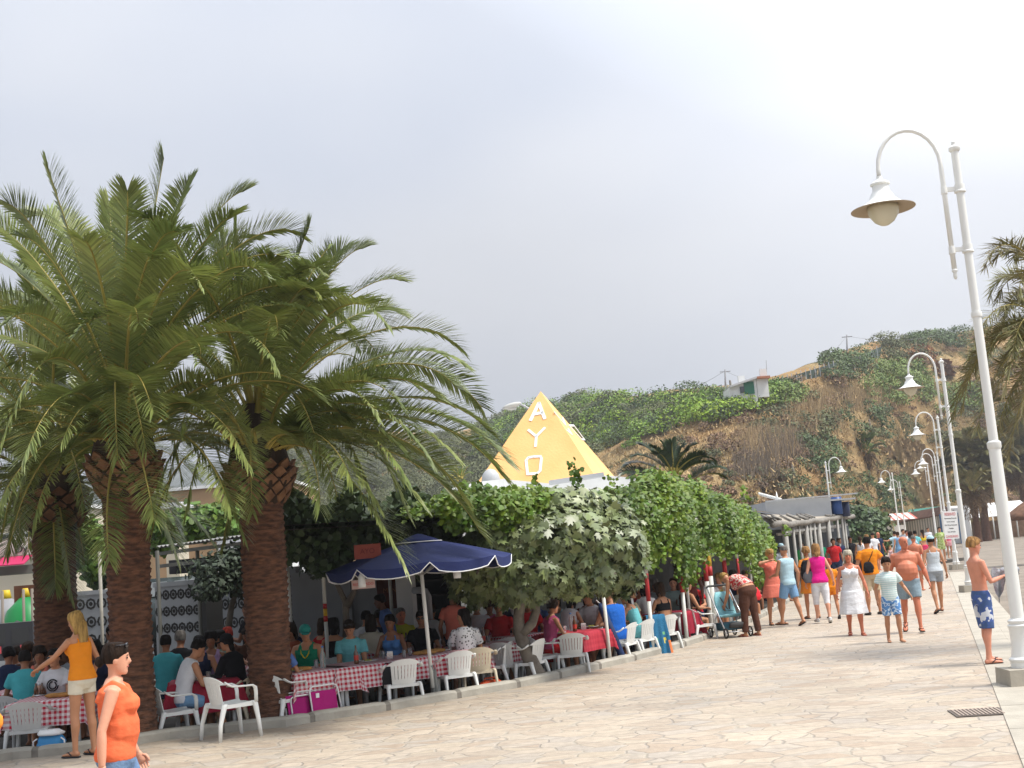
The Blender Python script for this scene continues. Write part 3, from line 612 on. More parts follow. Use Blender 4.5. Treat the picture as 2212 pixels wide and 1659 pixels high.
# ================================================================ pergola with vines
per = empty('vine_pergola', 'pergola of pale pipes with an added dark roof sheet blocking light over the tables', 'pergola', (0, 0, 0))
pipe = mat('pale_pipe', (.62, .61, .55), .5, var=.15, scale=4)
mb = MB()
def kp(px, off, z): q = KD(px, off); return (q.x, q.y, z)
outer = [kp(a, .7, 2.62) for a in (640, 770, 900, 1061, 1246, 1440, 1550, 1669, 1702)]
inner = [kp(a, 7.5, 2.8) for a in (560, 700, 850, 1020, 1200, 1400, 1510, 1620, 1665)]
n = len(outer); mb.add(outer + inner + [(a, b, c - .06) for a, b, c in outer + inner], [(i, i + 1, n + i + 1, n + i) for i in range(n - 1)] + [(2 * n + i, 3 * n + i, 3 * n + i + 1, 2 * n + i + 1) for i in range(n - 1)])
mb.build('added_roof_sheet', mat('reed', (.10, .075, .05), .95, var=.4, scale=6), per, smooth=False)  # unseen sheet added under the leaves to keep sky light off the tables
mb = MB(); pp = [kp(a, 3.0, 2.45) for a in (690, 771, 840, 915, 978, 1061, 1149, 1246)]; mb.tube(pp, .035, 8); mb.build('beam', pipe, per)
mb = MB(); pp = [kp(a, .3, 2.42) for a in (1246, 1354, 1440, 1516, 1550, 1602, 1636)]; mb.tube(pp, .035, 8); mb.build('beam', pipe, per)
for a in range(700, 1640, 110):
    mb = MB(); mb.tube([kp(a, 2.9 if a < 1250 else .3, 2.5), kp(a - 40, 7.3, 2.68)], .028, 6); mb.build('rafter', pipe, per)
# posts with red and yellow bands
wpm = mat('post_white', (.66, .66, .61), .5, var=.12, scale=5); pr_ = mat('post_red', (.42, .03, .03), .5); py_ = mat('post_yellow', (.62, .38, .03), .5)
def post(px, off, h, bands, lean=0.0, r_=.03):
    q = KD(px, off); mb = MB(); segs = []; z = TZ
    for z0, z1, c in bands + [(h, h, 0)]:
        if z0 > z: segs.append((z, z0, 0))
        if z1 > z0: segs.append((z0, z1, c))
        z = z1
    for z0, z1, c in segs: mb.tube([(q.x + lean * z0, q.y, z0), (q.x + lean * z1, q.y, z1)], r_ * (1.04 if c else 1), 10, c)
    mb.build('post', [wpm, pr_, py_], per)
RYR = [(.93, 1.09, 1), (1.09, 1.26, 2), (1.26, 1.44, 1)]
post(716, 3.0, 2.45, [(1.17, 1.26, 1), (1.26, 1.37, 2), (1.37, 1.45, 1)]); post(990, 3.0, 2.45, [(1.03, 1.14, 1), (1.14, 1.26, 2), (1.26, 1.35, 1)]); post(1411, .35, 2.45, [(.95, 1.45, 1)], r_=.04); post(1484, .4, 2.45, [(1.0, 1.42, 1)], r_=.04)
post(1538, .5, 2.45, [(1.12, 1.55, 1)], r_=.05); post(1547, .15, 1.75, [(1.22, 1.42, 1), (1.42, 1.68, 2)], r_=.055); post(1578, .6, 2.5, [(1.2, 1.5, 1)], r_=.05); post(1607, .5, 2.45, [(1.0, 1.5, 1)]); post(1632, .4, 2.4, []); post(1495, 1.6, 2.4, [])
post(640, 4.0, 2.4, []); post(860, 4.6, 2.5, []); post(1240, 4.2, 2.5, []); post(1120, 4.5, 2.5, [])
# barrier post with the pointed yellow cap
t = empty('capped_post', 'short white post with a red band and pointed yellow cap between the tables', 'post', KD(1318, .25)); mb = MB(); mb.tube([(0, 0, 0), (-.02, 0, 1.28)], .032, 10); mb.build('pole', wpm, t)
mb = MB(); mb.tube([(-.02, 0, 1.28), (-.022, 0, 1.5)], .036, 10); mb.build('band', pr_, t); mb = MB(); mb.tube([(-.022, 0, 1.5), (-.023, 0, 1.55), (-.025, 0, 1.68)], [.045, .04, .005], 10); mb.build('cap', py_, t)

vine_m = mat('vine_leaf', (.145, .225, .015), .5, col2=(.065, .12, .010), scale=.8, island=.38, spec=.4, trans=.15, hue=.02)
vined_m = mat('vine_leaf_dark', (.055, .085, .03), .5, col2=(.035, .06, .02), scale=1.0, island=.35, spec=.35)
topY = [(600, 1105), (760, 1100), (900, 1080), (985, 1062), (1050, 1050), (1110, 1052), (1225, 1060), (1300, 1058), (1385, 1046), (1440, 1014), (1500, 1034), (1560, 1050), (1600, 1072), (1640, 1095), (1665, 1122), (1682, 1160)]
botY = [(985, 1110), (1060, 1110), (1380, 1150), (1398, 1180), (1418, 1195), (1440, 1175), (1470, 1170), (1490, 1235), (1520, 1215), (1535, 1180), (1560, 1165), (1590, 1190), (1610, 1170), (1640, 1235), (1660, 1240), (1682, 1215)]
def vine_pos(n, px0, px1, rng, face):
    px = rng.uniform(px0, px1, n); ty = np.interp(px, *zip(*topY)); by = np.interp(px, *zip(*botY)); by = by + 14 * np.sin(px * .35) + 10 * np.sin(px * .13 + 1)
    out = []; nr = []
    for i in range(n):
        k = kerb_at(px[i]); dk = k.y + .25
        hor = 1209 - (px[i] - 1106) * .0813
        zt = CH + (hor - ty[i]) * dk / F; zb_ = CH + (hor - by[i]) * dk / F
        if face:
            u = rng.random() ** .8; z = zb_ + (zt - zb_) * u; off = .2 + .5 * max(0, (u - .55)) ** 1.5 * 2 - .15 * math.sin(u * 3) ; nn = (0, -1, .3 + u)
        else:
            off = rng.uniform(.5, 5.5); z = zt - .03 * off - .18 * max(0, 1 - off) + .0; nn = (0, -.4, 1)
        d_ = k.y + off; x = k.x * d_ / k.y; out.append((x, d_, z)); nr.append(nn)
    out = np.array(out); nr = np.array(nr, float); nl = vnoise(out * 1.6, 5, 3)
    out[:, 2] += nl * (.17 if not face else .09) - .07; out[:, 1] -= nl * .38 if face else 0
    return out + rng.normal(0, .05, out.shape), nr
rng = np.random.default_rng(21)
a1, n1 = vine_pos(27000, 985, 1682, rng, True); a2, n2 = vine_pos(14000, 900, 1682, rng, False)
# hanging strands, and a few shoots standing up
st_p = []
for i in range(95):
    px = rng.uniform(1395, 1680); k = kerb_at(px); o_ = rng.uniform(.0, .5); d_ = k.y + o_; by = np.interp(px, *zip(*botY)); hor = 1209 - (px - 1106) * .0813
    z0 = CH + (hor - by) * d_ / F + .5; ln_ = rng.uniform(.4, .95); x0 = k.x * d_ / k.y
    for j in range(int(ln_ * 36)):
        f_ = j / (ln_ * 36); st_p.append((x0 + rng.normal(0, .04 + .05 * (1 - f_)), d_ + rng.normal(0, .05), z0 - ln_ * f_))
sh_p = []
for (px, py, d_, h_) in ((1155, 1050, 20, .25), (1158, 1052, 20.2, .3), (1243, 1050, 20.5, .5), (1250, 1052, 20.6, .42), (1325, 1048, 21.5, .25), (1375, 1046, 22.5, .3), (1700, 1150, 32, .3), (1000, 1060, 19, .25), (1030, 1052, 19, .2), (1610, 1072, 29, .35), (1430, 1022, 24, .2)):
    q = P(px, py, d_); 
    for j in range(int(h_ * 60)): sh_p.append((q.x + rng.normal(-.02 * j / 20, .045), d_ + rng.normal(0, .04), q.z - .1 + h_ * j / (h_ * 60) * 1.1))
av = np.concatenate([a1, a2, np.array(st_p), np.array(sh_p)]); an = np.concatenate([n1, n2, np.tile([[0, -1, .2]], (len(st_p), 1)), np.tile([[0, -1, .4]], (len(sh_p), 1))])
v, f = leaves(av, an, rng.uniform(.05, .105, len(av)), VINE, rng, tilt=.55, hang=.9)
vine = np_mesh('grape_vine', v, f, vine_m); T(vine, 'bright green leafy vine spilling over the front of the pergola', 'vine')
# dark shaded vine at the left, under the palms
c = []
for i in range(7000):
    px = rng.uniform(620, 1010); o_ = rng.uniform(1.2, 4.5); k = kerb_at(px); d_ = k.y + o_; c.append((k.x * d_ / k.y, d_, rng.uniform(2.05, 3.05) + .15 * math.sin(px * .05)))
c = np.array(c); v, f = leaves(c, np.tile([[0, -1., .4]], (len(c), 1)), rng.uniform(.09, .15, len(c)), VINE, rng, tilt=.8, hang=.7)
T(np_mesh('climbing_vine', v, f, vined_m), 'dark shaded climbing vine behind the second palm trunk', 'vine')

# ================================================================ fig tree
ft = empty('fig_tree', 'fig tree with broad grey green lobed leaves and a leaning forked trunk by the kerb', 'tree', KD(1165, .35)); fb = ft.location
bark = mat('fig_bark', (.20, .175, .14), .9, col2=(.12, .10, .08), scale=6, bump=.6, bscale=20)
def wp_(px, py, d_): return P(px, py, d_) - fb
dk = fb.y; mb = MB()
mb.tube([(0.08, 0, -.02), (0, 0, .12), wp_(1150, 1437, dk), wp_(1133, 1395, dk), wp_(1122, 1365, dk + .05), wp_(1120, 1330, dk + .1), wp_(1128, 1290, dk), wp_(1140, 1240, dk)], [.21, .16, .125, .11, .10, .085, .075, .05], 12)
mb.tube([wp_(1126, 1372, dk), wp_(1150, 1345, dk + .1), wp_(1158, 1320, dk + .15), wp_(1152, 1280, dk + .1), wp_(1165, 1220, dk)], [.08, .075, .07, .06, .04], 10)
for a, b in (((1140, 1250), (1060, 1190)), ((1140, 1250), (1210, 1170)), ((1160, 1230), (1290, 1200)), ((1145, 1240), (1130, 1140)), ((1165, 1225), (1330, 1240)), ((1060, 1195), (1030, 1240))):
    mb.tube([wp_(*a, dk), (wp_(*a, dk) + wp_(*b, dk)) / 2 + Vector((0, -.1, .12)), wp_(*b, dk - .3)], [.045, .035, .018], 6)
mb.build('trunk', bark, ft)
rng = np.random.default_rng(31); cp_, cn_ = [], []
blobs = [(1190, 1175, 0, 1.0, .62), (1090, 1180, -.1, .72, .5), (1290, 1180, .3, .75, .52), (1330, 1225, .4, .45, .42), (1060, 1235, .1, .5, .4), (1150, 1245, -.4, .6, .35), (1240, 1240, 0, .65, .34), (1200, 1110, .5, .9, .42), (1020, 1250, .5, .4, .4), (1320, 1130, .7, .5, .35), (1115, 1265, .2, .5, .3), (1360, 1180, .6, .3, .3)]
for (px, py, dd, rx, rz) in blobs:
    c0 = P(px, py, dk + dd); n = int(1200 * rx * rz * 2.4)
    u = unit(rng.normal(0, 1, (n, 3))); rad = rng.uniform(.55, 1.05, (n, 1)) ** .6; lump = 1 + .22 * vnoise(u * 2.2, int(px), 3)[:, None]
    cp_.append(np.array(c0) + u * rad * lump * np.array([rx, rx * .75, rz])); cn_.append(u + np.array([0, -.3, .45]))
cp_ = np.concatenate(cp_); cn_ = np.concatenate(cn_)
v, f = leaves(cp_ - np.array(fb), cn_, rng.uniform(.12, .215, len(cp_)), FIG, rng, tilt=.5, hang=.8)
np_mesh('crown', v, f, mat('fig_leaf', (.18, .215, .08), .42, col2=(.085, .11, .035), scale=.9, island=.32, spec=.5, hue=.012), ft)
# small dark tree between the first two palms
def small_tree(name, label, px, d_, off_blobs, leafm, trunk_pts, n=900, sz=(.08, .14), tm=LEAF, cat='tree', seed=1, trr=.07):
    t = empty(name, label, cat, DP(px, d_, TZ)); b_ = t.location; rng = np.random.default_rng(seed); mb = MB()
    for tp in trunk_pts: mb.tube([P(a, b, d_) - b_ for a, b in tp], np.linspace(trr, trr * .4, len(tp)), 8)
    if trunk_pts: mb.build('trunk', bark, t)
    cs, ns_ = [], []
    for (a, b, dd, rx, rz) in off_blobs:
        c0 = P(a, b, d_ + dd) - b_; m_ = int(n * rx * rz * 3); u = unit(rng.normal(0, 1, (m_, 3))); lump = 1 + .25 * vnoise(u * 2.5, int(a + b), 3)[:, None]
        cs.append(np.array(c0) + u * lump * rng.uniform(.5, 1.05, (m_, 1)) ** .6 * np.array([rx, rx * .8, rz])); ns_.append(u + np.array([0, -.2, .5]))
    cs = np.concatenate(cs); v, f = leaves(cs, np.concatenate(ns_), rng.uniform(*sz, len(cs)), tm, rng, tilt=.6, hang=.5); np_mesh('crown', v, f, leafm, t); return t
small_tree('terrace_tree', 'small dark tree with a leaning trunk between the two nearest palms', 496, 21.5, [(470, 1230, 0, .55, .3), (505, 1215, .2, .5, .35), (460, 1265, -.2, .4, .25), (520, 1250, 0, .35, .3)], mat('dark_leaf', (.05, .07, .045), .6, island=.35), [[(492, 1400), (494, 1350), (500, 1310), (514, 1265), (520, 1240)]], n=1100)
small_tree('terrace_tree', 'forked dark tree trunk rising behind the diner in turquoise', 748, 20.5, [(700, 1215, 0, .4, .2), (790, 1190, .3, .5, .25)], mat('dark_leaf', (.05, .07, .045), .6, island=.35), [[(748, 1400), (748, 1345), (746, 1300), (728, 1262), (722, 1235)], [(748, 1310), (764, 1280), (772, 1245)]], n=1000)
# ================================================================ walls behind the terrace
def wallbox(mb, a, b, th, z0, z1, mi=0):
    a, b = Vector(a), Vector(b); d = (b - a); d.z = 0; d.normalize(); n = Vector((-d.y, d.x, 0)) * th
    v = [a, b, b + n, a + n]; mb.add([(q.x, q.y, z0) for q in v] + [(q.x, q.y, z1) for q in v], [(0, 3, 2, 1), (4, 5, 6, 7), (0, 1, 5, 4), (1, 2, 6, 5), (2, 3, 7, 6), (3, 0, 4, 7)], mi)
shade_w = mat('shaded_white_wall', (.38, .39, .40), .9, var=.2, scale=.9, bump=.3, bscale=9)  # darkened copy of the white wall: terrace shade put into the colour
def breeze_wall(label, pxa, da, pxb, db, ztop, zlow, rows, size):
    a, b = DP(pxa, da, TZ), DP(pxb, db, TZ); ztop -= TZ; zlow -= TZ; t = empty('breeze_block_wall', label, 'wall', a, math.atan2((b - a).y, (b - a).x)); Lw = (b - a).length
    mb = MB(); mb.box((Lw / 2, .07, zlow / 2), (Lw, .14, zlow)); mb.box((Lw / 2, .07, ztop + .04), (Lw + .04, .18, .08)); mb.build('wall', shade_w, t, smooth=False)
    mb = MB(); mb.box((Lw / 2, .07, (ztop + zlow) / 2), (Lw - .004, .13, ztop - zlow)); mb.build('block_panel', shade_w, t, smooth=False)
    n = max(1, int(Lw / size)); sx_ = Lw / n; sz_ = (ztop - zlow) / rows; md = MB()
    for i in range(n):
        for j in range(rows):
            cx, cz = (i + .5) * sx_, zlow + (j + .5) * sz_; ro = min(sx_, sz_) * .36
            for k in range(8):
                a0 = (k + .5) * math.pi / 4; c_, s_ = math.cos(a0), math.sin(a0); q = .043 if k % 2 else .04; md.rbox((cx + ro * c_ - s_ * q, .004, cz + ro * s_ + c_ * q), (cx + ro * c_ + s_ * q, .004, cz + ro * s_ - c_ * q), .016, .034, up=(c_, 0, s_))
            for k in range(4):
                a0 = k * math.pi / 2; c_, s_ = math.cos(a0), math.sin(a0); q = ro * .36; md.rbox((cx + q * c_, .004, cz + q * s_), (cx - q * s_, .004, cz + q * c_), .016, .03, up=(0, 0, 1))
    md.build('opening_shade_bar', mat('opening_shade', (.05, .048, .045), .95), t, smooth=False); return t  # dark bars on the solid panel, painted as the shade inside openings
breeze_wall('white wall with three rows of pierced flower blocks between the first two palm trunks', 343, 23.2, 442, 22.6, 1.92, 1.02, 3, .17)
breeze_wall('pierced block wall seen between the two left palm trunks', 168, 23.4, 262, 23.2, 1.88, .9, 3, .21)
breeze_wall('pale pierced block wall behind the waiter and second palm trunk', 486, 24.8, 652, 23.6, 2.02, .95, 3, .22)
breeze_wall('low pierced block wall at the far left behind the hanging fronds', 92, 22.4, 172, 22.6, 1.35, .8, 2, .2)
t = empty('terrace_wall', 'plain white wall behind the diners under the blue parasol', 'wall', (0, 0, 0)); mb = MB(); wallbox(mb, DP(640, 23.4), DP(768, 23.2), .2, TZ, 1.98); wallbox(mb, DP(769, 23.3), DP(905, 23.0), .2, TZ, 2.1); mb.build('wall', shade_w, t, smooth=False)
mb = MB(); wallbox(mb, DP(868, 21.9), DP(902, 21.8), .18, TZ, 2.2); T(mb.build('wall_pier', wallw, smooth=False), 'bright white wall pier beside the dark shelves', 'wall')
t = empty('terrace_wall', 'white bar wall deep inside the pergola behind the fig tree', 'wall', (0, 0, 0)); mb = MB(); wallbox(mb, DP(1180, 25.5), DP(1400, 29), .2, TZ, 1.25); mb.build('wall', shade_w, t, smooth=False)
t = empty('terrace_wall', 'added dark screen for the shade at the far end of the vine pergola', 'wall', (0, 0, 0)); mb = MB(); wallbox(mb, DP(1402, 30, TZ), DP(1655, 43, TZ), .2, TZ, 2.55); mb.build('wall', mat('pergola_shade', (.07, .065, .06), .9, var=.3), t, smooth=False)  # added dark sheet standing in for the deep shade under the vine
# gate of vertical bars between the walls
t = empty('bar_gate', 'pale vertical bars of a gate beside the pierced wall', 'gate', (0, 0, 0)); mb = MB()
for i in range(14): q = DP(445 + i * 3.2, 23.4); mb.box((q.x, q.y, .85), (.03, .03, 1.7))
mb.build('bar', mat('gate_bar', (.4, .38, .34), .7), t, smooth=False)
# corrugated canopy
t = empty('corrugated_canopy', 'dark corrugated canopy over the walkway between the palm trunks', 'canopy', (0, 0, 0)); A_, B_ = DP(338, 22.0, 2.62), DP(560, 21.2, 2.68); V = []; Fq = []; n = 96
for i in range(n + 1):
    q = A_.lerp(B_, i / n); dz = .018 * math.sin(i * 1.6)
    V += [(q.x, q.y, q.z + dz), (q.x - .2, q.y + 3.2, q.z + .12 + dz)]
V2 = [(a, b, c - .012) for a, b, c in V]; k = len(V); Fq = [(2 * i, 2 * i + 2, 2 * i + 3, 2 * i + 1) for i in range(n)] + [(k + 2 * i + 1, k + 2 * i + 3, k + 2 * i + 2, k + 2 * i) for i in range(n)] + [(2 * i, k + 2 * i, k + 2 * i + 2, 2 * i + 2) for i in range(n)]
mb = MB(); mb.add(V + V2, Fq); mb.build('roof_sheet', mat('corrugated', (.35, .35, .34), .6, var=.3), t)
mb = MB()
for z in (2.5, 2.28): mb.rbox((A_.x, A_.y + .1, z), (B_.x, B_.y + .1, z + .05), .05, .06)
for px in (352, 440, 545): q = DP(px, 21.9); mb.tube([(q.x, q.y, 0), (q.x, q.y, 2.55)], .035, 8)
mb.build('frame', mat('dark_pipe', (.22, .22, .2), .6), t, smooth=False)
mb = MB(); q0, q1 = DP(365, 24.5, 2.3), DP(460, 24.5, 2.3); mb.add([(q0.x, 24.5, 2.15), (q1.x, 24.5, 2.15), (q1.x, 24.5, 2.42), (q0.x, 24.5, 2.42), (q0.x, 24.9, 2.15), (q1.x, 24.9, 2.15), (q1.x, 24.9, 2.42), (q0.x, 24.9, 2.42)], [(0, 1, 2, 3), (7, 6, 5, 4), (0, 4, 5, 1), (3, 2, 6, 7)]); T(mb.build('rolled_awning', mat('awning_dark', (.03, .03, .035), .8), smooth=False), 'rolled dark awning hanging beneath the corrugated canopy', 'awning')
t = empty('parked_van', 'dark green van parked behind the pierced wall', 'van', DP(398, 34), R(4)); mb = MB()
mb.loft([((-1.05, 0, .95), (0, 1.5, 0), (0, 0, .45)), ((-1.0, 0, 1.1), (0, 1.7, 0), (0, 0, .62)), ((1.0, 0, 1.1), (0, 1.7, 0), (0, 0, .62)), ((1.05, 0, .95), (0, 1.5, 0), (0, 0, .45))], 16, sq=.4); mb.box((0, 0, 1.85), (1.7, 2.6, .62), taper=.85)
mb.build('body', mat('car_dark', (.02, .03, .028), .25, spec=.6), t)
for x in (-.35, .35): mb = MB(); mb.box((x, -1.32, 1.88), (.5, .03, .36)); mb.build('window', mat('glass_pale', (.4, .42, .42), .1), t, smooth=False)
for x in (-.85, .85):
    for y in (-1.0, 1.0): mb = MB(); mb.tube([(x - .1, y, .33), (x + .1, y, .33)], .33, 14); mb.build('wheel', mat('tyre', (.02, .02, .02), .9), t, smooth=False)
# posters
def poster(label, px, py, d_, w_, h_, txt, bgm, txm, size):
    q = P(px, py, d_); t = empty('poster', label, 'sign', q, R(0)); mb = MB(); mb.box((0, 0, 0), (w_, .02, h_)); mb.build('board', bgm, t, smooth=False)
    for i, s_ in enumerate(txt): text(s_, size, (0, -.013, (len(txt) / 2 - i - .5) * size * 1.3), txm, t, ex=.001)
    return t
dullred = mat('dull_red', (.30, .07, .05), .8, var=.2); poster('faded red poster on the pipe frame above the blue parasol', 794, 1191, 17.9, .38, .2, ['AYO'], dullred, mat('poster_ink', (.16, .03, .03), .8), .1)
poster('small white and pink notice hanging below the blue parasol', 785, 1262, 18.4, .34, .13, ['RESERVADO'], mat('pink_paper', (.62, .45, .42), .8), red, .055)
poster('dark red painted board on the white wall', 847, 1275, 22.9, .55, .65, ['MENU'], mat('dark_board', (.13, .035, .02), .8, var=.3), mat('board_ink', (.3, .12, .05), .8), .12)
# shelves (dark) with pipe
t = empty('dark_shelf_rack', 'dark slatted shelf rack behind the parasol pole', 'shelf', DP(945, 22.2)); mb = MB()
for i in range(8): mb.box((0, 0, .35 + i * .26), (.95, .3, .03))
for x in (-.47, .47): mb.box((x, 0, 1.2), (.04, .3, 2.4))
mb.build('shelf', mat('dark_wood', (.03, .028, .025), .8), t, smooth=False); mb = MB(); mb.box((0, .17, 1.2), (.98, .02, 2.4)); mb.build('back_panel', mat('black_back', (.012, .012, .013), .9), t, smooth=False)
q = P(906, 1275, 21.6); mb = MB(); mb.tube([q + Vector((-.1, .1, 0)), q, q + Vector((.1, 0, -.03)), q + Vector((.14, 0, -.12)), q + Vector((.14, 0, -.5))], .06, 10); T(mb.build('vent_pipe', mat('grey_metal', (.42, .43, .44), .5)), 'bent grey vent pipe beside the dark shelves', 'pipe')

# ================================================================ far left kiosk, bins and buildings
tan = mat('tan_wall', (.42, .27, .15), .9, var=.15, scale=.6)
cream = mat('cream_wall', (.62, .55, .42), .9, var=.1, scale=.6)
def block(name, label, px0, px1, d_, z1, m, dep=6, cat='building', z0=0, win=(), roofm=None):
    a, b = DP(px0, d_), DP(px1, d_); t = empty(name, label, cat, (a.x, d_, 0)); W_ = b.x - a.x; mb = MB(); mb.box((W_ / 2, dep / 2, (z0 + z1) / 2), (W_, dep, z1 - z0)); mb.build('wall', m, t, smooth=False)
    mb = MB(); mb.box((W_ / 2, dep / 2, z1 + .08), (W_ + .3, dep + .3, .15)); mb.build('roof', roofm or wallw, t, smooth=False)
    for (x, z, w_, h_) in win:
        mb = MB(); mb.box((x * W_, -.02, z), (w_, .06, h_)); fr = mb.build('window', mat('frame_white', (.7, .7, .68), .6), t, smooth=False); mb = MB(); mb.box((x * W_, -.04, z), (w_ - .14, .07, h_ - .14)); mb.build('pane', mat('pane_dark', (.04, .045, .05), .15, spec=.7), fr, smooth=False)
    return t
block('tan_building', 'tan building with a pale roof behind the nearest palm', 300, 640, 62, 6.6, tan, 8, win=((.2, 4.6, 1.2, 1.3), (.5, 4.6, 1.2, 1.3), (.8, 4.6, 1.2, 1.3)))
block('white_building', 'low white building with a curved parapet between the palm trunks', 478, 640, 44, 4.0, wallw, 4, win=((.7, 2.2, .9, 1.0),))
block('cream_building', 'cream building at the far left edge behind the palm fronds', -60, 160, 48, 5.3, cream, 8, win=((.3, 3.9, 1.2, 1.1), (.7, 3.9, 1.2, 1.1)))
block('cream_pillar', 'cream garden pillar among the green leaves', 368, 396, 33, 3.95, cream, 1.0, cat='pillar')
block('flower_terrace', 'pale terrace wall with planters at the left edge', -60, 100, 33, 3.15, cream, 3)
leafy = mat('leafy_green', (.12, .2, .03), .5, col2=(.07, .13, .02), scale=.7, island=.35, trans=.15, hue=.02)
small_tree('leafy_bush', 'sunny green bush above the corrugated canopy', 430, 29.5, [(370, 1135, 0, .7, .35), (430, 1125, .2, .75, .4), (480, 1115, .4, .6, .3), (520, 1140, 0, .6, .25), (350, 1165, 0, .5, .3), (195, 1180, .2, .35, .7), (600, 1120, .5, .5, .3)], leafy, [], n=900, sz=(.12, .2), tm=VINE, cat='bush', seed=4)
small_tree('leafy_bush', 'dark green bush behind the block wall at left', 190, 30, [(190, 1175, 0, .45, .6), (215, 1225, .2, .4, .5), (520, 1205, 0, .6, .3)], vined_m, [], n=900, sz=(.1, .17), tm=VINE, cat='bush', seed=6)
small_tree('flower_bush', 'pink flowering plant on the left terrace wall', 20, 32.5, [(10, 1115, 0, .5, .25), (75, 1128, 0, .35, .18)], leafy, [], n=700, sz=(.08, .13), cat='bush', seed=8)
# kiosk sign + awning
t = empty('kiosk', 'kiosk at the left edge with a white sign panel and crimson awning', 'kiosk', DP(35, 26)); b_ = t.location
q0, q1 = P(-60, 1186, 26) - b_, P(70, 1182, 26) - b_; mb = MB(); mb.box(((q0.x + q1.x) / 2, .05, q0.z - .02), (q1.x - q0.x, .08, .36)); mb.build('sign_panel', mat('sign_pale', (.68, .67, .58), .6), t, smooth=False)
text('Oy', .22, (q1.x - .1, -.0, q1.z - .02), blk, t, align='RIGHT', ex=.012)
mb = MB(); mb.add([(q0.x, .0, q0.z - .22), (q1.x, .0, q0.z - .22), (q1.x + .05, -.6, q0.z - .4), (q0.x, -.6, q0.z - .4), (q0.x, .0, q0.z - .24), (q1.x, .0, q0.z - .24), (q1.x + .05, -.6, q0.z - .42), (q0.x, -.6, q0.z - .42)], [(0, 3, 2, 1), (4, 5, 6, 7), (3, 7, 6, 2), (1, 2, 6, 5)]); mb.build('awning', mat('crimson', (.40, .015, .08), .7), t, smooth=False)
mb = MB(); mb.box(((q0.x + q1.x) / 2, .3, q0.z - .5), (q1.x - q0.x, .5, .18)); mb.build('lintel', mat('dark_pipe', (.22, .22, .2), .6), t, smooth=False)
for px in (10, 56, 75): q = DP(px, 25.4); mb = MB(); mb.tube([(q.x - b_.x, q.y - b_.y, 0), (q.x - b_.x, q.y - b_.y, 2.1)], .03, 8); mb.build('post', mat('kiosk_post', (.20, .17, .14), .8), t)
mb = MB(); mb.box(((q0.x + q1.x) / 2 - .1, 1.6, 1.85), ((q1.x - q0.x) * .5, .1, .7)); mb.build('back_wall', mat('brick_brown', (.17, .07, .04), .9, var=.3), t, smooth=False)
def igloo(label, px, d_, m, r_=.62):
    t = empty('recycling_bin', label, 'recycling bin', DP(px, d_)); t.scale = (1, 1, 1.2); mb = MB(); mb.lathe([(r_ * .92, 0), (r_, .25), (r_, .7), (r_ * .9, 1.05), (r_ * .65, 1.4), (r_ * .25, 1.6), (.06, 1.64)], n=20); mb.build('body', m, t); mb = MB(); mb.tube([(0, 0, 1.62), (0, 0, 1.78)], [.12, .08], 10); mb.build('lid', mat('bin_yellow', (.6, .42, .02), .5), t)
    mb = MB(); mb.ball((0, -r_ * .86, 1.1), (.12, .06, .12), 8); mb.build('slot', blk, t)
igloo('green dome recycling bin behind the far left wall', 62, 27.6, mat('bin_green', (.01, .20, .05), .4)); igloo('grey dome recycling bin at the far left edge', 18, 28.2, mat('bin_grey', (.22, .22, .23), .5), .66)
t = empty('drink_fridge', 'black drinks cooler with small red labels at the left edge', 'cooler', DP(30, 25.2, .25)); mb = MB(); mb.box((0, 0, .85), (1.0, .5, .72)); mb.build('body', mat('fridge_grey', (.05, .05, .055), .4), t, smooth=False)
for x in (-.2, .32): mb = MB(); mb.box((x, -.26, .7), (.14, .02, .14)); mb.build('red_label', red, t, smooth=False)
for x in (-.22, .25): mb = MB(); mb.box((x, -.255, .95), (.34, .015, .3)); mb.build('door', blk, t, smooth=False)
mb = MB(); mb.box((0, 0, -.1), (1.3, .6, 1.17)); mb.build('plinth', shade_w, t, smooth=False)
# pole between palms
q = DP(93, 23.0); mb = MB(); mb.tube([(q.x, q.y, 0), (q.x, q.y, 3.2)], [.11, .09], 10); T(mb.build('grey_pole', mat('grey_wood', (.42, .4, .35), .9, var=.2)), 'rough pale grey pole just left of the third palm trunk', 'pole')
q = DP(226, 21.4); mb = MB(); mb.tube([(q.x, q.y, 0), (q.x, q.y, 2.6)], .03, 8); T(mb.build('thin_pole', mat('grey_wood', (.42, .4, .35), .9, var=.2)), 'thin grey pole between the two left palm trunks', 'pole')

# ================================================================ second restaurant (grey roof box and wavy reed roof)
t = empty('beach_bar', 'weathered open beach bar with a grey roof box and wavy pale roof on posts', 'building', (0, 0, 0))
mb = MB(); a, b = P(1655, 1108, 47), P(1797, 1108, 47); zt1 = P(1797, 1073, 47).z; zl1 = P(1797, 1113, 47).z
prism(mb, [(a.x, 47), (b.x, 47), (b.x + .6, 54), (a.x, 54)], zl1 - .6, zt1); mb.build('roof_box', mat('grey_panel', (.42, .44, .46), .8, var=.08), t, smooth=False)
mb = MB(); mb.rbox((a.x, 46.9, zt1 + .02), (b.x + 1.0, 46.9, zt1 + .05), .1, .05); mb.box((b.x + .5, 48, zt1 - .12), (1.0, 1.6, .06)); mb.box((b.x + .6, 48, zt1 - .5), (.06, .06, .8)); mb.build('roof_trim', mat('grey_metal', (.42, .43, .44), .5), t, smooth=False)
mb = MB(); q = P(1807, 1088, 47.5); mb.tube([(q.x, q.y, q.z - .4), (q.x, q.y, q.z + .25)], .2, 12); mb.build('water_barrel', mat('barrel_blue', (.03, .08, .25), .4), t)
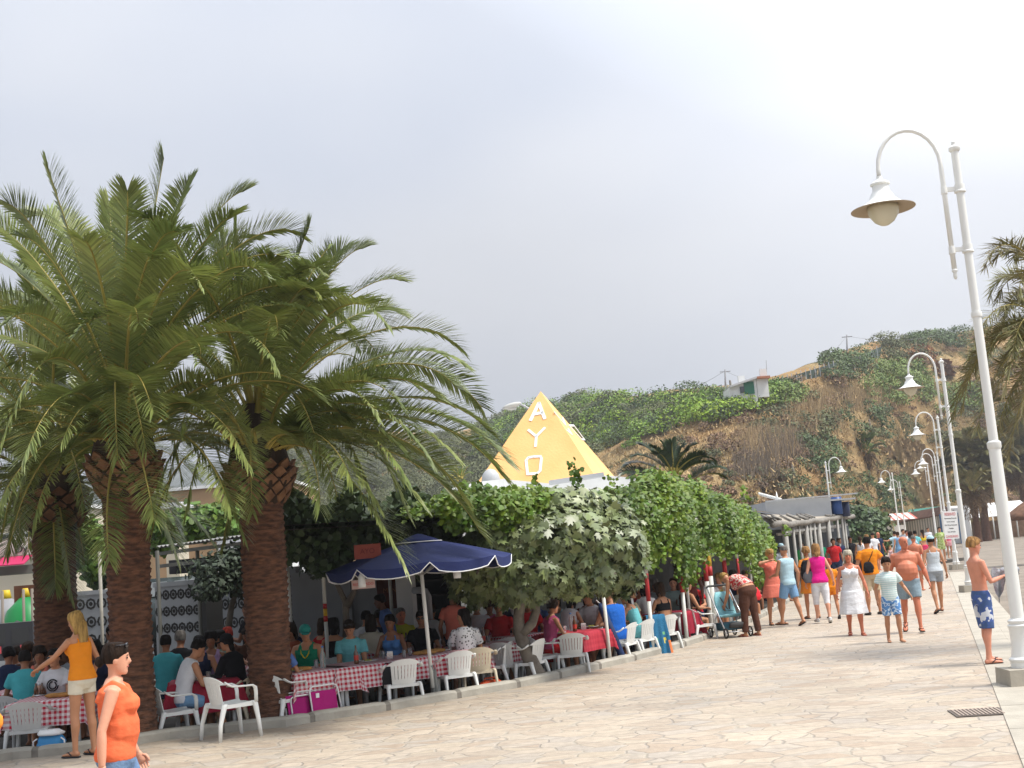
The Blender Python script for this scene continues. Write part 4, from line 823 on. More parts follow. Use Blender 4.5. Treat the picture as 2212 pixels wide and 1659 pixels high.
mb = MB(); q = P(1822, 1093, 47.9); mb.tube([(q.x, q.y, q.z - .4), (q.x, q.y, q.z + .15)], .22, 12); mb.build('water_barrel', mat('barrel_navy', (.02, .03, .08), .4), t)
# wavy front roof
fr = [(1668, 1128), (1685, 1124), (1702, 1128), (1722, 1124), (1740, 1124), (1755, 1119), (1768, 1121), (1785, 1117), (1800, 1116), (1815, 1112), (1830, 1113), (1842, 1111)]
dfr = [36 + (a - 1668) / 174 * 14 for a, b in fr]; fp = [P(a, b, d_) for (a, b), d_ in zip(fr, dfr)]
bp_ = [P(1640 + i * 16.5, 1112 - i * .6, 45 + i * 1.0) for i in range(len(fr))]; V = []
for p, q in zip(fp, bp_): V += [tuple(p), (q.x, q.y, q.z), (p.x, p.y, p.z - .12), (q.x, q.y, q.z - .1)]
n = len(fp); Fq = []
for i in range(n - 1): k = 4 * i; Fq += [(k, k + 4, k + 5, k + 1), (k + 2, k + 3, k + 7, k + 6), (k, k + 2, k + 6, k + 4)]
mb = MB(); mb.add(V, Fq); mb.build('roof', mat('reed_pale', (.42, .37, .30), .95, var=.35, scale=2.5, bump=.8, bscale=8), t, smooth=False)
mb = MB(); mb.tube([p + Vector((0, -.05, -.08)) for p in fp], .09, 8)
rr = np.random.default_rng(3)
for i in range(26): a_ = rr.uniform(0, n - 1.01); i0 = int(a_); p = fp[i0].lerp(fp[i0 + 1], a_ - i0); q = bp_[i0].lerp(bp_[i0 + 1], a_ - i0); mb.tube([p + Vector((0, -.1, .03)), p.lerp(q, rr.uniform(.4, .9)) + Vector((0, 0, .05))], .035, 5)
mb.build('roof_edge', mat('reed_grey', (.26, .24, .21), .95, var=.3, scale=4, bump=.6), t)
q0, q1, q2 = P(1795, 1092, 48), P(1842, 1112, 48), P(1795, 1118, 48); mb = MB(); mb.add([tuple(q0), tuple(q1), (q2.x, q2.y, q2.z), (q0.x, 53, q0.z + .1), (q1.x, 53, q1.z + .1)], [(0, 2, 1), (0, 1, 4, 3)]); mb.build('roof_slope', mat('reed_grey', (.26, .24, .21), .95, var=.3, scale=4, bump=.6), t, smooth=False)
barwood = mat('post_grey', (.40, .39, .36), .85, var=.2, scale=6)
for px, ytop in ((1694, 1135), (1725, 1138), (1739, 1130), (1758, 1133), (1767, 1132), (1788, 1128), (1808, 1125), (1823, 1120), (1712, 1138), (1748, 1130), (1818, 1122)):
    d_ = 36.5 + (px - 1668) / 174 * 13; q = P(px, ytop, d_); mb = MB(); mb.tube([(q.x, q.y, 0), (q.x, q.y, q.z + .06)], .085 if px in (1694, 1739, 1767, 1788) else .05, 8); mb.build('post', barwood, t)
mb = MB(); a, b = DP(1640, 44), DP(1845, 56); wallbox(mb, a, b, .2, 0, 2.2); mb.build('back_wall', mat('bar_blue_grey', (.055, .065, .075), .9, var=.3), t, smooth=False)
mb = MB(); a, b = P(1690, 1150, 38.5), P(1830, 1133, 50); mb.rbox(a, b, .06, .08); mb.rbox(a + Vector((0, .8, -.05)), b + Vector((0, .8, -.05)), .06, .08); mb.build('beam', barwood, t, smooth=False)
# little white lacework ridge just right of the vine
q0, q1 = P(1640, 1066, 49), P(1686, 1078, 49); mb = MB()
for i in range(14): q = q0.lerp(q1, i / 13); mb.ball(q, (.05, .03, .05), 6)
q = P(1677, 1062, 49); mb.tube([(q.x, 49, q.z - .35), (q.x, 49, q.z - .2), (q.x, 49, q.z)], [.05, .04, .01], 8)
mb.rbox(q0 + Vector((0, 0, -.07)), q1 + Vector((0, 0, -.07)), .02, .02); mb.tube([(q.x, 49.1, 0), (q.x, 49.1, q.z - .3)], .012, 6); T(mb.build('roof_cresting', wp), 'white ornamental cresting with a small spire above the vine edge', 'ornament')
# wooden crates stack beyond the bar
t = empty('plank_stack', 'stack of pale wooden planks behind the crowd', 'planks', DP(1842, 66)); mb = MB()
for i in range(5): mb.box((.02 * (i % 2), 0, .2 + i * .26), (1.7, .8, .14)); 
mb.build('plank', mat('pale_wood', (.38, .3, .19), .85, var=.25), t, smooth=False); mb = MB()
for x in (-.7, 0, .7): mb.box((x, .05, .68), (.1, .6, 1.3))
mb.build('spacer', mat('dark_wood', (.03, .028, .025), .8), t, smooth=False)
# big ivy bush beside the bar
ivy = mat('ivy_leaf', (.07, .105, .028), .5, col2=(.04, .07, .02), scale=.5, island=.4, hue=.02)
small_tree('ivy_bush', 'large dark green bush right of the beach bar', 1868, 74, [(1862, 1148, 0, 1.6, 1.2), (1845, 1118, .6, 1.3, .9), (1885, 1165, -.3, 1.1, .9), (1875, 1125, .6, 1.2, .8), (1895, 1178, 0, .7, .6), (1850, 1178, 0, 1.2, .7)], ivy, [], n=520, sz=(.14, .26), tm=VINE, cat='bush', seed=14)

# ================================================================ beach huts, tent roof, fence
t = empty('striped_beach_hut', 'long white and grey striped beach hut with a brown roof and blue doors', 'beach hut', (0, 0, 0)); dh = 138
A_, B_ = P(1935, 1125, dh + 16), P(2056, 1102, dh); gz = -.25
def uz(px, d_): q = DP(px, d_); return q
a0, b0 = Vector((A_.x, A_.y, 0)), Vector((B_.x, B_.y, 0)); dirh = (b0 - a0).normalized(); Lh = (b0 - a0).length; zh0, zh1 = A_.z - .15, B_.z - .15
nst = 44
for mi_, m_, nm in ((0, mat('hut_white', (.7, .7, .68), .8), 'white_plank'), (1, mat('hut_grey', (.34, .36, .38), .8), 'grey_plank')):
    mb = MB()
    for i in range(nst):
        if i % 2 == mi_:
            p, q = a0 + dirh * (Lh * i / nst), a0 + dirh * (Lh * (i + 1) / nst); zz = zh0 + (zh1 - zh0) * i / nst; o_ = .02 * mi_
            mb.add([(p.x, p.y + o_, gz), (q.x, q.y + o_, gz), (q.x, q.y + o_, zz), (p.x, p.y + o_, zz), (p.x, p.y + .2, gz), (q.x, q.y + .2, gz), (q.x, q.y + .2, zz), (p.x, p.y + .2, zz)], [(0, 1, 2, 3), (7, 6, 5, 4), (0, 3, 7, 4), (1, 5, 6, 2)])
    mb.build(nm, m_, t, smooth=False)
mb = MB(); n_ = Vector((.1, .99, 0)); p = a0 - dirh * .8; q = b0 + dirh * .5
mb.add([(p.x, p.y - .8, zh0 - .05), (q.x, q.y - .8, zh1 - .05), (q.x + .4, q.y + 4, zh1 + .75), (p.x + .4, p.y + 4, zh0 + .75), (p.x, p.y - .8, zh0 - .2), (q.x, q.y - .8, zh1 - .2)], [(0, 1, 2, 3), (4, 5, 1, 0)]); mb.build('roof', mat('roof_brown', (.22, .12, .09), .85, var=.25, scale=2), t, smooth=False)
mb = MB(); e_ = Vector((.97, -.1, 0)); r1_ = b0 + Vector((1.7, -.2, 0)); wallbox(mb, b0, r1_, 4, gz, zh1 + .35); mb.build('end_wall', mat('hut_white', (.7, .7, .68), .8), t, smooth=False)
for px, dd in ((2039, 139.5), (2057, dh - .6), (2079, dh - .5)):
    q = DP(px, dd); mb = MB(); mb.box((q.x, q.y - .1, (zh1 + gz) / 2 - .1), (.42, .12, zh1 - gz - .15)); mb.build('door', mat('hut_blue', (.07, .17, .33), .6), t, smooth=False)
t = empty('party_tent', 'long white tent roof behind the beach palm', 'tent', (0, 0, 0)); a, b = P(2052, 1112, 150), P(2235, 1092, 144); zt_, zb1 = P(2052, 1096, 150).z, P(2052, 1124, 150).z
mb = MB(); mb.add([(a.x, 150, zb1), (b.x, 144, zb1 + .1), (b.x, 144, zt_ - .1), (a.x + .3, 152, zt_ + .15), (b.x, 148, zt_ + .15), (a.x, 157, zb1), (b.x, 153, zb1)], [(0, 1, 4, 3), (3, 4, 6, 5), (0, 3, 5)]); 
mb.build('canvas', mat('tent_white', (.85, .85, .84), .7), t, smooth=False)
for px in (2100, 2150, 2200): q = DP(px, 147); mb = MB(); mb.tube([(q.x, q.y, -.3), (q.x, q.y, zb1)], .08, 6); mb.build('pole', wp, t)
t = empty('reed_fence', 'tan reed fence under the white tent', 'fence', (0, 0, 0)); mb = MB(); a, b = DP(2085, 155), DP(2240, 151)
rr = np.random.default_rng(5)
for i in range(70): q = a.lerp(b, i / 70); q2 = a.lerp(b, (i + .96) / 70); wallbox(mb, q, q2, .08, -.3, 1.9 + rr.uniform(-.05, .05))
mb.build('reed_panel', mat('reed_tan', (.36, .22, .13), .9, var=.3, scale=2), t, smooth=False)
t = empty('green_roofed_kiosk', 'beach kiosk with a long green roof and red and white awning', 'kiosk', (0, 0, 0)); mb = MB(); 
q0, q1 = P(1945, 1110, 160), P(2055, 1098, 160); mb.box(((q0.x + q1.x) / 2, 164, (q0.z - .3) / 2), (q1.x - q0.x, 7, q0.z + .3)); mb.build('wall', wallw, t, smooth=False)
mb = MB(); mb.add([(q0.x, 159, q0.z - .25), (q1.x, 159, q1.z - .35), (q1.x, 163, q1.z + .4), (q0.x, 163, q0.z + .45), (q0.x, 167, q0.z - .2), (q1.x, 167, q1.z - .3)], [(0, 1, 2, 3), (3, 2, 5, 4)]); mb.build('roof', mat('teal_roof', (.05, .27, .22), .6, var=.3, scale=.8), t, smooth=False)
q0, q1 = P(1908, 1118, 128), P(1982, 1112, 128); mb = MB()
for i in range(14):
    p, q = q0.lerp(q1, i / 14), q0.lerp(q1, (i + 1) / 14); mb.add([(p.x, 128, p.z - .35), (q.x, 128, q.z - .35), (q.x, 130.5, q.z + .35), (p.x, 130.5, p.z + .35)], [(0, 1, 2, 3)], i % 3 == 1)
mb.build('awning', [mat('awning_white', (.66, .64, .6), .8), mat('awning_red', (.45, .12, .09), .8)], t, smooth=False)
for px in (1912, 1935, 1960): q = DP(px, 128.4); mb = MB(); mb.tube([(q.x, q.y, 0), (q.x, q.y, 2.7)], .08, 6); mb.build('post', mat('post_tan', (.45, .4, .2), .8), t)
mb = MB(); q = DP(1925, 131); mb.box((q.x, 131.5, 1.1), (3.4, .3, 2.2)); mb.build('counter_wall', wallw, t, smooth=False)
# thatched parasols far right
q = P(2195, 1122, 60); t = empty('thatched_parasol', 'brown thatched beach parasol cut by the right edge', 'parasol', (q.x + .6, 60, -.3)); mb = MB(); mb.lathe([(1.3, 2.1 + .0), (.9, 2.45), (.4, 2.8), (.05, 3.0)], n=20); mb.build('thatch', mat('thatch', (.2, .11, .07), .95, var=.4, scale=5, bump=1), t); mb = MB(); mb.tube([(0, 0, 0), (0, 0, 2.6)], .06, 8); mb.build('pole', bark, t)
# ================================================================ hillside
HX = [560, 850, 950, 1000, 1050, 1080, 1150, 1200, 1260, 1300, 1380, 1420, 1520, 1580, 1640, 1700, 1760, 1850, 1910, 1950, 2060, 2130, 2212, 2330, 2480]
HY = [960, 935, 938, 935, 922, 915, 895, 885, 880, 872, 868, 868, 862, 850, 838, 828, 797, 765, 748, 738, 724, 715, 702, 690, 676]
HD = [420, 360, 330, 315, 300, 290, 275, 262, 248, 238, 222, 215, 200, 192, 184, 178, 176, 182, 196, 206, 222, 230, 236, 242, 248]
BD = [200, 160, 140, 130, 120, 115, 108, 104, 100, 97, 93, 92, 92, 95, 100, 106, 114, 128, 146, 160, 182, 188, 194, 200, 205]
def hprof(s, px):
    """height share at depth share s; steep foot on the right, gentler on the left"""
    k = np.interp(px, [560, 1300, 1600, 2480], [1.15, 1.3, 1.9, 2.3]); return 1 - (1 - s) ** k
NX, NS = 330, 80
pxs = np.linspace(560, 2480, NX); ss = np.linspace(0, 1, NS)
hor = lambda px: 1209 - (px - 1106) * .0813
PX, SS = np.meshgrid(pxs, ss, indexing='ij'); D0 = np.interp(PX, HX, BD); D1 = np.interp(PX, HX, HD); DD = D0 + (D1 - D0) * SS
rz_ = CH + (hor(PX) - np.interp(PX, HX, HY)) * D1 / F
XX = (PX - 1106) / F * DD; XX = np.array([[0.0] * NS for _ in range(NX)])
for i in range(NX):
    q = DP(pxs[i], 100.0, 8.0); XX[i] = q.x / 100.0 * DD[i]
ZZ = -.35 + (rz_ + .35) * hprof(SS, PX)
pt_ = np.stack([XX, DD, ZZ], -1).reshape(-1, 3)
nz1 = vnoise(pt_ * .05, 3, 4).reshape(NX, NS); nz2 = vnoise(pt_ * .22, 8, 3).reshape(NX, NS); nz3 = vnoise(pt_ * np.array([.12, .12, .9]), 15, 2).reshape(NX, NS)
env = np.sin(np.pi * np.clip(SS, 0, 1)) ** 1.3
ZZ += env * (nz1 * 1.8 + nz2 * .7 - .3); DD2 = DD + env * (nz3 * 1.2 + nz2 * .8)
ZZ[:, -1] += nz2[:, -1] * .2
V = np.stack([XX, DD2, ZZ], -1); back = V[:, -1:].copy(); back[..., 1] += 60; back[..., 2] -= 1.5; back[..., 0] *= 1.25; back2 = back.copy(); back2[..., 1] += 500; back2[..., 2] -= 12
V = np.concatenate([V, back, back2], 1); ns2 = NS + 2
I, J = np.meshgrid(np.arange(NX - 1), np.arange(ns2 - 1), indexing='ij'); k = I * ns2 + J
Fq = np.stack([k, k + ns2, k + ns2 + 1, k + 1], -1).reshape(-1, 4)
def hillmat():
    m = bpy.data.materials.new('hill_earth'); m.use_nodes = True; t = m.node_tree; b = t.nodes['Principled BSDF']; ln = t.links.new; b.inputs['Roughness'].default_value = .95; b.inputs['Specular IOR Level'].default_value = .1
    tcn = t.nodes.new('ShaderNodeTexCoord'); 
    def noise(s, d=6, r=.6, sc=(1, 1, 1)):
        mpn = t.nodes.new('ShaderNodeMapping'); mpn.inputs['Scale'].default_value = sc; ln(tcn.outputs['Object'], mpn.inputs[0]); n = t.nodes.new('ShaderNodeTexNoise'); n.inputs['Scale'].default_value = s; n.inputs['Detail'].default_value = d; n.inputs['Roughness'].default_value = r; ln(mpn.outputs[0], n.inputs['Vector']); return n.outputs[0]
    def ramp(src, els):
        r = t.nodes.new('ShaderNodeValToRGB'); e = r.color_ramp.elements; e[0].position, e[0].color = els[0][0], (*els[0][1], 1); e[1].position, e[1].color = els[-1][0], (*els[-1][1], 1)
        for p, c in els[1:-1]: q = e.new(p); q.color = (*c, 1)
        ln(src, r.inputs[0]); return r.outputs[0]
    straw = ramp(noise(.9, 8, .75), [(.3, (.22, .145, .07)), (.5, (.38, .27, .13)), (.7, (.48, .36, .19))])
    earth = ramp(noise(.35, 8, .7, (1, 1, 2.5)), [(.3, (.22, .12, .05)), (.5, (.38, .24, .11)), (.7, (.46, .32, .16))])
    f1 = ramp(noise(.055, 5, .6), [(.42, (0, 0, 0)), (.56, (1, 1, 1))])
    mxx = t.nodes.new('ShaderNodeMix'); mxx.data_type = 'RGBA'; ln(f1, mxx.inputs['Factor']); ln(straw, mxx.inputs['A']); ln(earth, mxx.inputs['B'])
    green = ramp(noise(1.3, 6, .7), [(.35, (.04, .05, .02)), (.65, (.11, .11, .045))])
    f2 = ramp(noise(.09, 8, .7, (1.3, 1.3, 1.3)), [(.5, (0, 0, 0)), (.62, (1, 1, 1))])
    mx2 = t.nodes.new('ShaderNodeMix'); mx2.data_type = 'RGBA'; ln(f2, mx2.inputs['Factor']); ln(mxx.outputs['Result'], mx2.inputs['A']); ln(green, mx2.inputs['B']); ln(mx2.outputs['Result'], b.inputs['Base Color'])
    bp = t.nodes.new('ShaderNodeBump'); bp.inputs['Strength'].default_value = 1; bp.inputs['Distance'].default_value = .6; ln(noise(.8, 8, .75, (1, 1, 1.6)), bp.inputs['Height']); ln(bp.outputs[0], b.inputs['Normal'])
    return m
hill = np_mesh('hills', V.reshape(-1, 3), Fq, hillmat(), smooth=True); st(hill, 'dry brown and green coastal hillside rising behind the beach')
GX = V[:, :NS]      # terrain grid for placing things
def proj_np(p):
    v = p - np.array(CAM); kk = v @ np.array(FW); return 1106 + F * (v @ np.array(RV)) / kk, 829.5 - F * (v @ np.array(UV_)) / kk
HPX, HPY = proj_np(GX.reshape(-1, 3)); HPX = HPX.reshape(NX, NS); HPY = HPY.reshape(NX, NS)
def hill_at(px, py):
    """terrain point showing at picture point"""
    i = int(np.argmin(np.abs(HPX[:, NS // 2] - px))); i = max(0, min(NX - 1, i)); col = HPY[i]
    j = int(np.argmin(np.abs(col - py))); j = max(0, min(NS - 1, j)); return GX[i, j], j / (NS - 1)
# distant mountain
mb = MB(); ms = [(-700, 1150, 92), (-300, 1120, 122), (-140, 1100, 120), (-40, 1080, 98), (45, 1080, 82), (160, 1060, 62), (350, 1050, 45)]
V_ = []
for x, y, z in ms: V_ += [(x, y, z * .9), (x - 30, y - 300, 8), (x, y + 300, 0)]
mb.add(V_, [(3 * i + 1, 3 * i + 4, 3 * i + 3, 3 * i) for i in range(6)] + [(3 * i, 3 * i + 3, 3 * i + 5, 3 * i + 2) for i in range(6)])
st(mb.build('mountains', mat('mountain', (.07, .085, .07), .95, var=.4, scale=.01), smooth=True), 'faint blue grey mountain fading into the haze')

# ---- vegetation: leafy mass as stuff, distinct bushes as things
leafc = {'b': mat('scrub_brown', (.26, .17, .10), .9, col2=(.15, .10, .065), scale=.1, island=.45, hue=.015), 'g': mat('scrub_green', (.22, .33, .02), .6, col2=(.11, .19, .02), scale=.08, island=.45, hue=.02), 'd': mat('scrub_dark', (.09, .135, .04), .6, col2=(.055, .09, .03), scale=.1, island=.45, hue=.015),
         'y': mat('scrub_yellow', (.22, .22, .025), .6, island=.35), 'o': mat('scrub_olive', (.13, .145, .06), .7, col2=(.09, .10, .045), scale=.1, island=.4), 'w': mat('dry_twigs', (.19, .15, .11), .9, island=.35), 'l': mat('cane_green', (.18, .24, .055), .6, col2=(.12, .18, .035), scale=.1, island=.4, hue=.02)}
def clump(c0, rx, rz, n, rng, sz, up=.5, seedv=0):
    u = unit(rng.normal(0, 1, (n, 3))); u[:, 2] = np.abs(u[:, 2]) * 1.0 - .15; lump = 1 + .3 * vnoise(u * 2.3 + seedv, seedv % 17 + 1, 3)[:, None]
    return np.array(c0) + u * lump * rng.uniform(.5, 1.0, (n, 1)) ** .5 * np.array([rx, rx * .9, rz]), u + np.array([0, -.15, up])
BUSH = []
rng = np.random.default_rng(77)
# the green slope left of the dry shoulder: bounded below by a line
def lower(px): return np.interp(px, [1050, 1150, 1290, 1340, 1450, 1560, 1660, 1700], [990, 985, 985, 978, 935, 905, 868, 850])
mass = {'g': [], 'd': [], 'o': []}
for i in range(330):
    px = rng.uniform(1040, 1700); top = np.interp(px, HX, HY); py = rng.uniform(top + 4, max(top + 6, lower(px))) if px < 1560 else rng.uniform(lower(px) - 6, lower(px) + 2); c0, s_ = hill_at(px, py)
    r_ = rng.uniform(1.3, 3.1) * (c0[1] / 180); mass[rng.choice(['g', 'g', 'd', 'o'] if px < 1500 else ['g', 'g', 'g', 'd'])].append((c0 + np.array([0, 0, r_ * .2]), r_, r_ * rng.uniform(.65, .95)))
for i in range(420):      # thin cover left of the pyramid and far left
    px = rng.uniform(600, 1100); top = np.interp(px, HX, HY); c0, s_ = hill_at(px, rng.uniform(top + 3, 1100)); r_ = rng.uniform(2, 4); mass['o'].append((c0, r_, r_ * .7))
rgn = [(1790, 1880, 770, 830, 'd', 16), (1870, 2000, 785, 850, 'l', 30), (1850, 1990, 830, 880, 'l', 26), (1960, 2090, 720, 755, 'd', 16), (1900, 1990, 740, 790, 'o', 14), (2000, 2110, 850, 900, 'l', 18), (1640, 1730, 850, 880, 'l', 12),
       (1800, 1900, 880, 950, 'd', 14), (1700, 1800, 950, 1070, 'd', 22), (1820, 1920, 1040, 1110, 'd', 20), (1990, 2110, 1040, 1100, 'd', 14), (2040, 2212, 900, 1080, 'o', 22), (2090, 2212, 760, 900, 'o', 14), (1930, 2040, 900, 960, 'o', 10), (1700, 1790, 900, 960, 'o', 12), (1590, 1680, 900, 960, 'o', 6)]
mass['l'] = []
for x0, x1, y0, y1, kk, n in rgn:
    for i in range(n):
        c0, s_ = hill_at(rng.uniform(x0, x1), rng.uniform(y0, y1)); r_ = rng.uniform(.9, 2.2) * c0[1] / 170; mass[kk].append((c0 + np.array([0, -.3, r_ * .2]), r_, r_ * rng.uniform(.6, 1.0)))
mass['b'] = []
for i in range(260):
    px = rng.uniform(1450, 2212); top = np.interp(px, HX, HY); py = rng.uniform(max(top + 6, lower(px) if px < 1700 else top + 6), 1110)
    if 1915 < px < 2040 and py > 930: continue
    c0, s_ = hill_at(px, py); r_ = rng.uniform(.6, 1.6) * c0[1] / 170; mass[rng.choice(['b', 'b', 'b', 'o'])].append((c0 + np.array([0, -.2, r_ * .1]), r_, r_ * rng.uniform(.5, .9)))
names = {'b': ('brown_scrub', 'dry brown and purplish scrub dotting the cliff'), 'g': ('hillside_bushes', 'dense green bushes covering the slope behind the pyramid'), 'd': ('dark_scrub', 'dark green scrub clumps on the brown cliff'), 'o': ('olive_scrub', 'dull olive scrub scattered over the hillside'), 'l': ('cane_thicket', 'light green cane thickets high on the slope')}
for kk, lst in mass.items():
    cs, nn, sz = [], [], []
    for c0, rx, rz in lst:
        n = int(min(640, 140 + 52 * rx * rx)); a, b = clump(c0, rx, rz, n, rng, .3, seedv=int(abs(c0[0] * 7)) % 50); cs.append(a); nn.append(b); sz.append(np.full(n, .24 + .05 * rx))
    cs, nn, sz = np.concatenate(cs), np.concatenate(nn), np.concatenate(sz) * rng.uniform(.6, 1.3, sum(len(q) for q in sz))
    v, f = leaves(cs, nn, sz, LEAF, rng, tilt=.7); o = np_mesh(names[kk][0], v, f, leafc[kk]); T(o, names[kk][1], 'vegetation', kind='stuff')
# dry grass: thin blades over the tan shoulder and cliff
cs = []
while len(cs) < 22000:
    px = rng.uniform(1120, 2230); top = np.interp(px, HX, HY); py = rng.uniform(top, 1110)
    if px < 1690 and py < lower(px) - 6: continue
    c0, s_ = hill_at(px, py); cs.append(c0 + np.array([rng.normal(0, .8), rng.normal(0, .6), 0]))
cs = np.array(cs); n = len(cs); hgt = rng.uniform(.15, .6, n); az_ = rng.uniform(0, 6.28, n); wv = np.stack([np.cos(az_), np.sin(az_), 0 * az_], 1) * rng.uniform(.04, .13, n)[:, None]
tipv = cs + np.stack([rng.normal(0, .3, n), rng.normal(0, .3, n), hgt], 1)
Vg = np.stack([cs - wv, cs + wv, tipv], 1).reshape(-1, 3); T(np_mesh('dry_grass', Vg, np.arange(3 * n).reshape(-1, 3), mat('dry_grass', (.46, .34, .17), .9, col2=(.32, .21, .095), scale=.06, island=.35)), 'dry brown grass on the hill shoulder and cliff', 'grass', kind='stuff')
# dry reed stand: tall brown twigs
def twigs(label, regions, m, hr, n, nm='dry_reeds'):
    P0 = []
    for i in range(n):
        x0, x1, y0, y1 = regions[rng.integers(len(regions))]; c0, _ = hill_at(rng.uniform(x0, x1), rng.uniform(y0, y1)); P0.append(c0 + rng.normal(0, .5, 3) * np.array([1, 1, 0]))
    P0 = np.array(P0); n = len(P0); h = rng.uniform(*hr, n); tp = P0 + np.stack([rng.normal(0, .22, n) * h, rng.normal(0, .15, n) * h, h], 1); w_ = np.array([[.035, 0, 0]])
    Vg = np.stack([P0 - w_, P0 + w_, tp], 1).reshape(-1, 3); T(np_mesh(nm, Vg, np.arange(3 * n).reshape(-1, 3), m), label, 'reeds', kind='stuff')
twigs('tall dry brown reeds standing on the lower cliff', [(1590, 1700, 935, 990), (1700, 1800, 880, 940), (1740, 1860, 850, 900), (1820, 1900, 850, 890)], mat('reed_dry', (.36, .26, .14), .9, island=.45), (.7, 2.3), 3600)
twigs('pale grey bare twigs above the cliff foot', [(1580, 1660, 1000, 1040), (1640, 1720, 960, 1000)], leafc['w'], (1, 3), 900, 'bare_twigs')
# single bushes and trees that can be told apart
def hill_bush(name, label, blobs, kk, n=420, trunk=None, group=None, cat='bush'):
    c0, _ = hill_at(blobs[0][0], blobs[0][1]); b_ = Vector(c0); t = empty(name, label, cat, b_, 0, group); cs, nn = [], []
    for (a, b, rx, rz) in blobs:
        q = P(a, b, c0[1] - .8); m_ = int(1.7 * n * max(.6, rx * rz / 4)); x, y = clump(np.array(q) - c0, rx, rz, m_, rng, .3, seedv=int(a) % 40); cs.append(x); nn.append(y)
    cs = np.concatenate(cs); v, f = leaves(cs, np.concatenate(nn), rng.uniform(.22, .45, len(cs)) * (c0[1] / 170), LEAF, rng, tilt=.65); np_mesh('crown', v, f, leafc[kk] if isinstance(kk, str) else kk, t)
    mb = MB(); mb.tube([(0, 0, -1.0), (.1, 0, .6), (.0, -.2, 1.6)], [.25, .18, .1], 6); mb.build('trunk', bark, t); return t
hill_bush('hill_tree', 'rounded grey green pine on the skyline right of the pyramid', [(1250, 868, 3.4, 2.4), (1238, 872, 2.4, 1.8), (1272, 872, 2.0, 1.8)], 'o', cat='tree')
hill_bush('hill_tree', 'dark round tree on the skyline below the white house', [(1497, 866, 3.0, 2.9), (1482, 882, 2.2, 2.0)], 'd', cat='tree')
hill_bush('hill_tree', 'pointed light green tree on the skyline between the pines', [(1336, 868, 2.2, 2.3), (1316, 878, 2.0, 1.6)], 'g', cat='tree')
hill_bush('hill_tree', 'small pine just right of the pyramid edge', [(1215, 892, 2.3, 1.8)], 'o', cat='tree')
hill_bush('yellow_bush', 'bright yellow green bush at the foot of the green slope', [(1318, 965, 2.0, 1.2), (1300, 975, 1.4, 1.0), (1335, 960, 1.2, .9)], 'y', n=330)
hill_bush('cliff_ivy', 'dark ivy curtain hanging down the lower cliff', [(1755, 985, 2.9, 2.2), (1765, 1020, 3.0, 2.4), (1750, 1050, 2.6, 2.2), (1775, 1065, 2.4, 2.0), (1740, 1010, 2.3, 1.8)], 'd', n=650)
hill_bush('cliff_bush', 'small round olive bush beside the dark ivy', [(1697, 1042, 1.7, 1.5), (1708, 1052, 1.3, 1.1)], 'o')
hill_bush('cliff_bush', 'leafy dark bush below the fan palm on the cliff', [(1868, 1068, 2.6, 1.9), (1890, 1092, 2.2, 1.7), (1845, 1082, 2.0, 1.6), (1905, 1062, 1.6, 1.4)], 'd')
hill_bush('ridge_bush', 'large dark bush on the ridge at the end of the green fence', [(1823, 795, 2.8, 2.0), (1845, 782, 2.4, 1.7), (1806, 812, 2.0, 1.5)], 'd')
hill_bush('ridge_bush', 'broad green cane clump below the orange scar', [(1905, 800, 3.2, 2.0), (1935, 812, 3.0, 2.0), (1890, 822, 2.6, 1.8)], 'l')
hill_bush('ridge_bush', 'dark bush crowning the ridge above the orange scar', [(2010, 728, 3.4, 1.5), (2040, 732, 2.6, 1.4), (1985, 735, 2.4, 1.4)], 'd')
hill_bush('white_blossom_bush', 'pale blossoming bush beside the white house', [(1578, 850, 2.1, 1.3)], mat('blossom', (.42, .42, .38), .8, col2=(.14, .17, .1), scale=.4, island=.5))
hill_bush('house_hedge', 'bright green hedge below the white house', [(1625, 858, 2.6, 1.3), (1650, 852, 2.2, 1.1), (1598, 868, 2.6, 1.3), (1668, 850, 2.0, 1.0)], 'l')
hill_bush('reddish_bush', 'reddish bush left of the white house', [(1543, 858, 1.6, 1.2)], mat('red_leaf', (.2, .09, .055), .8, island=.4))
hill_bush('agave_bush', 'small agave like bush on the cliff by the fan palm', [(1858, 940, 2.6, 1.8), (1835, 925, 2.0, 1.6)], 'o')
# orange scar of bare soil
def patch(label, px, py, w_, h_, m, name='bare_soil'):
    c0, _ = hill_at(px, py); n = 26; rr = np.random.default_rng(int(px)); Vp = []; 
    for i in range(n):
        for j in range(n):
            a, b = (i / (n - 1) - .5) * 2, (j / (n - 1) - .5) * 2; a2, b2 = a * math.sqrt(1 - b * b / 2), b * math.sqrt(1 - a * a / 2)
            q, _ = hill_at(px + a2 * w_, py + b2 * h_); Vp.append(q)
    Vp = np.array(Vp); Vp[:, 1] -= .25 + .9 * (vnoise(Vp * .9, 4, 3) * .5 + .5); Vp[:, 2] += .25 + .3 * vnoise(Vp * 1.3, 7, 3)
    I, J = np.meshgrid(np.arange(n - 1), np.arange(n - 1), indexing='ij'); k = I * n + J; Fq = np.stack([k, k + n, k + n + 1, k + 1], -1).reshape(-1, 4)
    o = np_mesh(name, Vp, Fq, m, smooth=True); st(o, label)
orange = mat('orange_soil', (.42, .19, .075), .95, col2=(.27, .12, .05), scale=.35, bump=1, bscale=1.2); tans = mat('tan_soil', (.44, .31, .16), .95, col2=(.30, .19, .085), scale=.4, bump=1, bscale=1.5)
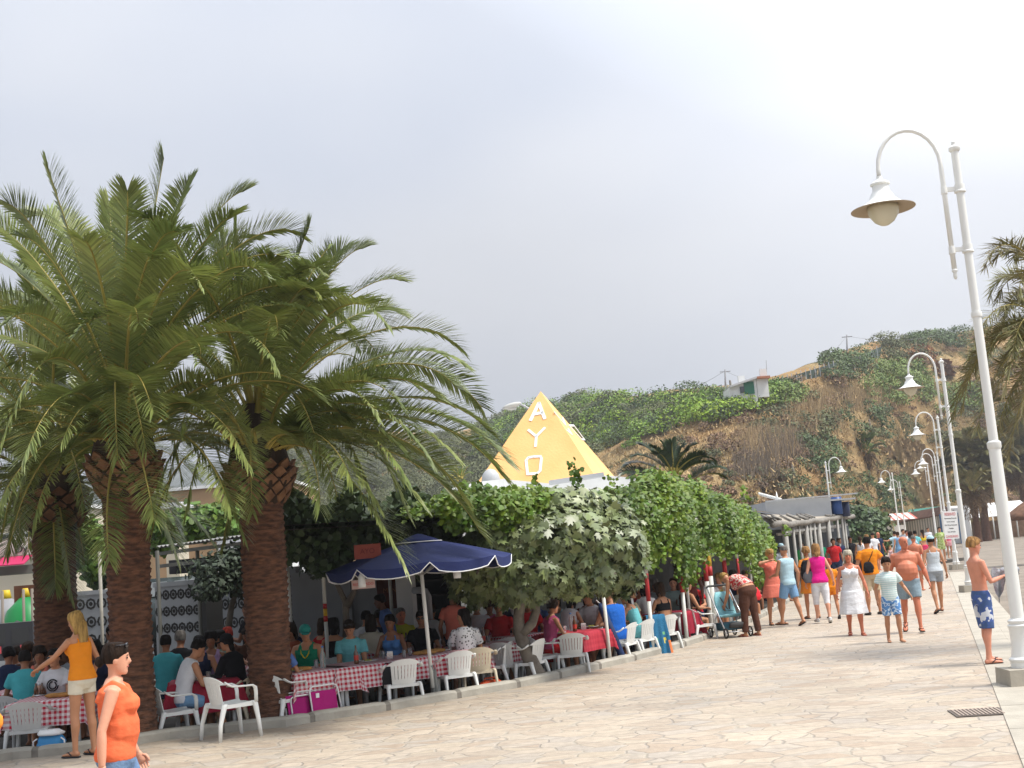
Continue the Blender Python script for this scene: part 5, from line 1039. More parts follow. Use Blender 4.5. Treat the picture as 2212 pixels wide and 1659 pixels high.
patch('bare orange soil scar near the ridge', 1993, 768, 34, 22, orange); patch('bare orange soil scar lower on the ridge', 2035, 800, 22, 18, orange); patch('pale sandstone cliff face below the twigs', 1655, 1052, 36, 24, tans); patch('sandstone cliff face right of the fan palm', 1968, 1035, 52, 62, tans); patch('bare tan slope above the beach bar', 1925, 975, 45, 22, tans)
# fan palm on the cliff
c0, _ = hill_at(1868, 1090)
skirt_palm('tall fan palm with a hanging dead skirt on the cliff face', 1868, 978, c0[1] - 1.0, c0[2] - .5, 8, 33, mat('fan_palm_leaf', (.12, .17, .035), .5, island=.35), n=34, rr=2.4, tr=.3)
skirt_palm('small green palm low on the slope right of the lamp row', 2100, 1062, 118, 0, 8, 34, grn, n=26, rr=2.6, tr=.3)
# white house on the ridge
c0, _ = hill_at(1600, 852); dH = c0[1] - 9; q0, q1, q2 = P(1582, 847, dH), P(1640, 826, dH), P(1663, 826, dH + 1)
hs = empty('hill_house', 'small white house with green shutters on the ridge', 'house', (q0.x, dH, q0.z - 2)); b_ = hs.location; mb = MB()
def quadwall(mb, a, b, z0, za, zb_, th):
    mb.add([(a.x, a.y, z0), (b.x, b.y, z0), (b.x, b.y + th, z0), (a.x, a.y + th, z0), (a.x, a.y, za), (b.x, b.y, zb_), (b.x, b.y + th, zb_), (a.x, a.y + th, za)], [(0, 3, 2, 1), (4, 5, 6, 7), (0, 1, 5, 4), (1, 2, 6, 5), (2, 3, 7, 6), (3, 0, 4, 7)])
lo = lambda q: q - b_
quadwall(mb, lo(P(1578, 870, dH)), lo(P(1636, 850, dH)), .2, lo(P(1578, 838, dH)).z, lo(P(1636, 818, dH)).z, 4); quadwall(mb, lo(P(1637, 850, dH)), lo(P(1661, 845, dH)), 1.2, lo(P(1637, 819, dH)).z, lo(P(1661, 816, dH)).z, 4); mb.build('wall', wallw, hs, smooth=False)
mb = MB(); a, b = lo(P(1635, 816, dH - .3)), lo(P(1663, 814, dH - .3)); mb.rbox(a + Vector((0, 2.2, 0)), b + Vector((0, 2.2, 0)), 4.8, .25); mb.build('roof', mat('terracotta', (.42, .17, .09), .8), hs, smooth=False)
mb = MB(); a, b = lo(P(1576, 835.5, dH - .3)), lo(P(1634, 815.5, dH - .3)); mb.rbox(a + Vector((0, 2.2, 0)), b + Vector((0, 2.2, 0)), 4.8, .2); mb.build('roof', mat('roof_grey', (.5, .5, .5), .8), hs, smooth=False)
for a, h_ in ((1649, 14), (1602, 8)): mb = MB(); q = lo(P(a, 812 if a > 1620 else 827, dH + 1)); mb.box((q.x, q.y, q.z + .2), (.7, .5, 1.1)); mb.build('chimney', wallw, hs, smooth=False)
q = lo(P(1618, 838, dH)); mb = MB(); mb.box((q.x, q.y - .04, q.z), (1.1, .1, 1.35)); mb.build('shutter', mat('shutter_green', (.02, .14, .08), .6), hs, smooth=False)
q = lo(P(1603, 842, dH)); mb = MB(); mb.box((q.x, q.y - .04, q.z), (.5, .1, .7)); mb.build('window', mat('pane_dark', (.04, .045, .05), .15, spec=.7), hs, smooth=False)
# green mesh fence along the ridge
pts = [P(a, b, hill_at(a, b + 12)[0][1] - .6) for a, b in ((1682, 818), (1710, 812), (1740, 803), (1770, 794), (1800, 785), (1830, 777), (1870, 762), (1905, 748))]
t = empty('ridge_fence', 'dark green mesh fence along the ridge beside the white house', 'fence', (0, 0, 0)); mb = MB()
for a, b in zip(pts[:-1], pts[1:]): mb.add([(a.x, a.y, a.z - 1.9), (b.x, b.y, b.z - 1.9), (b.x, b.y, b.z), (a.x, a.y, a.z), (a.x, a.y + .05, a.z - 1.9), (b.x, b.y + .05, b.z - 1.9), (b.x, b.y + .05, b.z), (a.x, a.y + .05, a.z)], [(0, 1, 2, 3), (7, 6, 5, 4), (3, 2, 6, 7)])
mb.build('mesh_screen', mat('net_green', (.05, .075, .06), .8, var=.3, scale=1), t, smooth=False)
for a, b in zip(pts[:-1], pts[1:]):
    for k in range(3): q = a.lerp(b, k / 3); mb = MB(); mb.box((q.x, q.y - .05, q.z - .8), (.08, .08, 2.2)); mb.build('fence_post', mat('galv', (.45, .46, .47), .5), t, smooth=False)
# utility poles and wires
up = mat('utility_grey', (.25, .25, .26), .8); tops = []
for lb, px, pt_y, pb in (('lattice power pylon on the skyline right of the pyramid', 1263, 836, 885), ('thin utility pole left of the white house', 1566, 798, 845), ('utility pole behind the ridge fence', 1829, 723, 775), ('thin aerial mast beside the white house', 1655, 778, 820)):
    d_ = hill_at(px, pb)[0][1] + 2; a, b = P(px, pt_y, d_), P(px + 2, pb + 8, d_); t = empty('utility_pole', lb, 'utility pole', b, 0, 'utility poles along the ridge'); mb = MB(); h_ = a.z - b.z
    mb.tube([(0, 0, 0), (a.x - b.x, 0, h_)], [.16, .08] if '1655' not in str(px) else .04, 6); mb.build('pole', up, t); 
    if px != 1655: mb = MB(); mb.rbox((a.x - b.x - .7, 0, h_ - .3), (a.x - b.x + .7, 0, h_ - .3), .1, .1); mb.build('crossarm', up, t, smooth=False); tops.append(Vector((a.x, a.y, a.z - .2)))
    if px == 1263:
        mb = MB()
        for k in range(7): z = h_ * .35 * k / 7; mb.rbox((-.5 + .06 * k, 0, z), (.5 - .06 * k, 0, z + h_ * .05), .05, .05); mb.rbox((.5 - .06 * k, 0, z), (-.5 + .06 * k, 0, z + h_ * .05), .05, .05)
        mb.build('lattice', up, t, smooth=False)
def wire(label, a, b, sag, r_=.022):
    mb = MB(); pts_ = [a.lerp(b, i / 14) - Vector((0, 0, sag * 4 * (i / 14) * (1 - i / 14))) for i in range(15)]; mb.tube(pts_, r_, 4); T(mb.build('power_line', up), label, 'power line')
wire('power line sagging from the lattice pylon to the utility pole', tops[0], tops[1], 3.0); wire('power line from the utility pole up to the ridge pole', tops[1], tops[2], 3.6); wire('power line from the lattice pylon down behind the pyramid', P(1200, 868, 230), tops[0], .8)
wire('power line running right from the ridge pole', tops[2], P(2110, 688, 230), 2.0)
# ================================================================ people
import bmesh
PEND = []      # (object, extra mesh or None)
def remesh_later(o, vox, extra=None, smooth_it=2):
    m = o.modifiers.new('r', 'REMESH'); m.mode = 'VOXEL'; m.voxel_size = vox; m.use_smooth_shade = True
    if smooth_it: s = o.modifiers.new('s', 'SMOOTH'); s.iterations = smooth_it; s.factor = .5
    PEND.append((o, extra))
def finish_remesh():
    dg = bpy.context.evaluated_depsgraph_get()
    res = []
    for o, ex in PEND: res.append(bpy.data.meshes.new_from_object(o.evaluated_get(dg), depsgraph=dg))
    for (o, ex), me in zip(PEND, res):
        o.modifiers.clear(); old = o.data; mats = [m for m in old.materials]
        bm = bmesh.new(); bm.from_mesh(me)
        for f_ in bm.faces: f_.smooth = True; f_.material_index = 0
        if ex is not None: bm.from_mesh(ex)
        me.materials.clear(); bm.to_mesh(me); bm.free()
        for m in mats: me.materials.append(m)
        me.name = o.name; o.data = me; bpy.data.meshes.remove(old)
        if ex is not None: bpy.data.meshes.remove(ex)
    PEND.clear()
SK = {'fair': (.68, .34, .22), 'pink': (.66, .28, .18), 'tan': (.50, .235, .125), 'brown': (.30, .13, .065), 'dark': (.14, .065, .04), 'red': (.60, .20, .11)}
HC = {'black': (.014, .011, .010), 'brown': (.06, .032, .018), 'dkbrown': (.03, .018, .012), 'blonde': (.50, .31, .10), 'grey': (.22, .20, .18), 'fairbrown': (.30, .17, .07), 'white': (.62, .56, .44), 'red': (.5, .06, .04), 'ginger': (.42, .23, .09)}
def skm(n): return mat('skin_' + n, SK[n], .48, var=.10, scale=9, spec=.35, bump=.1, bscale=60)
def hrm(n): return mat('hair_' + n, HC[n], .75, spec=.12, var=.6, scale=30, bump=1, bscale=55, stretch=(1, 1, .18))
eyeM = mat('eye_dark', (.03, .02, .015), .3); lipM = mat('lip', (.38, .10, .08), .5); browM = mat('brow', (.06, .035, .02), .8)
def cloth(name, c, c2=None, scale=6, bump=.35): return mat('cloth_' + name, c, .85, var=.12 if c2 is None else 0, col2=c2, scale=scale, bump=1.0, bscale=7, spec=.1, stretch=(1, 1, 1.6))

def person(label, loc, h=1.70, face=180, sex='m', skin='tan', hair=('short', 'brown'), top=None, bottom=None, shoes=None, sit=False, lean=0, turn=(0, 0),
           aL=None, aR=None, lL=None, lR=None, fat=1.0, belly=0.0, vox=.014, face_on=True, group=None, cap=None, glasses=None, seat_z=.44, child=False, straps=None, hem=.48, tuck=0, bust=None, sway=0):
    k = h / 1.70; hk = 1.0 if not child else 1.18      # head share
    body = MB(); X = Vector((1, 0, 0)); Z = Vector((0, 0, 1)); f_ = sex == 'f'
    # spine
    tab = []; p = Vector((0, 0, .90)); z = .90
    def ang(z): t_ = max(0, min(1, (z - .88) / .34)); return R(lean) * (t_ * t_ * (3 - 2 * t_)) + (R(-6) if sit and not lean else 0)
    while z < 1.75:
        a = ang(z); u = Vector((sway * .01, math.sin(a), math.cos(a))); tab.append((z, p.copy(), u)); p = p + u * .01; z += .01
    def sp(z):
        if z <= .90: return Vector((0, 0, z)), Vector((0, 0, 1))
        i = min(len(tab) - 1, int(round((z - .90) / .01))); return tab[i][1], tab[i][2]
    def ring(z, hw, hd, dy=0.0):
        c, u = sp(z); v = X.cross(u); v = -v if v.y < 0 and abs(lean) < 85 else v; v = u.cross(X) * -1; v = Vector((0, u.z, -u.y)); return (c + v * dy, X * hw, v * hd)
    if f_: TR = [(.80, .10, .09, 0), (.86, .165, .115, -.01), (.92, .178, .122, -.015), (1.0, .155, .108, -.005), (1.08, .128, .092, 0), (1.16, .130, .095, .0), (1.25, .145, .105, .005), (1.33, .150, .098, 0), (1.39, .150, .08, -.005), (1.43, .105, .062, -.01), (1.47, .055, .055, 0)]
    else: TR = [(.80, .10, .09, 0), (.86, .16, .112, -.01), (.92, .163, .115, -.01), (1.0, .150, .105, 0), (1.08, .145, .100, 0), (1.16, .152, .103, 0), (1.25, .168, .112, .005), (1.33, .178, .108, 0), (1.39, .175, .088, -.008), (1.43, .12, .068, -.012), (1.47, .06, .06, 0)]
    TR = [(z, w_ * (1 + (fat - 1) * .9), d_ * (1 + (fat - 1) * 1.1), y) for z, w_, d_, y in TR]
    def torso(mb, z0, z1, off, wk=1.0):
        zs = [z0] + [q[0] for q in TR if z0 + .015 < q[0] < z1 - .015] + [z1]; rg = []
        for z in zs:
            w_, d_, y = (np.interp(z, [q[0] for q in TR], [q[i] for q in TR]) for i in (1, 2, 3)); rg.append(ring(z, w_ * wk + off, d_ * wk + off, y))
        mb.loft(rg, 20, sq=.9)
        if z1 > 1.25 and f_ and z0 < 1.2:
            for s_ in (-1, 1): c, u = sp(1.27); v = Vector((0, u.z, -u.y)); mb.ball(c + v * (.085 * fat) + X * s_ * .068, .062 * (bust or 1) * fat + off, 10)
        if belly and z1 > 1.1: c, u = sp(1.10); v = Vector((0, u.z, -u.y)); mb.ball(c + v * (.025 + .07 * belly), (.155 * fat + off, .12 + .07 * belly + off, .20 + off), 14)
    torso(body, .80, 1.47, 0)
    # neck and head
    c, u = sp(1.45); hy, hp = turn; c2, u2 = sp(1.53)
    hc = c2 + u2 * .075 * hk + Vector((0, .018, 0)); HM = Matrix.Rotation(R(hy), 3, 'Z') @ Matrix.Rotation(R(-hp) - min(1.0, ang(1.4)) * (.55 if lean < 60 else 1), 3, 'X')
    body.tube([c - u * .02, c2 * .5 + c * .5, hc - Vector((0, .012, .04))], [.062 if not f_ else .054, .052 if not f_ else .045, .05], 12)
    def hv(x, y, z): return hc + HM @ (Vector((x, y, z)) * hk)
    HR = [(-.112, .026, .026, .052), (-.098, .044, .046, .036), (-.07, .056, .068, .018), (-.035, .064, .082, .008), (0, .070, .090, 0), (.04, .074, .094, -.004), (.075, .066, .084, -.006), (.1, .046, .06, -.008), (.115, .02, .028, -.008)]
    body.loft([(hv(0, y, z), HM @ Vector((w_ * hk, 0, 0)), HM @ Vector((0, d_ * hk, 0))) for z, w_, d_, y in HR], 16)
    body.tube([hv(0, .085, .022), hv(0, .1, -.018), hv(0, .088, -.03)], [.009, .0145, .010], 8)
    for s_ in (-1, 1): body.ball(hv(s_ * .074, -.006, -.005), (.011 * hk, .02 * hk, .032 * hk), 8, M=HM)
    body.ball(hv(0, .072, -.09), (.022, .018, .016), 8, M=HM)
    # legs
    rt = (.086 if f_ else .08) * (1 + (fat - 1) * .8); kn = .054 * (1 + (fat - 1) * .4); ft_ = []; legs = []
    for s_, lg in ((-1, lL), (1, lR)):
        fl, ab, kb_ = (lg or ((84, 6, 84) if sit else (3, 2, 4)))[:3]; toe = (lg[3] if lg and len(lg) > 3 else 0)
        H_ = Vector((s_ * .088, 0, .89)); fl_, kb2 = R(fl), R(kb_); d1_ = Vector((s_ * math.sin(R(ab)), math.sin(fl_) * math.cos(R(ab)), -math.cos(fl_) * math.cos(R(ab)))); K = H_ + d1_ * .42
        a2 = fl_ - kb2; d2_ = Vector((s_ * math.sin(R(ab)) * .35, math.sin(a2), -math.cos(a2))).normalized(); A_ = K + d2_ * .40; legs.append((s_, H_, K, A_, d1_, d2_, rt))
        body.tube([H_ + Vector((0, 0, .05)), H_, H_.lerp(K, .35), H_.lerp(K, .8), K, K.lerp(A_, .28) - Vector((0, .012, 0)), K.lerp(A_, .62), A_], [rt * .8, rt, rt * .92, kn * 1.08, kn, .056 * fat ** .5, .040, .033], 12)
        fd = Vector((s_ * .14, 1, 0)).normalized(); ta = R(toe) if toe else (max(-.9, min(.9, a2 + (0)))) * (1 if not sit and a2 < -.3 else 0)
        fd = Vector((fd.x, fd.y * math.cos(ta), math.sin(ta))); upf = X.cross(fd).normalized(); base = A_ - Vector((0, 0, 0)) - upf * .045
        pts = [base - fd * .055, base - fd * .03, base + fd * .05, base + fd * .12, base + fd * .165, base + fd * .19]; sdv = fd.cross(upf)
        rg = [(pts[0] + upf * .0, sdv * .022, upf * .022), (pts[1] + upf * .006, sdv * .033, upf * .036), (pts[2] + upf * .004, sdv * .036, upf * .032), (pts[3] - upf * .006, sdv * .044, upf * .020), (pts[4] - upf * .01, sdv * .042, upf * .015), (pts[5] - upf * .012, sdv * .025, upf * .009)]
        body.loft(rg, 10); body.tube([A_ + Vector((0, 0, .02)), base + fd * .0], [.034, .036], 10); ft_.append((s_, rg, base, fd, upf, sdv))
    low = min((r_[0] - r_[2] * 1.0).z for q in ft_ for r_ in q[1])
    dz = -low if not sit else (seat_z / k + .085 - .89)
    if shoes in ('flip', 'sandal', 'shoe') and not sit: dz += .014
    # arms
    S_ = []; hands = MB(); sw = .172 * (1 if not f_ else .90) * (1 + (fat - 1) * .55)
    for s_, tg in ((-1, aL), (1, aR)):
        c, u = sp(1.385); S0 = c + X * (s_ * sw) + u * (-.005)
        if tg is None: tg = (.10, .05, -.50) if not sit else (.03, .33, -.28)
        Tt = S0 + Vector((s_ * tg[0], tg[1], tg[2])); L1, L2 = .285, .25; dv = Tt - S0; D_ = min(dv.length, L1 + L2 - .006); dn = dv.normalized(); Tt = S0 + dn * D_
        hint = Vector((s_ * (tg[3] if len(tg) > 3 else .35), -.6, -.45)); hint = hint - dn * hint.dot(dn); hint.normalize(); ca_ = (L1 * L1 + D_ * D_ - L2 * L2) / (2 * L1 * D_); an = math.acos(max(-1, min(1, ca_)))
        E = S0 + dn * (L1 * math.cos(an)) + hint * (L1 * math.sin(an)); ru = (.047 if not f_ else .040) * fat ** .9
        body.tube([S0 - X * s_ * .05 + u * .01, S0, S0.lerp(E, .3), S0.lerp(E, .8), E, E.lerp(Tt, .25), E.lerp(Tt, .7), Tt], [ru * .95, ru * 1.14, ru * 1.02, ru * .82, ru * .78, ru * .84, .031 * fat ** .5, .024], 12)
        S_.append((s_, S0, E, Tt, ru, u))
        fa = (Tt - E).normalized(); side = fa.cross(Z) if abs(fa.z) < .9 else Vector((0, 1, 0)); side = (side - fa * side.dot(fa)).normalized(); pn = fa.cross(side).normalized()
        if abs(fa.z) > .6: side = Vector((0, 1, 0)); side = (side - fa * side.dot(fa)).normalized(); pn = Vector((-s_, 0, 0)); pn = (pn - fa * pn.dot(fa)).normalized()
        elif pn.z > 0: pn = -pn
        hk_ = 1.0; hands.loft([(Tt - fa * .015, side * .024, pn * .019), (Tt + fa * .02, side * .032, pn * .017), (Tt + fa * .06, side * .040, pn * .016), (Tt + fa * .088, side * .039, pn * .013)], 8)
        for j, ln in enumerate((.066, .074, .07, .056)):
            o0 = Tt + fa * .082 + side * (.03 - .02 * j); c1 = fa * .9 + pn * .35; c2_ = fa * .55 + pn * .8; c3 = fa * .1 + pn * 1.0; q1 = o0 + c1.normalized() * ln * .45; q2 = q1 + c2_.normalized() * ln * .32; q3 = q2 + c3.normalized() * ln * .25
            hands.tube([o0 - fa * .012, o0, q1, q2, q3], [.0095, .0092, .0086, .0078, .0062], 6)
        o0 = Tt + fa * .028 + side * .03; hands.tube([o0 - side * .01, o0 + side * .016 + fa * .02, o0 + side * .022 + fa * .045 + pn * .008, o0 + side * .018 + fa * .066 + pn * .018], [.013, .012, .0105, .008], 6)
    off = Vector((0, 0, dz))
    def fin(mb): mb.v = [((q[0]) * k, (q[1]) * k, (q[2] + dz) * k) for q in mb.v]; return mb
    # face marks and hands are added to the body after it has been made one surface
    fx = MB(); fx.v, fx.f, fx.m = hands.v, hands.f, hands.m
    if face_on:
        for s_ in (-1, 1):
            fx.ball(hv(s_ * .030, .082, .012), (.0125 * hk, .007 * hk, .0065 * hk), 8, mi=1, M=HM); fx.tube([hv(s_ * .048, .079, .031), hv(s_ * .03, .0865, .034), hv(s_ * .014, .089, .031)], [.002, .0032, .002], 5, 3)
        fx.loft([(hv(x, .089 - abs(x) * .35, -.052), HM @ Vector((0, .006, 0)), HM @ Vector((0, 0, .0065 - abs(x) * .12))) for x in (-.024, -.012, 0, .012, .024)], 6, 2)
    fin(fx); exm = bpy.data.meshes.new('x'); exm.from_pydata(fx.v, [], fx.f)
    exm.polygons.foreach_set('material_index', fx.m); exm.polygons.foreach_set('use_smooth', [True] * len(fx.f)); exm.update()
    fin(body); o = body.build('person', [skm(skin), eyeM, lipM, browM if hair[1] not in ('blonde', 'white', 'ginger') else hrm(hair[1])])
    T(o, label, 'person', group); loc = Vector(loc); o.location = loc; o.rotation_euler = (0, 0, R(face)); remesh_later(o, vox * k, exm)
    def child_(mb, nm, m, v=None, sm=2, rm=True):
        fin(mb); c_ = mb.build(nm, m, o); 
        if rm: remesh_later(c_, (v or max(.011, vox * .95)) * k, None, sm)
        return c_
    # tops
    if top:
        kind, m = top; mb = MB(); lo_ = {'tee': .88, 'polo': .86, 'tank': .88, 'camisole': .9, 'long': .88, 'dress': .86, 'sundress': .86, 'tunic': .86, 'halter': .95, 'crop': 1.02, 'bikini': 1.18, 'singlet': .88, 'sleeveless': .86}[kind]
        if tuck: lo_ = .93
        hi = {'tee': 1.455, 'polo': 1.46, 'tank': 1.375, 'camisole': 1.34, 'long': 1.46, 'dress': 1.45, 'sundress': 1.34, 'tunic': 1.45, 'halter': 1.34, 'crop': 1.36, 'bikini': 1.32, 'singlet': 1.37, 'sleeveless': 1.45}[kind]
        torso(mb, lo_, hi, .014 if not tuck else .011)
        if kind in ('tee', 'polo', 'dress', 'tunic', 'long', 'sleeveless'):
            for s_, S0, E, Tt, ru, u in S_:
                if kind == 'sleeveless': mb.tube([S0 - X * s_ * .07, S0 + X * s_ * .01 + (E - S0) * .02], [ru + .02, ru + .018], 12)
                else:
                    q1 = E if kind == 'long' else S0.lerp(E, .55 if kind != 'dress' else .75); pts = [S0 - X * s_ * .07, S0, S0.lerp(q1, .5), q1]; rd = [ru + .012, ru + .021, ru + .024, ru + .026]
                    if kind == 'long': pts += [E.lerp(Tt, .5), E.lerp(Tt, .93)]; rd = [ru + .012, ru + .021, ru + .018, ru + .014, ru + .010, .036]
                    mb.tube(pts, rd, 12)
        if kind in ('tank', 'singlet', 'sundress', 'camisole', 'halter', 'bikini'):
            wd = {'tank': .03, 'singlet': .034, 'sundress': .012, 'camisole': .011, 'halter': .014, 'bikini': .011}[kind]; wd = max(wd, vox * .95)
            for s_ in (-1, 1):
                xs = {'tank': .092, 'singlet': .085}.get(kind, .082); c1, u1 = sp(1.30); c2_, u2_ = sp(1.425); v1 = Vector((0, u1.z, -u1.y)); xe = .03 if kind == 'halter' else xs
                mb.tube([c1 + X * s_ * xs + v1 * (.10 * fat), c2_ - u2_ * .03 + X * s_ * xs + v1 * .075, c2_ + X * s_ * (xe + .0) + v1 * -.005 + u2_ * .016, c2_ - u2_ * .04 + X * s_ * xe - v1 * .085, c1 + X * s_ * xe - v1 * (.10 * fat)], wd, 8)
        if kind in ('dress', 'sundress', 'tunic'):
            A0 = (legs[0][3] + legs[1][3]) / 2; spread = abs((legs[0][2] - legs[1][2]).y) * .5; zt_ = .90; n = 7; rg = []
            for i in range(n):
                t_ = i / (n - 1); z = zt_ + (hem - zt_) * t_; w_ = .185 * fat + .015 + (.07 if kind != 'tunic' else .045) * t_; rg.append((Vector((0, -.005 + (legs[0][2].y + legs[1][2].y) / 2 * t_ * .8, z)), X * w_, Vector((0, .14 * fat + (.04 + spread) * t_ + .01, 0))))
            # a few folds at the hem
            kk = len(mb.v); mb.loft(rg[::-1], 26)
            for i in range(n):
                for j in range(26):
                    x, y, z = mb.v[kk + i * 26 + j]; w2 = 1 + .055 * math.cos(j * 2 * math.pi * 7 / 26) * (1 - i / (n - 1)); mb.v[kk + i * 26 + j] = (x * w2, y * w2, z)
        nm = {'dress': 'dress', 'sundress': 'dress', 'tunic': 'dress', 'bikini': 'bikini_top', 'tank': 'tank_top', 'singlet': 'tank_top', 'camisole': 'camisole', 'halter': 'halter_top'}.get(kind, 'shirt')
        child_(mb, nm, m)
    if bottom:
        kind, m = bottom[:2]; fr = bottom[2] if len(bottom) > 2 else {'shorts': .62, 'short_shorts': .38, 'trousers': 2.0, 'capri': 1.25, 'trunks': .8, 'briefs': .06, 'skirt': .55, 'towel': .75}[kind]; mb = MB(); torso(mb, .79, .995 if not belly else .95, .010, 1.0)
        for s_, H_, K, A_, d1_, d2_, rt_ in legs:
            ease = .022 if kind in ('shorts', 'trunks') else (.012 if kind in ('briefs', 'capri', 'short_shorts') else .018)
            pts = [H_ + Vector((0, 0, .06)), H_, H_.lerp(K, min(fr, 1) * .5), H_.lerp(K, min(fr, 1))]; rd = [rt_ * .9 + ease * .7, rt_ + ease, rt_ * .93 + ease * 1.2, (rt_ + (kn * 1.05 - rt_) * min(fr, 1)) + ease * 1.4]
            if kind in ('skirt', 'towel'): rd = [a + .02 for a in rd]
            if fr > 1: t2 = fr - 1; pts += [K.lerp(A_, t2 * .5), K.lerp(A_, min(.97, t2))]; rd[-1] = kn + ease * 1.1; rd += [.058 + ease * .8, (.05 if fr > 1.6 else .056) + ease]
            mb.tube(pts, rd, 14)
        if kind in ('skirt', 'towel'):
            z1 = .89 - fr * .42; mb.loft([((0, 0, z1), X * .2 * fat, (0, .15, 0)), ((0, 0, .85), X * .19 * fat, (0, .145, 0)), ((0, 0, .95), X * .18 * fat, (0, .13, 0))], 20)
        child_(mb, {'trousers': 'trousers', 'capri': 'trousers', 'skirt': 'skirt', 'towel': 'wrap_towel', 'briefs': 'bikini_bottom'}.get(kind, 'shorts'), m)
    if shoes:
        col_ = {'flip': (.03, .03, .035), 'sandal': (.05, .035, .025), 'shoe': (.6, .6, .58), 'red': (.35, .03, .03), 'brown': (.14, .08, .05), 'darkshoe': (.04, .035, .035)}[shoes]; sm_ = mat('sole_' + shoes, col_, .7)
        for s_, rg, base, fd, upf, sdv in ft_:
            mb = MB(); mb.loft([(base - fd * .06 - upf * .032, sdv * .03, upf * .010), (base + fd * .03 - upf * .033, sdv * .038, upf * .010), (base + fd * .13 - upf * .033, sdv * .05, upf * .010), (base + fd * .19 - upf * .031, sdv * .035, upf * .009)], 10)
            if shoes in ('flip', 'sandal', 'red', 'brown'):
                for e in (-1, 1): mb.tube([base + fd * .13 + upf * .016, base + fd * .08 + upf * .022 + sdv * e * .028, base + fd * .03 - upf * .01 + sdv * e * .042], [.006, .008, .008], 5)
            if shoes == 'sandal': mb.tube([base - fd * .01 + upf * .0 + sdv * .04, base + fd * .04 + upf * .04, base - fd * .01 - sdv * .04], .011, 5)
            if shoes in ('shoe', 'darkshoe'): mb.loft([(r_[0] + upf * .002, r_[1] * 1.14, r_[2] * 1.14) for r_ in rg], 10)
            child_(mb, 'shoe' if shoes in ('shoe', 'darkshoe') else 'sandal', sm_, rm=False)
    # hair
    kind, hcn = hair
    if kind != 'bald':
        mb = MB(); e = .012
        cut = {'short': -.02, 'fringe': -.02, 'bob': -.07, 'long': -.08, 'bun': -.045, 'pony': -.045, 'curly': -.05, 'crop': .0, 'balding': -.03}.get(kind, -.03); top_on = kind != 'balding'
        HRh = [(.118, .03, .04, -.012), (.105, .055, .068, -.012), (.08, .071, .086, -.012), (.045, .079, .091, -.014), (.01, .078, .074, -.028), (-.03, .072, .058, -.038), (-.075, .06, .04, -.045)]
        grow = .010 if kind in ('short', 'crop', 'fringe', 'bun', 'pony') else (.022 if kind in ('bob', 'curly') else .012)
        rr_ = [q for q in HRh if cut - .02 < q[0] < (.06 if cap else 9)] if top_on else [q for q in HRh if -.08 < q[0] < .05]
        gs = lambda q: grow * (.35 if kind == 'crop' else 1)
        mb.loft([(hv(0, y - (0 if top_on else .012), z + (gs(0) if z > .08 else 0)), HM @ Vector(((w_ + gs(0)) * hk, 0, 0)), HM @ Vector((0, (d_ + gs(0)) * hk, 0))) for z, w_, d_, y in rr_[::-1]], 16)
        if kind in ('fringe', 'short') and not cap: mb.ball(hv(0, .062, .082), (.052 * hk, .032 * hk, .026 * hk), 10, M=HM)
        if kind == 'curly':
            rg_ = np.random.default_rng(len(label)); 
            for i in range(34): q = rg_.normal(0, 1, 3); q /= np.linalg.norm(q); q[2] = abs(q[2]) * .9 + .1; q[1] = min(q[1], .55); mb.ball(hv(q[0] * .088, q[1] * .10 - .015, q[2] * .11 + .01), rg_.uniform(.02, .03), 6)
        if kind in ('long', 'bob', 'pony'):
            Ld = {'long': .40, 'bob': .10, 'pony': .26}[kind]; c3, u3 = sp(1.25); v3 = Vector((0, u3.z, -u3.y))
            pts = [hv(0, -.05, .03), hv(0, -.075, -.05), hv(0, -.085, -.05) - Z * Ld * .45 - v3 * .02, hv(0, -.085, -.05) - Z * Ld - v3 * .02]
            wds = {'long': (.075, .085, .09, .055), 'bob': (.074, .076, .07, .05), 'pony': (.04, .035, .04, .015)}[kind]
            mb.loft([(q, HM @ Vector((w_, 0, 0)), HM @ Vector((0, .045 if i < 2 else .03, 0))) for i, (q, w_) in enumerate(zip(pts, wds))], 12)
            if kind == 'long' or kind == 'bob':
                for s_ in (-1, 1): mb.tube([hv(s_ * .066, .02, .06), hv(s_ * .078, .0, -.02), hv(s_ * .075, -.02, -.09), hv(s_ * .07, -.03, -.09) - Z * Ld * .55], [.02, .022, .024, .014], 8)
        if kind == 'bun': mb.ball(hv(0, -.125, -.015), (.038, .036, .04), 10); mb.ball(hv(.012, -.118, -.03), .03, 8)
        child_(mb, 'hair', hrm(hcn), v=max(.008, vox * .8), sm=1)
    if cap:
        m, fwd = cap; mb = MB(); mb.loft([(hv(0, -.008, .02), HM @ Vector((.086 * hk, 0, 0)), HM @ Vector((0, .104 * hk, 0))), (hv(0, -.01, .07), HM @ Vector((.084 * hk, 0, 0)), HM @ Vector((0, .1 * hk, 0))), (hv(0, -.01, .11), HM @ Vector((.06 * hk, 0, 0)), HM @ Vector((0, .075 * hk, 0))), (hv(0, -.01, .13), HM @ Vector((.02 * hk, 0, 0)), HM @ Vector((0, .025 * hk, 0)))], 18)
        mb.loft([(hv(0, fwd * .06, .03), HM @ Vector((.07, 0, 0)), HM @ Vector((0, 0, .008))), (hv(0, fwd * .13, .026), HM @ Vector((.062, 0, 0)), HM @ Vector((0, 0, .007))), (hv(0, fwd * .165, .018), HM @ Vector((.035, 0, 0)), HM @ Vector((0, 0, .006)))], 12)
        child_(mb, 'cap', m, rm=False)
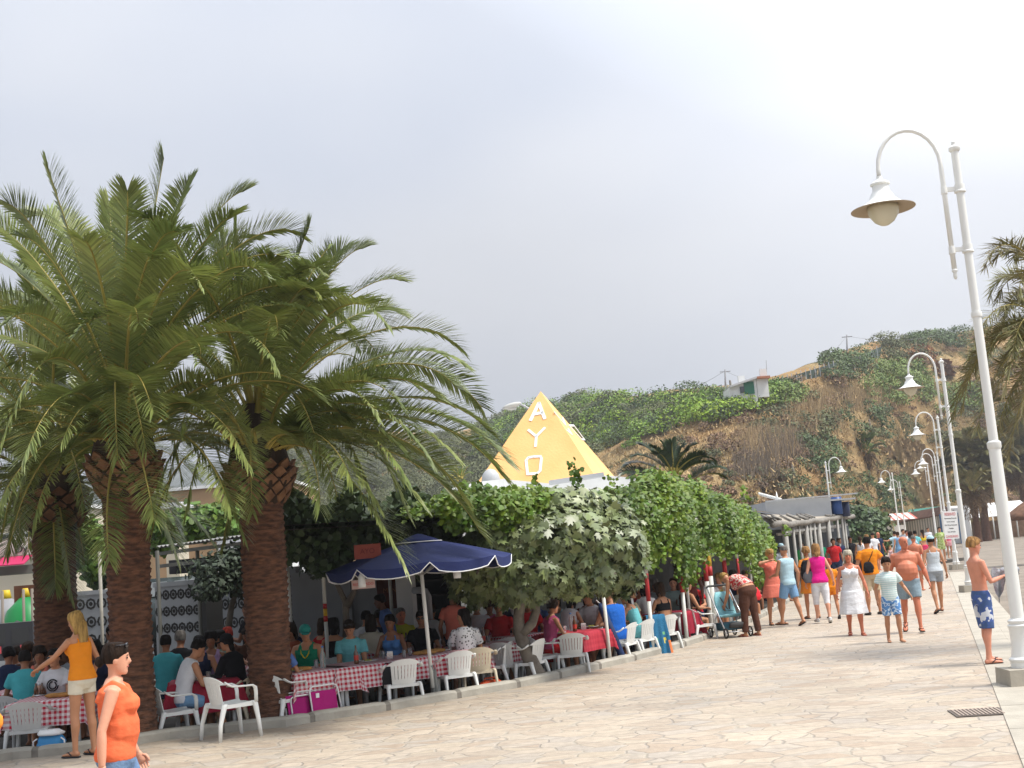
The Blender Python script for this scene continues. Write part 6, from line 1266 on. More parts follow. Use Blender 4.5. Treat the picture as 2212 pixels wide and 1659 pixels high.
    if glasses:
        mb = MB(); yy, zz = ((.092, .014) if glasses == 'on' else (.07, .105))
        for s_ in (-1, 1): mb.ball(hv(s_ * .032, yy, zz), (.026, .010, .019), 10, M=HM); mb.tube([hv(s_ * .056, yy - .01, zz + .004), hv(s_ * .08, -.0, zz)], .004, 5)
        mb.tube([hv(-.012, yy + .004, zz + .006), hv(.012, yy + .004, zz + .006)], .004, 5); child_(mb, 'sunglasses', mat('sunglass', (.012, .012, .014), .12, spec=.7), rm=False)
    o['_k'] = k
    info = dict(k=k, dz=dz, loc=loc, rz=R(face), hv=hv, sp=sp, S=S_, legs=legs)
    def W(v): v = Vector(v); v = Vector((v.x, v.y, v.z + dz)) * k; return loc + Matrix.Rotation(R(face), 3, 'Z') @ v
    info['W'] = W; o_info[o.name] = info; del o['_k']
    return o, info
o_info = {}
# ================================================================ furniture
plw = mat('plastic_white', (.76, .77, .74), .35, var=.06, scale=3, spec=.45); plb = mat('plastic_beige', (.60, .52, .38), .4, var=.08, scale=3, spec=.4); plg = mat('plastic_white_shaded', (.50, .51, .50), .4, var=.08, scale=3, spec=.4)  # the grey one is white plastic with shade put into its colour
def make_chair(m, label):
    """low-backed moulded garden armchair, facing +Y"""
    t = empty('plastic_chair', label, 'chair', (0, 0, 0), 0, 'plastic garden chairs')
    # seat: dished sheet with thickness
    n = 9; V = []; 
    for i in range(n):
        for j in range(n):
            a, b = i / (n - 1) * 2 - 1, j / (n - 1) * 2 - 1; w_ = .225 + .02 * b; x = a * w_; y = b * .215 + .01; z = .43 - .016 * (1 - a * a) * (1 - b * b) + .012 * b - (.02 if abs(b) == 1 and b > 0 else 0); V.append((x, y, z))
    k = len(V); V += [(x, y, z - .018) for x, y, z in V]; Fq = []
    for i in range(n - 1):
        for j in range(n - 1): q = i * n + j; Fq += [(q, q + n, q + n + 1, q + 1), (k + q + 1, k + q + n + 1, k + q + n, k + q)]
    bd = [i * n for i in range(n)] + [(n - 1) * n + j for j in range(1, n)] + [i * n + n - 1 for i in range(n - 2, -1, -1)] + [j for j in range(n - 2, 0, -1)]
    for a, b in zip(bd, bd[1:] + bd[:1]): Fq.append((a, k + a, k + b, b))
    mb = MB(); mb.add(V, Fq); mb.build('seat', m, t, angle=50)
    # back: curved shell, five vertical slots
    mb = MB(); C = lambda u, z: Vector((u * (.235 + .045 * (z - .43) / .37), -.21 - .09 * (z - .43) / .37 + .10 * u * u * (.7 + .6 * (z - .43)), z))
    topz = lambda u: .775 - .10 * abs(u) ** 2.6
    def panel(u0, u1, z0, z1, nu, nz_):
        vs = []; 
        for side_ in (0, 1):
            for i in range(nu + 1):
                u = u0 + (u1 - u0) * i / nu; zz0 = z0 if not callable(z0) else z0(u); zz1 = z1 if not callable(z1) else z1(u)
                for j in range(nz_ + 1): q = C(u, zz0 + (zz1 - zz0) * j / nz_); vs.append((q.x, q.y - .011 * side_, q.z))
        s_ = (nu + 1) * (nz_ + 1); fs = []
        for i in range(nu):
            for j in range(nz_): q = i * (nz_ + 1) + j; fs += [(q, q + 1, q + nz_ + 2, q + nz_ + 1), (s_ + q + nz_ + 1, s_ + q + nz_ + 2, s_ + q + 1, s_ + q)]
        for i in range(nu): q = i * (nz_ + 1); fs += [(q, q + nz_ + 1, s_ + q + nz_ + 1, s_ + q), (q + nz_, s_ + q + nz_, s_ + q + 2 * nz_ + 1, q + 2 * nz_ + 1)]
        for j in range(nz_): fs += [(j, s_ + j, s_ + j + 1, j + 1), (nu * (nz_ + 1) + j, nu * (nz_ + 1) + j + 1, s_ + nu * (nz_ + 1) + j + 1, s_ + nu * (nz_ + 1) + j)]
        mb.add(vs, fs)
    panel(-.98, .98, .69, topz, 14, 2); panel(-.72, .72, .425, .50, 8, 1)
    for i in range(6): c = -.46 + i * .184; wd = .075; panel(c - wd, c + wd, .50, .69, 1, 3)
    panel(-.72, -.56, .50, .69, 1, 3); panel(.56, .72, .50, .69, 1, 3)
    mb.build('backrest', m, t, angle=50)
    for s_ in (-1, 1):
        mb = MB(); pts = [C(s_ * .98, .70) + Vector((0, 0, 0)), C(s_ * 1.02, .665) + Vector((s_ * .012, .03, 0)), Vector((s_ * .285, -.10, .642)), Vector((s_ * .29, .05, .635)), Vector((s_ * .28, .17, .63)), Vector((s_ * .262, .215, .60)), Vector((s_ * .255, .225, .54)), Vector((s_ * .25, .225, .42))]
        rg = [(p, Vector((s_ * .026, 0, 0)) if i < 5 else Vector((s_ * .012, 0, 0)), Vector((0, .004, .012)) if i < 5 else Vector((0, .026, .006))) for i, p in enumerate(pts)]
        mb.loft(rg, 8, sq=.8); mb.build('armrest', m, t)
        for yy, yb in ((.215, .265), (-.20, -.285)):
            mb = MB(); mb.loft([((s_ * .262, yb, 0), (.018, 0, 0), (0, .021, 0)), ((s_ * .248, yb * .93, .2), (.02, 0, 0), (0, .026, 0)), ((s_ * .235, yy, .41), (.026, 0, 0), (0, .036, 0)), ((s_ * .22, yy * .93, .44), (.03, 0, 0), (0, .034, 0))], 8, sq=.6); mb.build('leg', m, t)
    mb = MB()
    for s_ in (-1, 1): mb.rbox((s_ * .235, -.2, .405), (s_ * .235, .2, .405), .012, .045)
    mb.rbox((-.23, .215, .40), (.23, .215, .40), .012, .05); mb.rbox((-.23, -.205, .405), (.23, -.205, .405), .012, .045); mb.build('apron', m, t, smooth=False)
    return t
def copy_thing(src, loc, rz, label, group=None):
    c = src.copy(); COL.objects.link(c); c.location = loc; c.rotation_euler = (0, 0, R(rz)); c['label'] = label
    if group: c['group'] = group
    for ch in list(src.children):
        d = ch.copy(); COL.objects.link(d); d.parent = c
        for g in list(ch.children): e = g.copy(); COL.objects.link(e); e.parent = d
    return c
PROTO = {}
def chair(kind, loc, face, label):
    """face: heading like people, 0 = towards +Y"""
    loc = Vector(loc)
    if kind not in PROTO:
        PROTO[kind] = make_chair({'w': plw, 'b': plb, 'g': plg}[kind], label); t = PROTO[kind]; t.location = loc; t.rotation_euler = (0, 0, R(face)); return t
    return copy_thing(PROTO[kind], loc, face, label)
def make_table(label):
    t = empty('plastic_table', label, 'table', (0, 0, 0), 0, 'white plastic tables'); mb = MB(); mb.box((0, 0, .715), (.86, .86, .028)); mb.box((0, 0, .69), (.8, .8, .03)); mb.build('tabletop', plw, t, smooth=False)
    for a in (-1, 1):
        for b in (-1, 1): mb = MB(); mb.loft([((a * .38, b * .38, 0), (.026, 0, 0), (0, .026, 0)), ((a * .36, b * .36, .7), (.034, 0, 0), (0, .034, 0))], 10, sq=.7); mb.build('leg', plw, t)
    return t
def gingham(name, red_, white_, sc):
    m = bpy.data.materials.new(name); m.use_nodes = True; t = m.node_tree; b = t.nodes['Principled BSDF']; ln = t.links.new; b.inputs['Roughness'].default_value = .8
    uvn = t.nodes.new('ShaderNodeUVMap'); sx_ = t.nodes.new('ShaderNodeSeparateXYZ'); ln(uvn.outputs[0], sx_.inputs[0]); outs = []
    for ax in 'XY':
        m1 = t.nodes.new('ShaderNodeMath'); m1.operation = 'MULTIPLY'; m1.inputs[1].default_value = sc; ln(sx_.outputs[ax], m1.inputs[0]); m2 = t.nodes.new('ShaderNodeMath'); m2.operation = 'FRACT'; ln(m1.outputs[0], m2.inputs[0])
        m3 = t.nodes.new('ShaderNodeMath'); m3.operation = 'GREATER_THAN'; m3.inputs[1].default_value = .5; ln(m2.outputs[0], m3.inputs[0]); m4 = t.nodes.new('ShaderNodeMath'); m4.operation = 'MULTIPLY'; m4.inputs[1].default_value = .5; ln(m3.outputs[0], m4.inputs[0]); outs.append(m4.outputs[0])
    ad = t.nodes.new('ShaderNodeMath'); ad.operation = 'ADD'; ln(outs[0], ad.inputs[0]); ln(outs[1], ad.inputs[1]); mx = t.nodes.new('ShaderNodeMix'); mx.data_type = 'RGBA'; mx.inputs['A'].default_value = (*white_, 1); mx.inputs['B'].default_value = (*red_, 1); ln(ad.outputs[0], mx.inputs['Factor']); ln(mx.outputs['Result'], b.inputs['Base Color']); MATS[name] = m; return m
ging = gingham('gingham_cloth', (.45, .01, .035), (.72, .66, .66), 15); redc = mat('red_cloth', (.33, .012, .035), .8, var=.25, scale=5, bump=.3); gingr = gingham('red_check_cloth', (.36, .01, .03), (.46, .03, .05), 11)
def tablecloth(loc, rz, label, m, w_=.92, dl=.92, drop=.32, seed=1):
    """draped sheet: top and four hanging sides with folds; UVs in metres over four"""
    rg_ = np.random.default_rng(seed); N_ = 36; hx, hy = w_ / 2, dl / 2; tx = hx + drop; ty = hy + drop; V = []; UVs = []
    ph = rg_.uniform(0, 6, 4)
    for i in range(N_ + 1):
        for j in range(N_ + 1):
            a, b = (i / N_ * 2 - 1) * tx, (j / N_ * 2 - 1) * ty; ex, ey = max(0, abs(a) - hx), max(0, abs(b) - hy); sa_, sb_ = math.copysign(1, a), math.copysign(1, b); e = max(ex, ey); mn = min(ex, ey)
            x = sa_ * min(abs(a), hx); y = sb_ * min(abs(b), hy); z = .735
            if e > 0:
                c = b if ex >= ey else a; wob = .018 * math.sin(c * 17 + ph[0]) + .02 * math.sin(c * 9 + ph[1 + (ex >= ey)]); o_ = .012 + (e / drop) * (.03 + wob) 
                if ex > 0 and ey > 0: x += sa_ * (.02 + mn * .55 * (ex / (ex + ey)) + o_ * .7); y += sb_ * (.02 + mn * .55 * (ey / (ex + ey)) + o_ * .7); z -= e * .97 + mn * .22
                elif ex > 0: x += sa_ * o_; z -= ex * .99
                else: y += sb_ * o_; z -= ey * .99
            V.append((x, y, z)); UVs.append((a, b))
    mb = MB(); Fq = [(i * (N_ + 1) + j, (i + 1) * (N_ + 1) + j, (i + 1) * (N_ + 1) + j + 1, i * (N_ + 1) + j + 1) for i in range(N_) for j in range(N_)]; mb.add(V, Fq); mb.uv = [c for f in Fq for q in f for c in UVs[q]]
    o = mb.build('tablecloth', m); o.location = loc; o.rotation_euler = (0, 0, R(rz)); T(o, label, 'tablecloth'); return o
def table(loc, rz, label, cl, w_=.92, drop=.32, seed=1):
    if 't' not in PROTO: PROTO['t'] = make_table('white plastic table ' + label); PROTO['t'].location = loc; PROTO['t'].rotation_euler = (0, 0, R(rz))
    else: copy_thing(PROTO['t'], loc, rz, 'white plastic table ' + label)
    if cl: tablecloth(loc, rz, {'gingham_cloth': 'gingham cloth on the table ', 'red_cloth': 'dark red cloth on the table ', 'red_check_cloth': 'red lined cloth on the table '}[cl.name] + label, cl, w_, .92, drop, seed)
# terrace direction (kerb heading) at column px
def kdir(px): a, b = kerb_at(px - 30), kerb_at(px + 30); return math.degrees(math.atan2((b - a).y, (b - a).x))

TB = {}
def put_table(key, px, off, label, cl, **kw):
    q = KD(px, off); TB[key] = q; table(q, kdir(px), label, cl, seed=len(TB), **kw); return q
put_table('a', 122, 1.15, 'in front of the man in sunglasses at far left', ging)
put_table('b', 446, 1.35, 'between the white sleeveless shirt and woman in black', redc, drop=.42)
put_table('c', 672, 1.1, 'in front of the man in the green tank top', ging)
put_table('d', 768, 1.15, 'in front of the man in the turquoise shirt', ging)
put_table('e', 868, 1.25, 'before the woman in the blue halter', ging)
put_table('f', 958, 1.3, 'behind the parasol pole', ging)
put_table('g', 1242, 1.3, 'right of the fig trunk by the pink top woman', gingr)
put_table('h', 1450, 2.1, 'near the bare-backed woman', redc, drop=.45, w_=.7)
put_table('i', 1052, 1.75, 'at the right of the patterned blouse', ging)
put_table('j', 60, 3.0, 'behind the teal shirted diner', ging)
put_table('k', 560, 2.9, 'at the foot of the second palm', ging)
put_table('l', 740, 3.4, 'behind the turquoise shirt, in the second row', ging)
put_table('m', 900, 3.2, 'in the second row behind the woman in the halter', ging)
put_table('n', 1110, 3.2, 'in the second row behind the fig trunk', ging)
put_table('p', 1400, 3.3, 'at the back before the waiter in white', redc)
# ---- chairs without sitters or seen from behind
C_ = chair
g = G(497, 1597); C_('w', (g.x, g.y + .1, 0), -50, 'empty white plastic chair standing out on the paving, brightest of all')
C_('w', KD(378, .55), -58, 'white plastic chair under the man in the white sleeveless shirt')
C_('g', KD(66, .55), 10, 'empty white chair, greyed for shade, at far left in front of the checked table')
C_('g', KD(36, 1.9), -20, 'white chair, greyed for shade, under the diner in the teal shirt')
C_('b', KD(530, 1.1), 62, 'beige plastic chair under the woman in black')
C_('w', KD(612, .75), -35, 'white chair under the girl in the blue shirt beside the pink folding chair')
C_('w', KD(868, .5), 22, 'empty white slatted chair with a black bag hung on its arm')
C_('w', KD(985, .62), 28, 'white slatted chair right of the parasol pole, under the patterned blouse')
C_('b', KD(1034, .75), 12, 'beige chair close beside the patterned blouse and the orange bag')
C_('w', KD(1073, 1.15), 75, 'white chair turned sideways with its oval back, left of the fig trunk')
C_('g', KD(1105, 1.0), -30, 'shaded chair partly behind the leaning fig trunk')
C_('w', KD(1142, .75), 62, 'white chair directly behind the leaning fig trunk')
C_('w', KD(1236, .6), 6, 'empty white slatted chair seen from behind in front of the red table')
C_('w', KD(1345, .75), 62, 'white chair under the man in the royal blue tank top')
C_('w', KD(1382, .8), 50, 'white chair under the woman in turquoise, beside the beach towel')
C_('w', KD(1432, .9), 40, 'white chair under the woman with a bare back')
C_('w', KD(1512, .75), -60, 'empty white chair beside the red banded posts near the pram')
C_('g', KD(700, 2.1), 150, 'white chair, greyed for shade, between the checked table and the second row')
C_('g', KD(724, 2.25), 165, 'pale chair behind the man in turquoise')
C_('g', KD(1094, 2.2), 20, 'chair back showing under the man in the red shirt')
C_('w', KD(1178, 1.3), -70, 'white chair under the woman in the pink top')
C_('g', KD(1610, 1.2), -20, 'white chair near the kerb behind the woman in brown trousers')

# ================================================================ parasol
tp = KD(936, .35); t = empty('blue_parasol', 'large navy blue parasol with a white trimmed edge over the checked tables', 'parasol', (tp.x, tp.y + .05, TZ)); b_ = t.location
apx_ = P(903, 1162, tp.y + .05) - b_; mb = MB(); mb.tube([(0, 0, .3), Vector((0, 0, 0)).lerp(apx_, .99)], .028, 12); mb.build('pole', mat('parasol_pole', (.72, .72, .68), .4), t)
mb = MB(); mb.tube([(0, .1, 0), (0, 0, .62)], .03, 10); mb.tube([(.05, .12, 0), (.04, .05, .55)], .028, 10, 0); mb.build('ground_tube', mat('dark_pipe', (.22, .22, .2), .6), t)
navy = mat('navy_canvas', (.018, .028, .11), .8, var=.2, scale=2, bump=.2); trim = mat('white_trim', (.75, .75, .75), .7); zc_ = apx_.z; ax = apx_.x
NR = 8; Rr = 1.36; rot0 = R(10); drop_ = .36; up_ = Vector((ax * .12, 0, 1)).normalized()
def pc(a, r_): # canopy surface point: sagging between ribs
    s_ = (a - rot0) % (2 * math.pi / NR) / (2 * math.pi / NR); sag = math.sin(math.pi * s_); rad = r_ * Rr * (1 - .075 * sag * r_); return Vector((ax + math.cos(a) * rad, math.sin(a) * rad, zc_ - drop_ * (r_ ** 1.15) - .05 * sag * r_ + .03 * math.cos(a) * r_))
mb = MB(); NA = NR * 8; rs_ = [0.02, .2, .4, .6, .8, 1.0]; V = []
for th_ in (0, .008):
    for r_ in rs_:
        for i in range(NA): q = pc(rot0 + 2 * math.pi * i / NA, r_); V.append((q.x, q.y, q.z - th_))
M_ = len(rs_) * NA; Fq = []
for o_ in (0, M_):
    for i in range(len(rs_) - 1):
        for j in range(NA):
            f_ = (o_ + i * NA + j, o_ + (i + 1) * NA + j, o_ + (i + 1) * NA + (j + 1) % NA, o_ + i * NA + (j + 1) % NA); Fq.append(f_ if o_ == 0 else f_[::-1])
mb.add(V, Fq); can = mb.build('canopy', navy, t)
mb = MB(); tr_ = MB(); V = []; 
for i in range(NA):
    a = rot0 + 2 * math.pi * i / NA; s_ = (i % 8) / 8; fl = .05 + .085 * math.sin(math.pi * s_) ** .22 if i % 8 else .015; q = pc(a, 1.0); V += [tuple(q), (q.x + .012 * math.cos(a * 9), q.y, q.z - fl)]
mb.add(V + [(x * .999, y * .998, z) for x, y, z in V], [(2 * i, 2 * ((i + 1) % NA), 2 * ((i + 1) % NA) + 1, 2 * i + 1) for i in range(NA)] + [(2 * NA + 2 * i + 1, 2 * NA + 2 * ((i + 1) % NA) + 1, 2 * NA + 2 * ((i + 1) % NA), 2 * NA + 2 * i) for i in range(NA)]); mb.build('valance', navy, can)
tr_.tube([V[2 * i + 1] for i in range(NA)] + [V[1]], .0085, 5); tr_.build('trim', trim, can)
mb = MB(); mb.lathe([(.34, zc_ - .06), (.2, zc_ + .0), (.06, zc_ + .05), (.01, zc_ + .06)], c=(ax, 0, 0), n=16); mb.build('vent_cap', navy, can); mb = MB(); mb.tube([(ax + .345 * math.cos(a), .345 * math.sin(a), zc_ - .062) for a in np.linspace(0, 6.283, 25)], .007, 5); mb.build('trim', trim, can)
for i in range(NR): a = rot0 + 2 * math.pi * i / NR; mb = MB(); mb.tube([(ax, 0, zc_ - .05), pc(a, 1.0) - Vector((0, 0, .03))], .009, 6); mb.tube([(ax * .85, 0, zc_ - .55), pc(a, .5) - Vector((0, 0, .03))], .008, 6); mb.build('rib', mat('rib_grey', (.3, .3, .3), .5), t)
for a, r_ in ((rot0 + 2 * math.pi * 5 / 8, .93), (rot0 + 2 * math.pi * 6.5 / 8, .85)):
    q = pc(a, r_); mb = MB(); mb.lathe([(.004, .05), (.045, -.02), (.055, -.12), (.05, -.17)], c=(q.x, q.y, q.z - .12), n=10); mb.tube([(q.x, q.y, q.z), (q.x, q.y, q.z - .1)], .003, 4); mb.build('hanging_weight', mat('weight_white', (.6, .6, .58), .6), t)

# ================================================================ loose things
# pink folding beach chair leaning on the kerb
pinkm = mat('pink_fabric', (.42, .008, .17), .8, var=.15, scale=4, bump=.2); tubew = mat('chair_tube', (.75, .75, .73), .3, spec=.6)
q = KD(680, .32); t = empty('folding_beach_chair', 'folded bright pink beach chair with white tube frame leaning by the kerb', 'beach chair', q, R(kdir(680))); tilt = Matrix.Rotation(R(-14), 3, 'X')
def tl(x, y, z): return tilt @ Vector((x, y, z))
for x0, w_, y0, nm in ((-.16, .33, .05, 'fabric_panel'), (.19, .40, -.02, 'fabric_panel')):
    mb = MB(); n_ = 8; V = []
    for i in range(n_ + 1):
        for z in (.06, .2, .35, .49): V.append(tuple(tl(x0 - w_ / 2 + w_ * i / n_, y0 + .012 * math.sin(z * 30 + i), z)))
    k_ = len(V); V += [(x, y + .008, z) for x, y, z in V]; Fq = []
    for i in range(n_):
        for j in range(3): q_ = i * 4 + j; Fq += [(q_, q_ + 4, q_ + 5, q_ + 1), (k_ + q_ + 1, k_ + q_ + 5, k_ + q_ + 4, k_ + q_)]
    mb.add(V, Fq); mb.build(nm, pinkm, t)
def loop(x0, x1, z1, y, r_=.011): 
    c_ = .07; pts = [tl(x0, y, 0), tl(x0 + .015, y, z1 - c_), tl(x0 + .03, y, z1 - .02), tl(x0 + c_, y, z1), tl(x1 - c_, y, z1), tl(x1 - .03, y, z1 - .02), tl(x1 - .015, y, z1 - c_), tl(x1, y, 0)]; mb = MB(); mb.tube(pts, r_, 8); mb.build('frame', tubew, t)
loop(-.40, .16, .53, .075); loop(-.34, -.0, .50, .10); loop(-.02, .44, .555, -.03); loop(-.29, .42, .47, .03)
mb = MB(); mb.box(tl(.10, -.035, .43), (.05, .008, .06)); mb.build('care_tag', mat('tag_white', (.8, .8, .8), .6), t, smooth=False)
# beach towel over a chair
q = KD(1420, .42); rzt = kdir(1416); tow = MB(); n_ = 16; V = []
for i in range(n_ + 1):
    for j in range(15):
        u, s_ = i / n_ - .5, j / 14; z = .80 - s_ * .72 if s_ > .1 else .80 - .02 * s_; V.append((u * (.34 + .10 * s_) + .03 * s_, -.03 - .20 * s_ ** .7 + .025 * math.sin(u * 22 + s_ * 3) * s_ + (.12 if j == 0 else 0), z))
k_ = len(V); V += [(x, y + .012, z - .004) for x, y, z in V]; Fq = []
for i in range(n_):
    for j in range(14): q_ = i * 15 + j; Fq += [(q_, q_ + 1, q_ + 16, q_ + 15), (k_ + q_ + 15, k_ + q_ + 16, k_ + q_ + 1, k_ + q_)]
mi_ = []
def tmi(i, j):
    u, s_ = i / n_ - .5, j / 14
    if (u + .12) ** 2 * 14 + (s_ - .80) ** 2 * 14 < .06 or (u - .2) ** 2 * 14 + (s_ - .60) ** 2 * 20 < .055: return 1
    if (u + .15) ** 2 * 10 + (s_ - .62) ** 2 * 20 < .06 or (u - .2) ** 2 * 18 + (s_ - .42) ** 2 * 20 < .05: return 2
    if u > .36 and s_ > .6: return 3
    return 0
tow.add(V, Fq); tow.m = [tmi(i, j) for i in range(n_) for j in range(14) for _ in (0, 1)]
T(tow.build('beach_towel', [mat('towel_blue', (.03, .16, .30), .95, var=.2, bump=.6, bscale=50), mat('towel_yellow', (.6, .5, .08), .95), mat('towel_green', (.16, .4, .2), .95), mat('towel_orange', (.6, .18, .06), .95)], loc=q + Vector((0, -.06, .02))), 'blue beach towel with green and yellow fruit shapes hung over a chair back', 'towel').rotation_euler = (0, 0, R(6))
# folded navy parasol bag leaning
a, b = KD(1306, 1.0), KD(1348, .28); a.z = 1.02; b.z = .02; mb = MB(); mb.tube([a, a.lerp(b, .08), a.lerp(b, .5), a.lerp(b, .95), b], [.025, .062, .07, .062, .03], 10); t = mb.build('parasol_bag', mat('bag_navy', (.015, .035, .11), .6, var=.3)); T(t, 'closed navy blue parasol bag leaning against the table by the kerb', 'bag')
mb = MB(); mb.tube([a + Vector((-.06, 0, .06)), a], .014, 6); mb.build('tip', tubew, t)
def sack(name, label, loc, d_, m, seed, rz=0, handles=None, cat='bag', lid=None):
    rg_ = np.random.default_rng(seed); mb = MB(); rg = []; n_ = 9
    for i in range(n_): t_ = i / (n_ - 1); w_ = (1 - (2 * t_ - .85) ** 2 * .32) * (1 if t_ < .95 else .8); rg.append(((rg_.normal(0, .006), rg_.normal(0, .006), d_[2] * t_), (d_[0] / 2 * w_, 0, 0), (0, d_[1] / 2 * w_ * (1 - .5 * t_), 0)))
    mb.loft(rg, 20, sq=.75)
    for i, q_ in enumerate(mb.v): mb.v[i] = (q_[0] * (1 + rg_.normal(0, .02)), q_[1] * (1 + rg_.normal(0, .03)), q_[2] * (1 + rg_.normal(0, .01)))
    o = mb.build(name, m); o.location = loc; o.rotation_euler = (0, 0, R(rz)); T(o, label, cat)
    if handles: 
        for y in (-.03, .03): mb = MB(); mb.tube([(-d_[0] * .25, y, d_[2] * .92), (-d_[0] * .2, y, d_[2] + handles), (d_[0] * .2, y, d_[2] + handles), (d_[0] * .25, y, d_[2] * .92)], .008, 6); mb.build('handle', m, o)
    return o
sack('orange_bag', 'bright orange beach bag on the ground by the beige chair', KD(1062, .5), (.46, .28, .27), mat('bag_orange', (.62, .08, .02), .7, var=.2, bump=.5), 3, 10, .03)
q = KD(112, .35); q.z = .01; cb = sack('cooler_bag', 'blue and white cooler bag on the ground by the far left chair', q, (.36, .26, .24), mat('cooler_blue', (.05, .27, .55), .5, var=.1), 5, -10, None, 'cooler bag')
mb = MB(); mb.loft([((0, 0, .205), (.155, 0, 0), (0, .11, 0)), ((0, 0, .23), (.165, 0, 0), (0, .12, 0)), ((-.02, 0, .27), (.12, 0, 0), (0, .07, 0))], 16, sq=.7); mb.build('white_rim', mat('tag_white', (.8, .8, .8), .6), cb)
for s_ in (-1, 1): mb = MB(); mb.tube([(s_ * .16, -.05, .17), (s_ * .21, -.06, .14), (s_ * .21, -.06, .07), (s_ * .165, -.05, .04)], .01, 6); mb.build('handle', mat('tag_white', (.8, .8, .8), .6), cb)
sack('black_bag', 'black bag slung over the arm of the empty white chair', KD(846, .62) + Vector((0, 0, .36)), (.3, .2, .32), mat('bag_black', (.012, .012, .014), .6), 7, 20, .04)
sack('maroon_bag', 'dark red bag on the ground under the girl in blue', KD(590, .9), (.3, .25, .3), mat('bag_maroon', (.10, .012, .015), .7), 9, 0, .02)

# tableware: glass, bottle, plate, bread
glassm = mat('glass_like', (.5, .52, .52), .08, spec=.8); amber = mat('bottle_amber', (.10, .04, .01), .1, spec=.8); greenb = mat('bottle_green', (.04, .14, .06), .1, spec=.8); platem = mat('plate_white', (.75, .75, .74), .25, spec=.6); bread = mat('bread', (.50, .25, .07), .8, var=.4, scale=20); foodm = mat('food_mix', (.35, .28, .05), .7, col2=(.12, .2, .03), scale=30); steel = mat('steel', (.5, .5, .5), .25, metal=.8)
def clear_glass(name='clear_glass'):
    m = bpy.data.materials.new(name); m.use_nodes = True; b = m.node_tree.nodes['Principled BSDF']; b.inputs['Transmission Weight'].default_value = .85; b.inputs['Roughness'].default_value = .05; b.inputs['Base Color'].default_value = (.9, .93, .93, 1); b.inputs['IOR'].default_value = 1.2; MATS[name] = m; return m
cg = clear_glass()
def item(kind, px, off, label, z=.738 + TZ):
    q = KD(px, off); q.z = z
    if kind in PROTO: return copy_thing(PROTO[kind], q, 0, label)
    if kind == 'glass': mb = MB(); mb.lathe([(.026, 0), (.034, .11), (.031, .11), (.023, .008)], n=12); o = mb.build('drinking_glass', cg); cat, gr = 'glass', 'glasses on the tables'
    if kind == 'bottle': mb = MB(); mb.lathe([(.033, 0), (.035, .02), (.035, .15), (.014, .20), (.013, .25), (.015, .26)], n=12); o = mb.build('bottle', amber); mb = MB(); mb.lathe([(.0355, .05), (.0355, .12)], n=12, cap=False); mb.build('bottle_label', mat('label_red', (.5, .05, .03), .6), o); cat, gr = 'bottle', 'bottles on the tables'
    if kind == 'water': mb = MB(); mb.lathe([(.036, 0), (.04, .02), (.04, .18), (.015, .25), (.015, .29)], n=12); o = mb.build('water_bottle', cg); mb = MB(); mb.lathe([(.017, .285), (.017, .305)], n=10); mb.build('bottle_cap', mat('cap_blue', (.05, .2, .5), .5), o); cat, gr = 'bottle', 'water bottles on the tables'
    if kind == 'plate': mb = MB(); mb.lathe([(.06, 0), (.085, .004), (.125, .018), (.122, .02), (.08, .009), (.01, .008)], n=20, cap=False); o = mb.build('plate', platem); mb = MB(); [mb.ball((random.uniform(-.05, .05), random.uniform(-.05, .05), .02), (.03, .025, .018), 6) for _ in range(6)]; mb.build('food', foodm, o); cat, gr = 'plate', 'plates on the tables'
    if kind == 'bread': mb = MB(); mb.loft([((x, 0, .03), (0, .032 * (1 - (abs(x) / .19) ** 4) ** .5 + .004, 0), (0, 0, .028 * (1 - (abs(x) / .19) ** 4) ** .5 + .004)) for x in np.linspace(-.185, .185, 9)], 10); o = mb.build('bread_loaf', bread); cat, gr = 'bread', 'bread on the tables'
    if kind == 'napkins': mb = MB(); mb.box((0, 0, .045), (.09, .05, .09)); o = mb.build('napkin_holder', steel, smooth=False); mb = MB(); mb.box((0, 0, .06), (.08, .03, .10)); mb.build('napkin', platem, o, smooth=False); cat, gr = 'napkin holder', 'napkin holders on the tables'
    if kind == 'cruet': mb = MB(); mb.box((0, 0, .01), (.14, .07, .02)); mb.tube([(0, 0, .02), (0, 0, .2)], .005, 6); o = mb.build('cruet_stand', steel); 
    if kind == 'cruet':
        for x in (-.04, .04): mb = MB(); mb.lathe([(.026, .02), (.028, .1), (.012, .14), (.012, .17)], c=(x, 0, 0), n=10); cb_ = mb.build('cruet_bottle', amber, o)
        cat, gr = 'cruet', 'cruets on the tables'
    o.location = q; T(o, label, cat, gr); PROTO[kind] = o; return o
